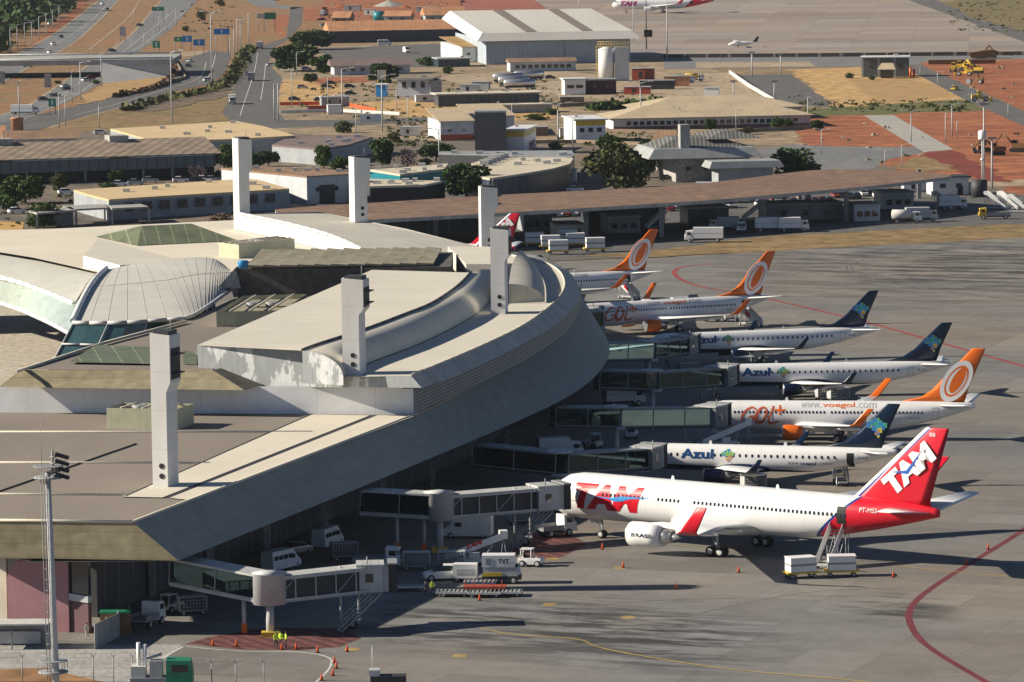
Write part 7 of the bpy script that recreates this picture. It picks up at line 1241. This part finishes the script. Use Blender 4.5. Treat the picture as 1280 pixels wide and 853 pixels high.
# ================================================================ vehicles far away
CARS = {k: Proto(make_car(k, 'x')) for k in ('white', 'car_silver', 'car_dark', 'car_red', 'yellow')}
cars = [(62, 31, 'white', 1.9, 'far carriageway, beside the red one'), (68, 27.5, 'car_red', 1.9, 'far carriageway, behind the white one'), (76, 47.5, 'car_dark', 1.9, 'far carriageway, before the bend'), (128, 6, 'white', 1.9, 'far carriageway at the top edge'), (134, 13, 'car_dark', 1.9, 'far carriageway near the top'), (61, 20, 'white', 1.9, 'far carriageway left lane'), (175, 33, 'car_dark', .9, 'shoulder of the second carriageway'), (140, 65, 'car_dark', .9, 'second carriageway just before the bridge'), (66, 56.5, 'white', 1.9, 'left lane above the bridge'), (62, 67, 'white', 1.9, 'left lane just above the bridge parapet'), (35, 84, 'car_silver', .3, 'below the bridge at the far left'),
    (108, 102, 'white', .8, 'under the bridge, left lane'), (119, 96, 'car_dark', .8, 'under the bridge, dark one'), (82, 110, 'white', .8, 'below the bridge, white front'), (84, 113, 'car_dark', .8, 'below the bridge, right behind the white one'), (69, 121, 'car_dark', .8, 'near the green road sign'), (54, 126, 'car_dark', .8, 'left of the green road sign'), (113, 99.5, 'car_red', .8, 'under the bridge between two others'), (237, 78, 'white', 1.3, 'on the ramp, upper'), (236, 84, 'car_dark', 1.3, 'on the ramp, lower'), (219, 104, 'car_dark', .5, 'at the ramp bend'), (261, 102, 'white', .4, 'on the ramp shoulder'), (340, 83, 'white', .2, 'leaving the access road'), (308, 94, 'car_silver', 1.6, 'in the shaded lane'), (390, 101, 'car_silver', 1.5, 'on the sandy parking ground, upper'), (378, 111, 'car_silver', .1, 'on the sandy parking ground, middle'), (368, 126, 'car_dark', .4, 'large on the sandy parking ground'), (408, 110, 'car_dark', .2, 'at the right of the sandy parking ground'), (414, 106, 'car_dark', .2, 'behind the right parked pair'), (400, 127, 'car_dark', .3, 'beside the grey shed roof'), (383, 88, 'white', .3, 'under the spreading tree'), (437, 110, 'car_dark', .3, 'beside the blue kiosk, left'), (438, 119, 'car_dark', .3, 'beside the blue kiosk, lower left'), (405, 33, 'car_silver', .4, 'near the orange warehouse'), (345, 1, 'car_dark', .2, 'on the side road at the top'),
    (565, 62, 'white', .1, 'beside the red truck'), (607, 132, 'white', 1.2, 'in front of the storage row'), (688, 99, 'car_dark', .2, 'beside the plant yard'), (12, 262, 'car_dark', .4, 'far left, dark, in the car park'), (21, 267, 'white', .5, 'far left, white, in the car park'), (3, 259, 'car_dark', .4, 'cut by the left edge'), (83, 243, 'white', .3, 'pickup-like, behind the carports'), (126, 168, 'white', .1, 'beside the dry field'), (150, 233, 'white', .05, 'white in the arcade car park'), (170, 231, 'car_silver', .05, 'silver in the arcade car park'), (188, 228, 'car_silver', .05, 'second silver in the arcade car park'), (226, 228, 'white', .1, 'beside the bare tree'), (246, 228, 'car_dark', .1, 'right of the bare tree'), (255, 227, 'white', .1, 'farther right of the bare tree'), (266, 227, 'car_silver', .1, 'just left of the farthest tower'), (318, 222, 'car_dark', .2, 'right of the farthest tower'), (324, 227, 'white', .2, 'beside the white hall'), (86, 222, 'white', .05, 'in the arcade shade, left'), (124, 221, 'white', .05, 'in the arcade shade, right'), (719, 240, 'white', .05, 'just above the long canopy'), (808, 216, 'car_dark', .2, 'left of the pagoda-roofed house'), (830, 214, 'white', .2, 'white, by the pagoda-roofed house'), (840, 218, 'car_silver', .2, 'silver, by the pagoda-roofed house'), (834, 226, 'car_dark', .2, 'dark, by the pagoda-roofed house wall'), (1194, 113, 'yellow', 1.1, 'alone on the depot road'), (668, 328, 'car_silver', 2.4, 'just behind the terminal roof edge')]
for k, (u, v, c_, rz, lb) in enumerate(cars): CARS[c_].put(G(u, v), rz, {'white': 'white', 'car_silver': 'silver', 'car_dark': 'dark', 'car_red': 'red', 'yellow': 'bright yellow'}[c_]+' car, '+lb, 'cars on roads and yards')
rr_ = random.Random(5); row = 0
for i in range(58):
    u = 640+i*8.6+rr_.uniform(-2, 2); v0 = 274-(u-640)*.052; k = ('white', 'car_red', 'car_dark', 'car_silver', 'car_red', 'white')[rr_.randrange(6)]
    CARS[k].put(G(u, v0-rr_.choice((0, 3.2, 6))), rr_.choice((1.5, 1.65, -1.5)), {'white': 'white', 'car_silver': 'silver', 'car_dark': 'dark', 'car_red': 'red'}[k]+' car in the packed parking rows behind the long canopy', 'packed '+k.replace('car_', '')+' cars behind the long canopy')
for (u, v, rz, lb, L_, kd, cb, bx) in ((325, 61, 1.55, 'large white box lorry coming down the access road', 9, 'box', 'white', 'light_grey'), (314, 101, 1.6, 'dark lorry in the shaded lane of the access road', 9, 'box', 'car_dark', 'grey'), (290.5, 130, -1.5, 'white lorry at the near end of the access road', 8, 'box', 'white', 'dirty_white'), (31, 143, -.1, 'white bus-like lorry on the near carriageway', 9, 'box', 'white', 'white'), (568, 60, .1, 'red-brown dump truck beside the hangar annex', 8, 'dump', 'white', 'rust_red'),
    (404, 20, 1.4, 'white lorry beside the construction soil', 7, 'box', 'white', 'light_grey'), (880, 303, PI-.1, 'white box truck driving on the service road', 8, 'box', 'white', 'white'), (905, 289, PI, 'grey box truck under the canopy, left of the row', 6.5, 'box', 'white', 'light_grey'), (925, 291, -1.5, 'white truck facing the apron under the canopy', 6, 'flat', 'white', 'grey'), (964, 290, .05, 'white catering truck in the canopy row', 7, 'box', 'white', 'white'), (992, 290, .05, 'white truck with raised box at the right of the canopy row', 6.5, 'box', 'white', 'white'), (1133, 279, .05, 'white-roofed tank truck on the service road', 6.5, 'tank', 'white', 'dirty_white'), (1152, 277, .08, 'second pale truck beside the tank truck', 7, 'box', 'dirty_white', 'light_grey'), (1243, 274, PI, 'yellow-cabbed service truck at the right edge', 7, 'flat', 'yellow', 'grey'),
    (1190, 262, .2, 'white truck behind the tank trucks', 6.5, 'box', 'white', 'white'), (855, 104, .3, 'concrete mixer truck with green drum in the far plant yard', 8, 'tank', 'white', 'green_paint'), (868, 102, .3, 'tank truck with yellow drum in the far plant yard', 7, 'tank', 'white', 'yellow')): put(make_truck(lb, cb, bx, L_, 2.2, kd, name='lorry'), u, v, rz)
for (u, v, rz, lb) in ((481, 57, .05, 'white minibus in front of the dark blue wall'), (508, 66, -1.3, 'white van in the asphalt parking'), (427, 128, .1, 'grey-white bus-like van beside the container')): put(make_minibus(lb) if 'mini' in lb else make_van('white', lb), u, v, rz)
for (u, v, lb) in ((668, 308, 'container dolly farthest left behind the terminal'), (698, 318, 'container dolly nearest the apron edge'), (719, 309, 'container dolly in the middle of the group'), (744, 315, 'smaller container dolly at the right of the group'), (688, 312, 'container dolly behind the nearest one'), (710, 304, 'container dolly at the back of the group')): ct.put(G(u, v), .1, 'white '+lb, 'white container dollies by the service road', 1.25)
for (u, v, rz, lb) in ((1180, 262, 2.6, 'tall white airstair leaning at the canopy end'), (818, 286, .6, 'grey airstair stored under the canopy'), (940, 276, .3, 'white airstair stored in the canopy shade'), (1246, 262, 2.8, 'first of the airstairs stored at the right edge'), (1262, 262, 2.6, 'second of the airstairs stored at the right edge'), (1275, 266, 2.8, 'third of the airstairs stored at the right edge')): s = make_stairs(lb, 4.4, 'airstair', False); s.location = G(u, v); s.rotation_euler.z = rz; s.scale = (.75,)*3
def digger(label, u, v, rz, m='yellow', kind='excavator'):
    t = thing(kind, label, 'construction machine', G(u, v), rz); sc_ = 1.0
    if kind == 'excavator':
        for s_ in (-1, 1): MB().add([(x, s_*1.2+dy, z) for dy in (-.3, .3) for x, z in ((-2, .3), (-1.7, 0), (1.7, 0), (2, .3), (2, .7), (1.7, 1), (-1.7, 1), (-2, .7))], [list(range(8)), list(range(8, 16))]+[(i, (i+1) % 8, 8+(i+1) % 8, 8+i) for i in range(8)], 'black').build('track', None, t)
        MB().bb(-2.2, 1.2, -1.3, 1.3, 1.1, 2.3, m).build('body', None, t); MB().bb(.1, 1.6, -1.3, -.2, 1.3, 3.2, m).bb(.3, 1.63, -1.33, -.17, 2.1, 3.0, 'glass_dark').build('cab', None, t); MB().tube((1, .4, 2), (4, .4, 5), .3, m, 6).tube((4, .4, 5), (6.2, .4, 2.2), .25, m, 6).build('boom', None, t); MB().box((6.2, .4, 1.6), (1.1, 1.2, 1.2), 'dark', ry=.4, taper=.7).build('bucket', None, t)
    else:
        body([(-2.8, .9, 1.0, 2.2, .8), (-.4, .9, 1.0, 2.3, .8), (0, .5, .8, 1.6, .5), (2.6, .4, .9, 1.4, .4)], m, 'body', t); MB().bb(-.9, .3, -.75, .75, 2.2, 3.6, m).bb(-.95, .35, -.7, .7, 2.5, 3.3, 'glass_dark').build('cab', None, t)
        if kind == 'roller': MB().lathe([(.9, -1.1), (.9, 1.1)], (2.5, 0, .9), 'steel', 18, 'y').build('drum', None, t); wheels(t, (-1.9,), .9, .8, .5)
        else: wheels(t, (-1.9, 2.0), 1.0, .8, .5); MB().box((3.6, 0, .7), (.5, 2.8, 1.2), m, ry=-.3).build('bucket', None, t)
for a in (('brown excavator on the dark soil heap at the right edge', 1247, 194, PI, mat('machine_brown', (.22, .11, .04), .7, .2)), ('second brown excavator cut by the right edge', 1272, 190, PI-.3, 'machine_brown'), ('tall excavator at the crusher beside the far fence', 1225, 73, .2, 'machine_brown'), ('excavator in the middle of the yellow machine row', 1222, 92, 2.8, 'yellow')): digger(*a)
for a in (('yellow roller nearest the depot in the machine row', 1192, 90, 1.4, 'yellow', 'roller'), ('yellow roller second in the machine row', 1199, 88, 1.4, 'yellow', 'roller'), ('yellow wheel loader at the front of the machine row', 1206, 95, 2.9, 'yellow', 'wheel_loader'), ('yellow wheel loader behind the machine row', 1212, 87, .4, 'yellow', 'wheel_loader'), ('lone yellow wheel loader beside the depot road', 1225, 127, .1, 'yellow', 'wheel_loader'), ('small brown roller below the machine row', 1220, 105, 2.7, 'machine_brown', 'roller'), ('small brown loader on the soil in front of the excavators', 1230, 192, .6, 'machine_brown', 'wheel_loader')): digger(*a)
t = thing('soil_crusher', 'brown crusher plant at the far fence', 'crusher', G(1213, 73.5)); t.scale = (.75, .75, .6); MB().add([(0, -2, .5), (14, -2, .5), (14, 2, .5), (0, 2, .5), (-1, -2.5, 4), (12, -2.5, 6), (12, 2.5, 6), (-1, 2.5, 4)], [(3, 2, 1, 0), (4, 5, 6, 7), (0, 1, 5, 4), (1, 2, 6, 5), (2, 3, 7, 6), (3, 0, 4, 7)], 'machine_brown').build('hopper', None, t); MB().tube((12, 0, 5), (22, 0, 2), .6, 'machine_brown', 6).build('conveyor', None, t)
t = thing('skip_pile', 'stack of dark planks left of the machine row', 'timber stack', G(1160, 80.5)); MB().bb(0, 26, -1, 1, 0, 1.6, 'machine_brown').build('planks', None, t)
bld('kiosk_blue', 'small blue kiosk with cream sign board on its roof', (470, 121), (482, 121), 4, 4, 'flat', 'sign_blue', 'white'); t = thing('sign_board', 'cream square board on posts above the blue kiosk', 'sign', G(472, 118)); MB().bb(0, 3, -.1, .1, 5, 8.4, 'cream').build('panel', None, t); MB().tube((.2, 0, 0), (.2, 0, 8.4), .12, 'yellow', 5).build('post', None, t); MB().tube((2.8, 0, 0), (2.8, 0, 8.4), .12, 'yellow', 5).build('post', None, t)
bld('white_container', 'white container beside the sandy parking ground', (410, 143), (427, 142.5), 2.6, 3, 'flat', 'white', 'white', ov=.05); bld('grey_shelter', 'grey open shelter above the white container', (402, 134), (437, 132), 3, 5, 'flat', 'wall_grey', 'light_grey', ov=.3)
for k, (u, v, w_) in enumerate(((486, 8, 22), (505, 10, 10), (548, 12, 12), (425, 10, 14), (590, 14, 6))):
    p = G(u, v); t = thing('soil_heap', ['tallest grey heap at the construction site', 'brown heap right of the grey heap', 'brown heap by the site houses', 'brown heap at the left of the site', 'small heap near the hangar'][k], 'heap', p); rr_ = random.Random(k); n = 14; MB().add([(0, 0, w_*.16)]+[(w_*.4*math.cos(2*PI*i/n)*(.8+.4*rr_.random()), w_*.4*math.sin(2*PI*i/n), 0) for i in range(n)], [(0, 1+i, 1+(i+1) % n) for i in range(n)], 'gravel' if k == 0 else 'red_soil').build('mound', None, t)
# thin air between the camera and the far ground

def scatter(name, label, m, zones, n, size, h, seed, cat):
    rr_ = random.Random(seed); mb = MB()
    for (u0, v0, u1, v1, wt) in zones:
        for i in range(int(n*wt)):
            p = G(rr_.uniform(u0, u1), rr_.uniform(v0, v1)); r0 = size*rr_.uniform(.4, 1.5)
            for j in range(7):
                q = Vector((rr_.gauss(0, 1), rr_.gauss(0, 1), abs(rr_.gauss(0, 1)))).normalized(); c_ = p+Vector((q.x*r0, q.y*r0, q.z*r0*h)); s_ = r0*.55; a_ = Vector((rr_.gauss(0, 1), rr_.gauss(0, 1), rr_.gauss(0, 1))).normalized()*s_; b_ = a_.cross(q)
                mb.add([c_-a_, c_+b_, c_+a_, c_-b_], [(0, 1, 2, 3)])
    tag(mb.build(name, m), label, cat, kind='stuff')
scatter('scrub_vegetation', 'low dry scrub and weeds scattered over the open yards', 'leaf_olive', [(380, 100, 700, 150, .2), (700, 120, 1010, 140, .1), (700, 165, 820, 182, .12), (480, 150, 560, 185, .12), (1000, 126, 1210, 140, .15), (225, 5, 300, 40, .05), (1185, 2, 1290, 40, .15), (230, 215, 430, 225, .1), (0, 240, 100, 285, .06)], 900, .75, .6, 3, 'scrub')
scatter('rubble', 'broken stones and debris scattered over the building site and soil', 'tile_weathered', [(405, 3, 580, 24, .35), (1150, 75, 1280, 140, .08), (1000, 145, 1280, 225, .06), (560, 85, 900, 130, .12)], 350, .7, .5, 4, 'rubble')
for k, (u, v, w_, h_, m) in enumerate(((430, 14, 9, 3, 'grey'), (455, 19, 6, 3, 'dirty_white'), (520, 15, 8, 2.5, 'wall_grey'), (560, 20, 6, 4, 'tile_brown'), (575, 116, 7, 2.6, 'white'), (590, 112, 6, 2.6, 'wall_grey'), (520, 128, 8, 2.2, 'wall_pale'), (700, 128, 8, 1.6, 'tile_brown'), (880, 120, 5, 2.6, 'white'), (780, 118, 9, 2.4, 'rust_red'), (800, 112, 12, 3, 'dark'), (830, 108, 9, 3.4, 'tile_orange'), (790, 100, 8, 4, 'rust_red'), (700, 172, 7, 2.5, 'dirty_white'), (660, 170, 6, 2.4, 'tile_brown'), (500, 170, 6, 2.4, 'dirty_white'), (450, 152, 7, 2, 'white'), (870, 242, 6, 2.4, 'white'), (560, 170, 4, 3.4, 'tile_brown'), (740, 205, 7, 2.4, 'dirty_white'), (690, 228, 6, 3, 'white'), (1130, 240, 6, 2.6, 'white'), (1010, 236, 5, 2.6, 'wall_pale'))):
    p = G(u, v); t = thing('site_cabin', f"{['small grey', 'small pale', 'small blue-grey', 'small brown', 'small white'][k % 5]} box cabin {['by the construction soil', 'near the tank yard', 'beside the plant yard wall', 'on the open dirt', 'at the yard edge'][k % 5]}, about {k+3} metres from its neighbour" if False else ['grey cabin at the left of the construction soil', 'pale cabin beside the blue site tank', 'blue-grey cabin between the site houses', 'brown cabin by the hangar gable', 'white cabin left of the tank trailers', 'grey cabin left of the tank trailers', 'pale cabin in front of the mossy-roofed block', 'brown low crate at the service yard wall', 'white cabin on the dirt yard', 'red-brown skip right of the pump house', 'dark bin row right of the silo', 'orange-roofed store right of the silo', 'red-brown block behind the silo', 'pale cabin between the two yellow-banded shops', 'brown hut above the yellow-banded shop', 'pale hut above the mauve tree', 'white crate beside the curving road', 'white cabin just above the canopy edge', 'brown post hut left of the red-banded shop', 'pale hut beside the largest olive tree', 'white kiosk at the tip of the curved hall', 'white cabin just above the right canopy edge', 'pale hut at the left of the big green bush'][k], 'cabin', p, R.uniform(-.2, .2))
    mm_ = M(m); MB().bb(0, w_, 0, 3, 0, h_, mm_).build('wall', None, t); MB().bb(-.2, w_+.2, -.2, 3.2, h_, h_+.2, 'light_grey').build('roof', None, t)
    if w_ > 5: MB().bb(w_*.3, w_*.45, -.05, .02, .6, h_*.75, 'dark').build('door', None, t)
# thin even air over the whole place
hz = MB().bb(-4500, 4500, -60, 6000, -2, 92).build('haze'); hz['kind'] = 'stuff'; hz['label'] = 'thin pale haze lying over the far ground'
m = bpy.data.materials.new('haze_air'); m.use_nodes = True; t_ = m.node_tree; t_.nodes.clear(); o_ = t_.nodes.new("ShaderNodeOutputMaterial"); pv = t_.nodes.new("ShaderNodeVolumePrincipled"); pv.inputs["Color"].default_value = (.8, .86, .95, 1); pv.inputs["Density"].default_value = .00002; pv.inputs["Anisotropy"].default_value = .2; t_.links.new(pv.outputs[0], o_.inputs["Volume"]); hz.data.materials.append(m)

mat('lead_in', (.3, .23, .1), .8, .3, .5)
for (x, y, ph, L_) in ((4.2, 535.2, 37, 70), (24.9, 622.2, 8.6, 60), (13.6, 580.5, 15.5, 60), (26.2, 670.1, -2.4, 60), (20.5, 714.9, -13, 60), (8.9, 761, -24, 60)):
    a = math.radians(ph); d = Vector((math.cos(a), -math.sin(a), 0)); p = Vector((x, y, 0)); MB_ = MB(); n_ = Vector((-d.y, d.x, 0))*.15; q = p+d*L_; MB_.add([(p.x+n_.x, p.y+n_.y, .012), (p.x-n_.x, p.y-n_.y, .012), (q.x-n_.x, q.y-n_.y, .012), (q.x+n_.x, q.y+n_.y, .012)], [(0, 1, 2, 3)], 'lead_in').build('lead_in_line')['kind'] = 'structure'

for pts in ([(150, 52), (135, 66)], [(219, 12), (190, 36), (170, 52), (152, 66)], [(232, 14), (205, 36), (184, 52), (165, 64)], [(136, 4), (116, 24), (92, 42), (56, 62)], [(122, 88), (95, 107), (60, 130), (20, 146)], [(132, 90), (106, 112), (70, 132), (30, 149)], [(258, 78), (248, 98), (205, 112), (150, 129), (95, 144)], [(270, 66), (262, 94), (248, 103)], [(322, 66), (318, 90), (308, 120), (300, 145)], [(332, 80), (330, 100), (326, 125)]): stripe('lane_line', pts, .28, 'paint_white', z=.0, n=6)
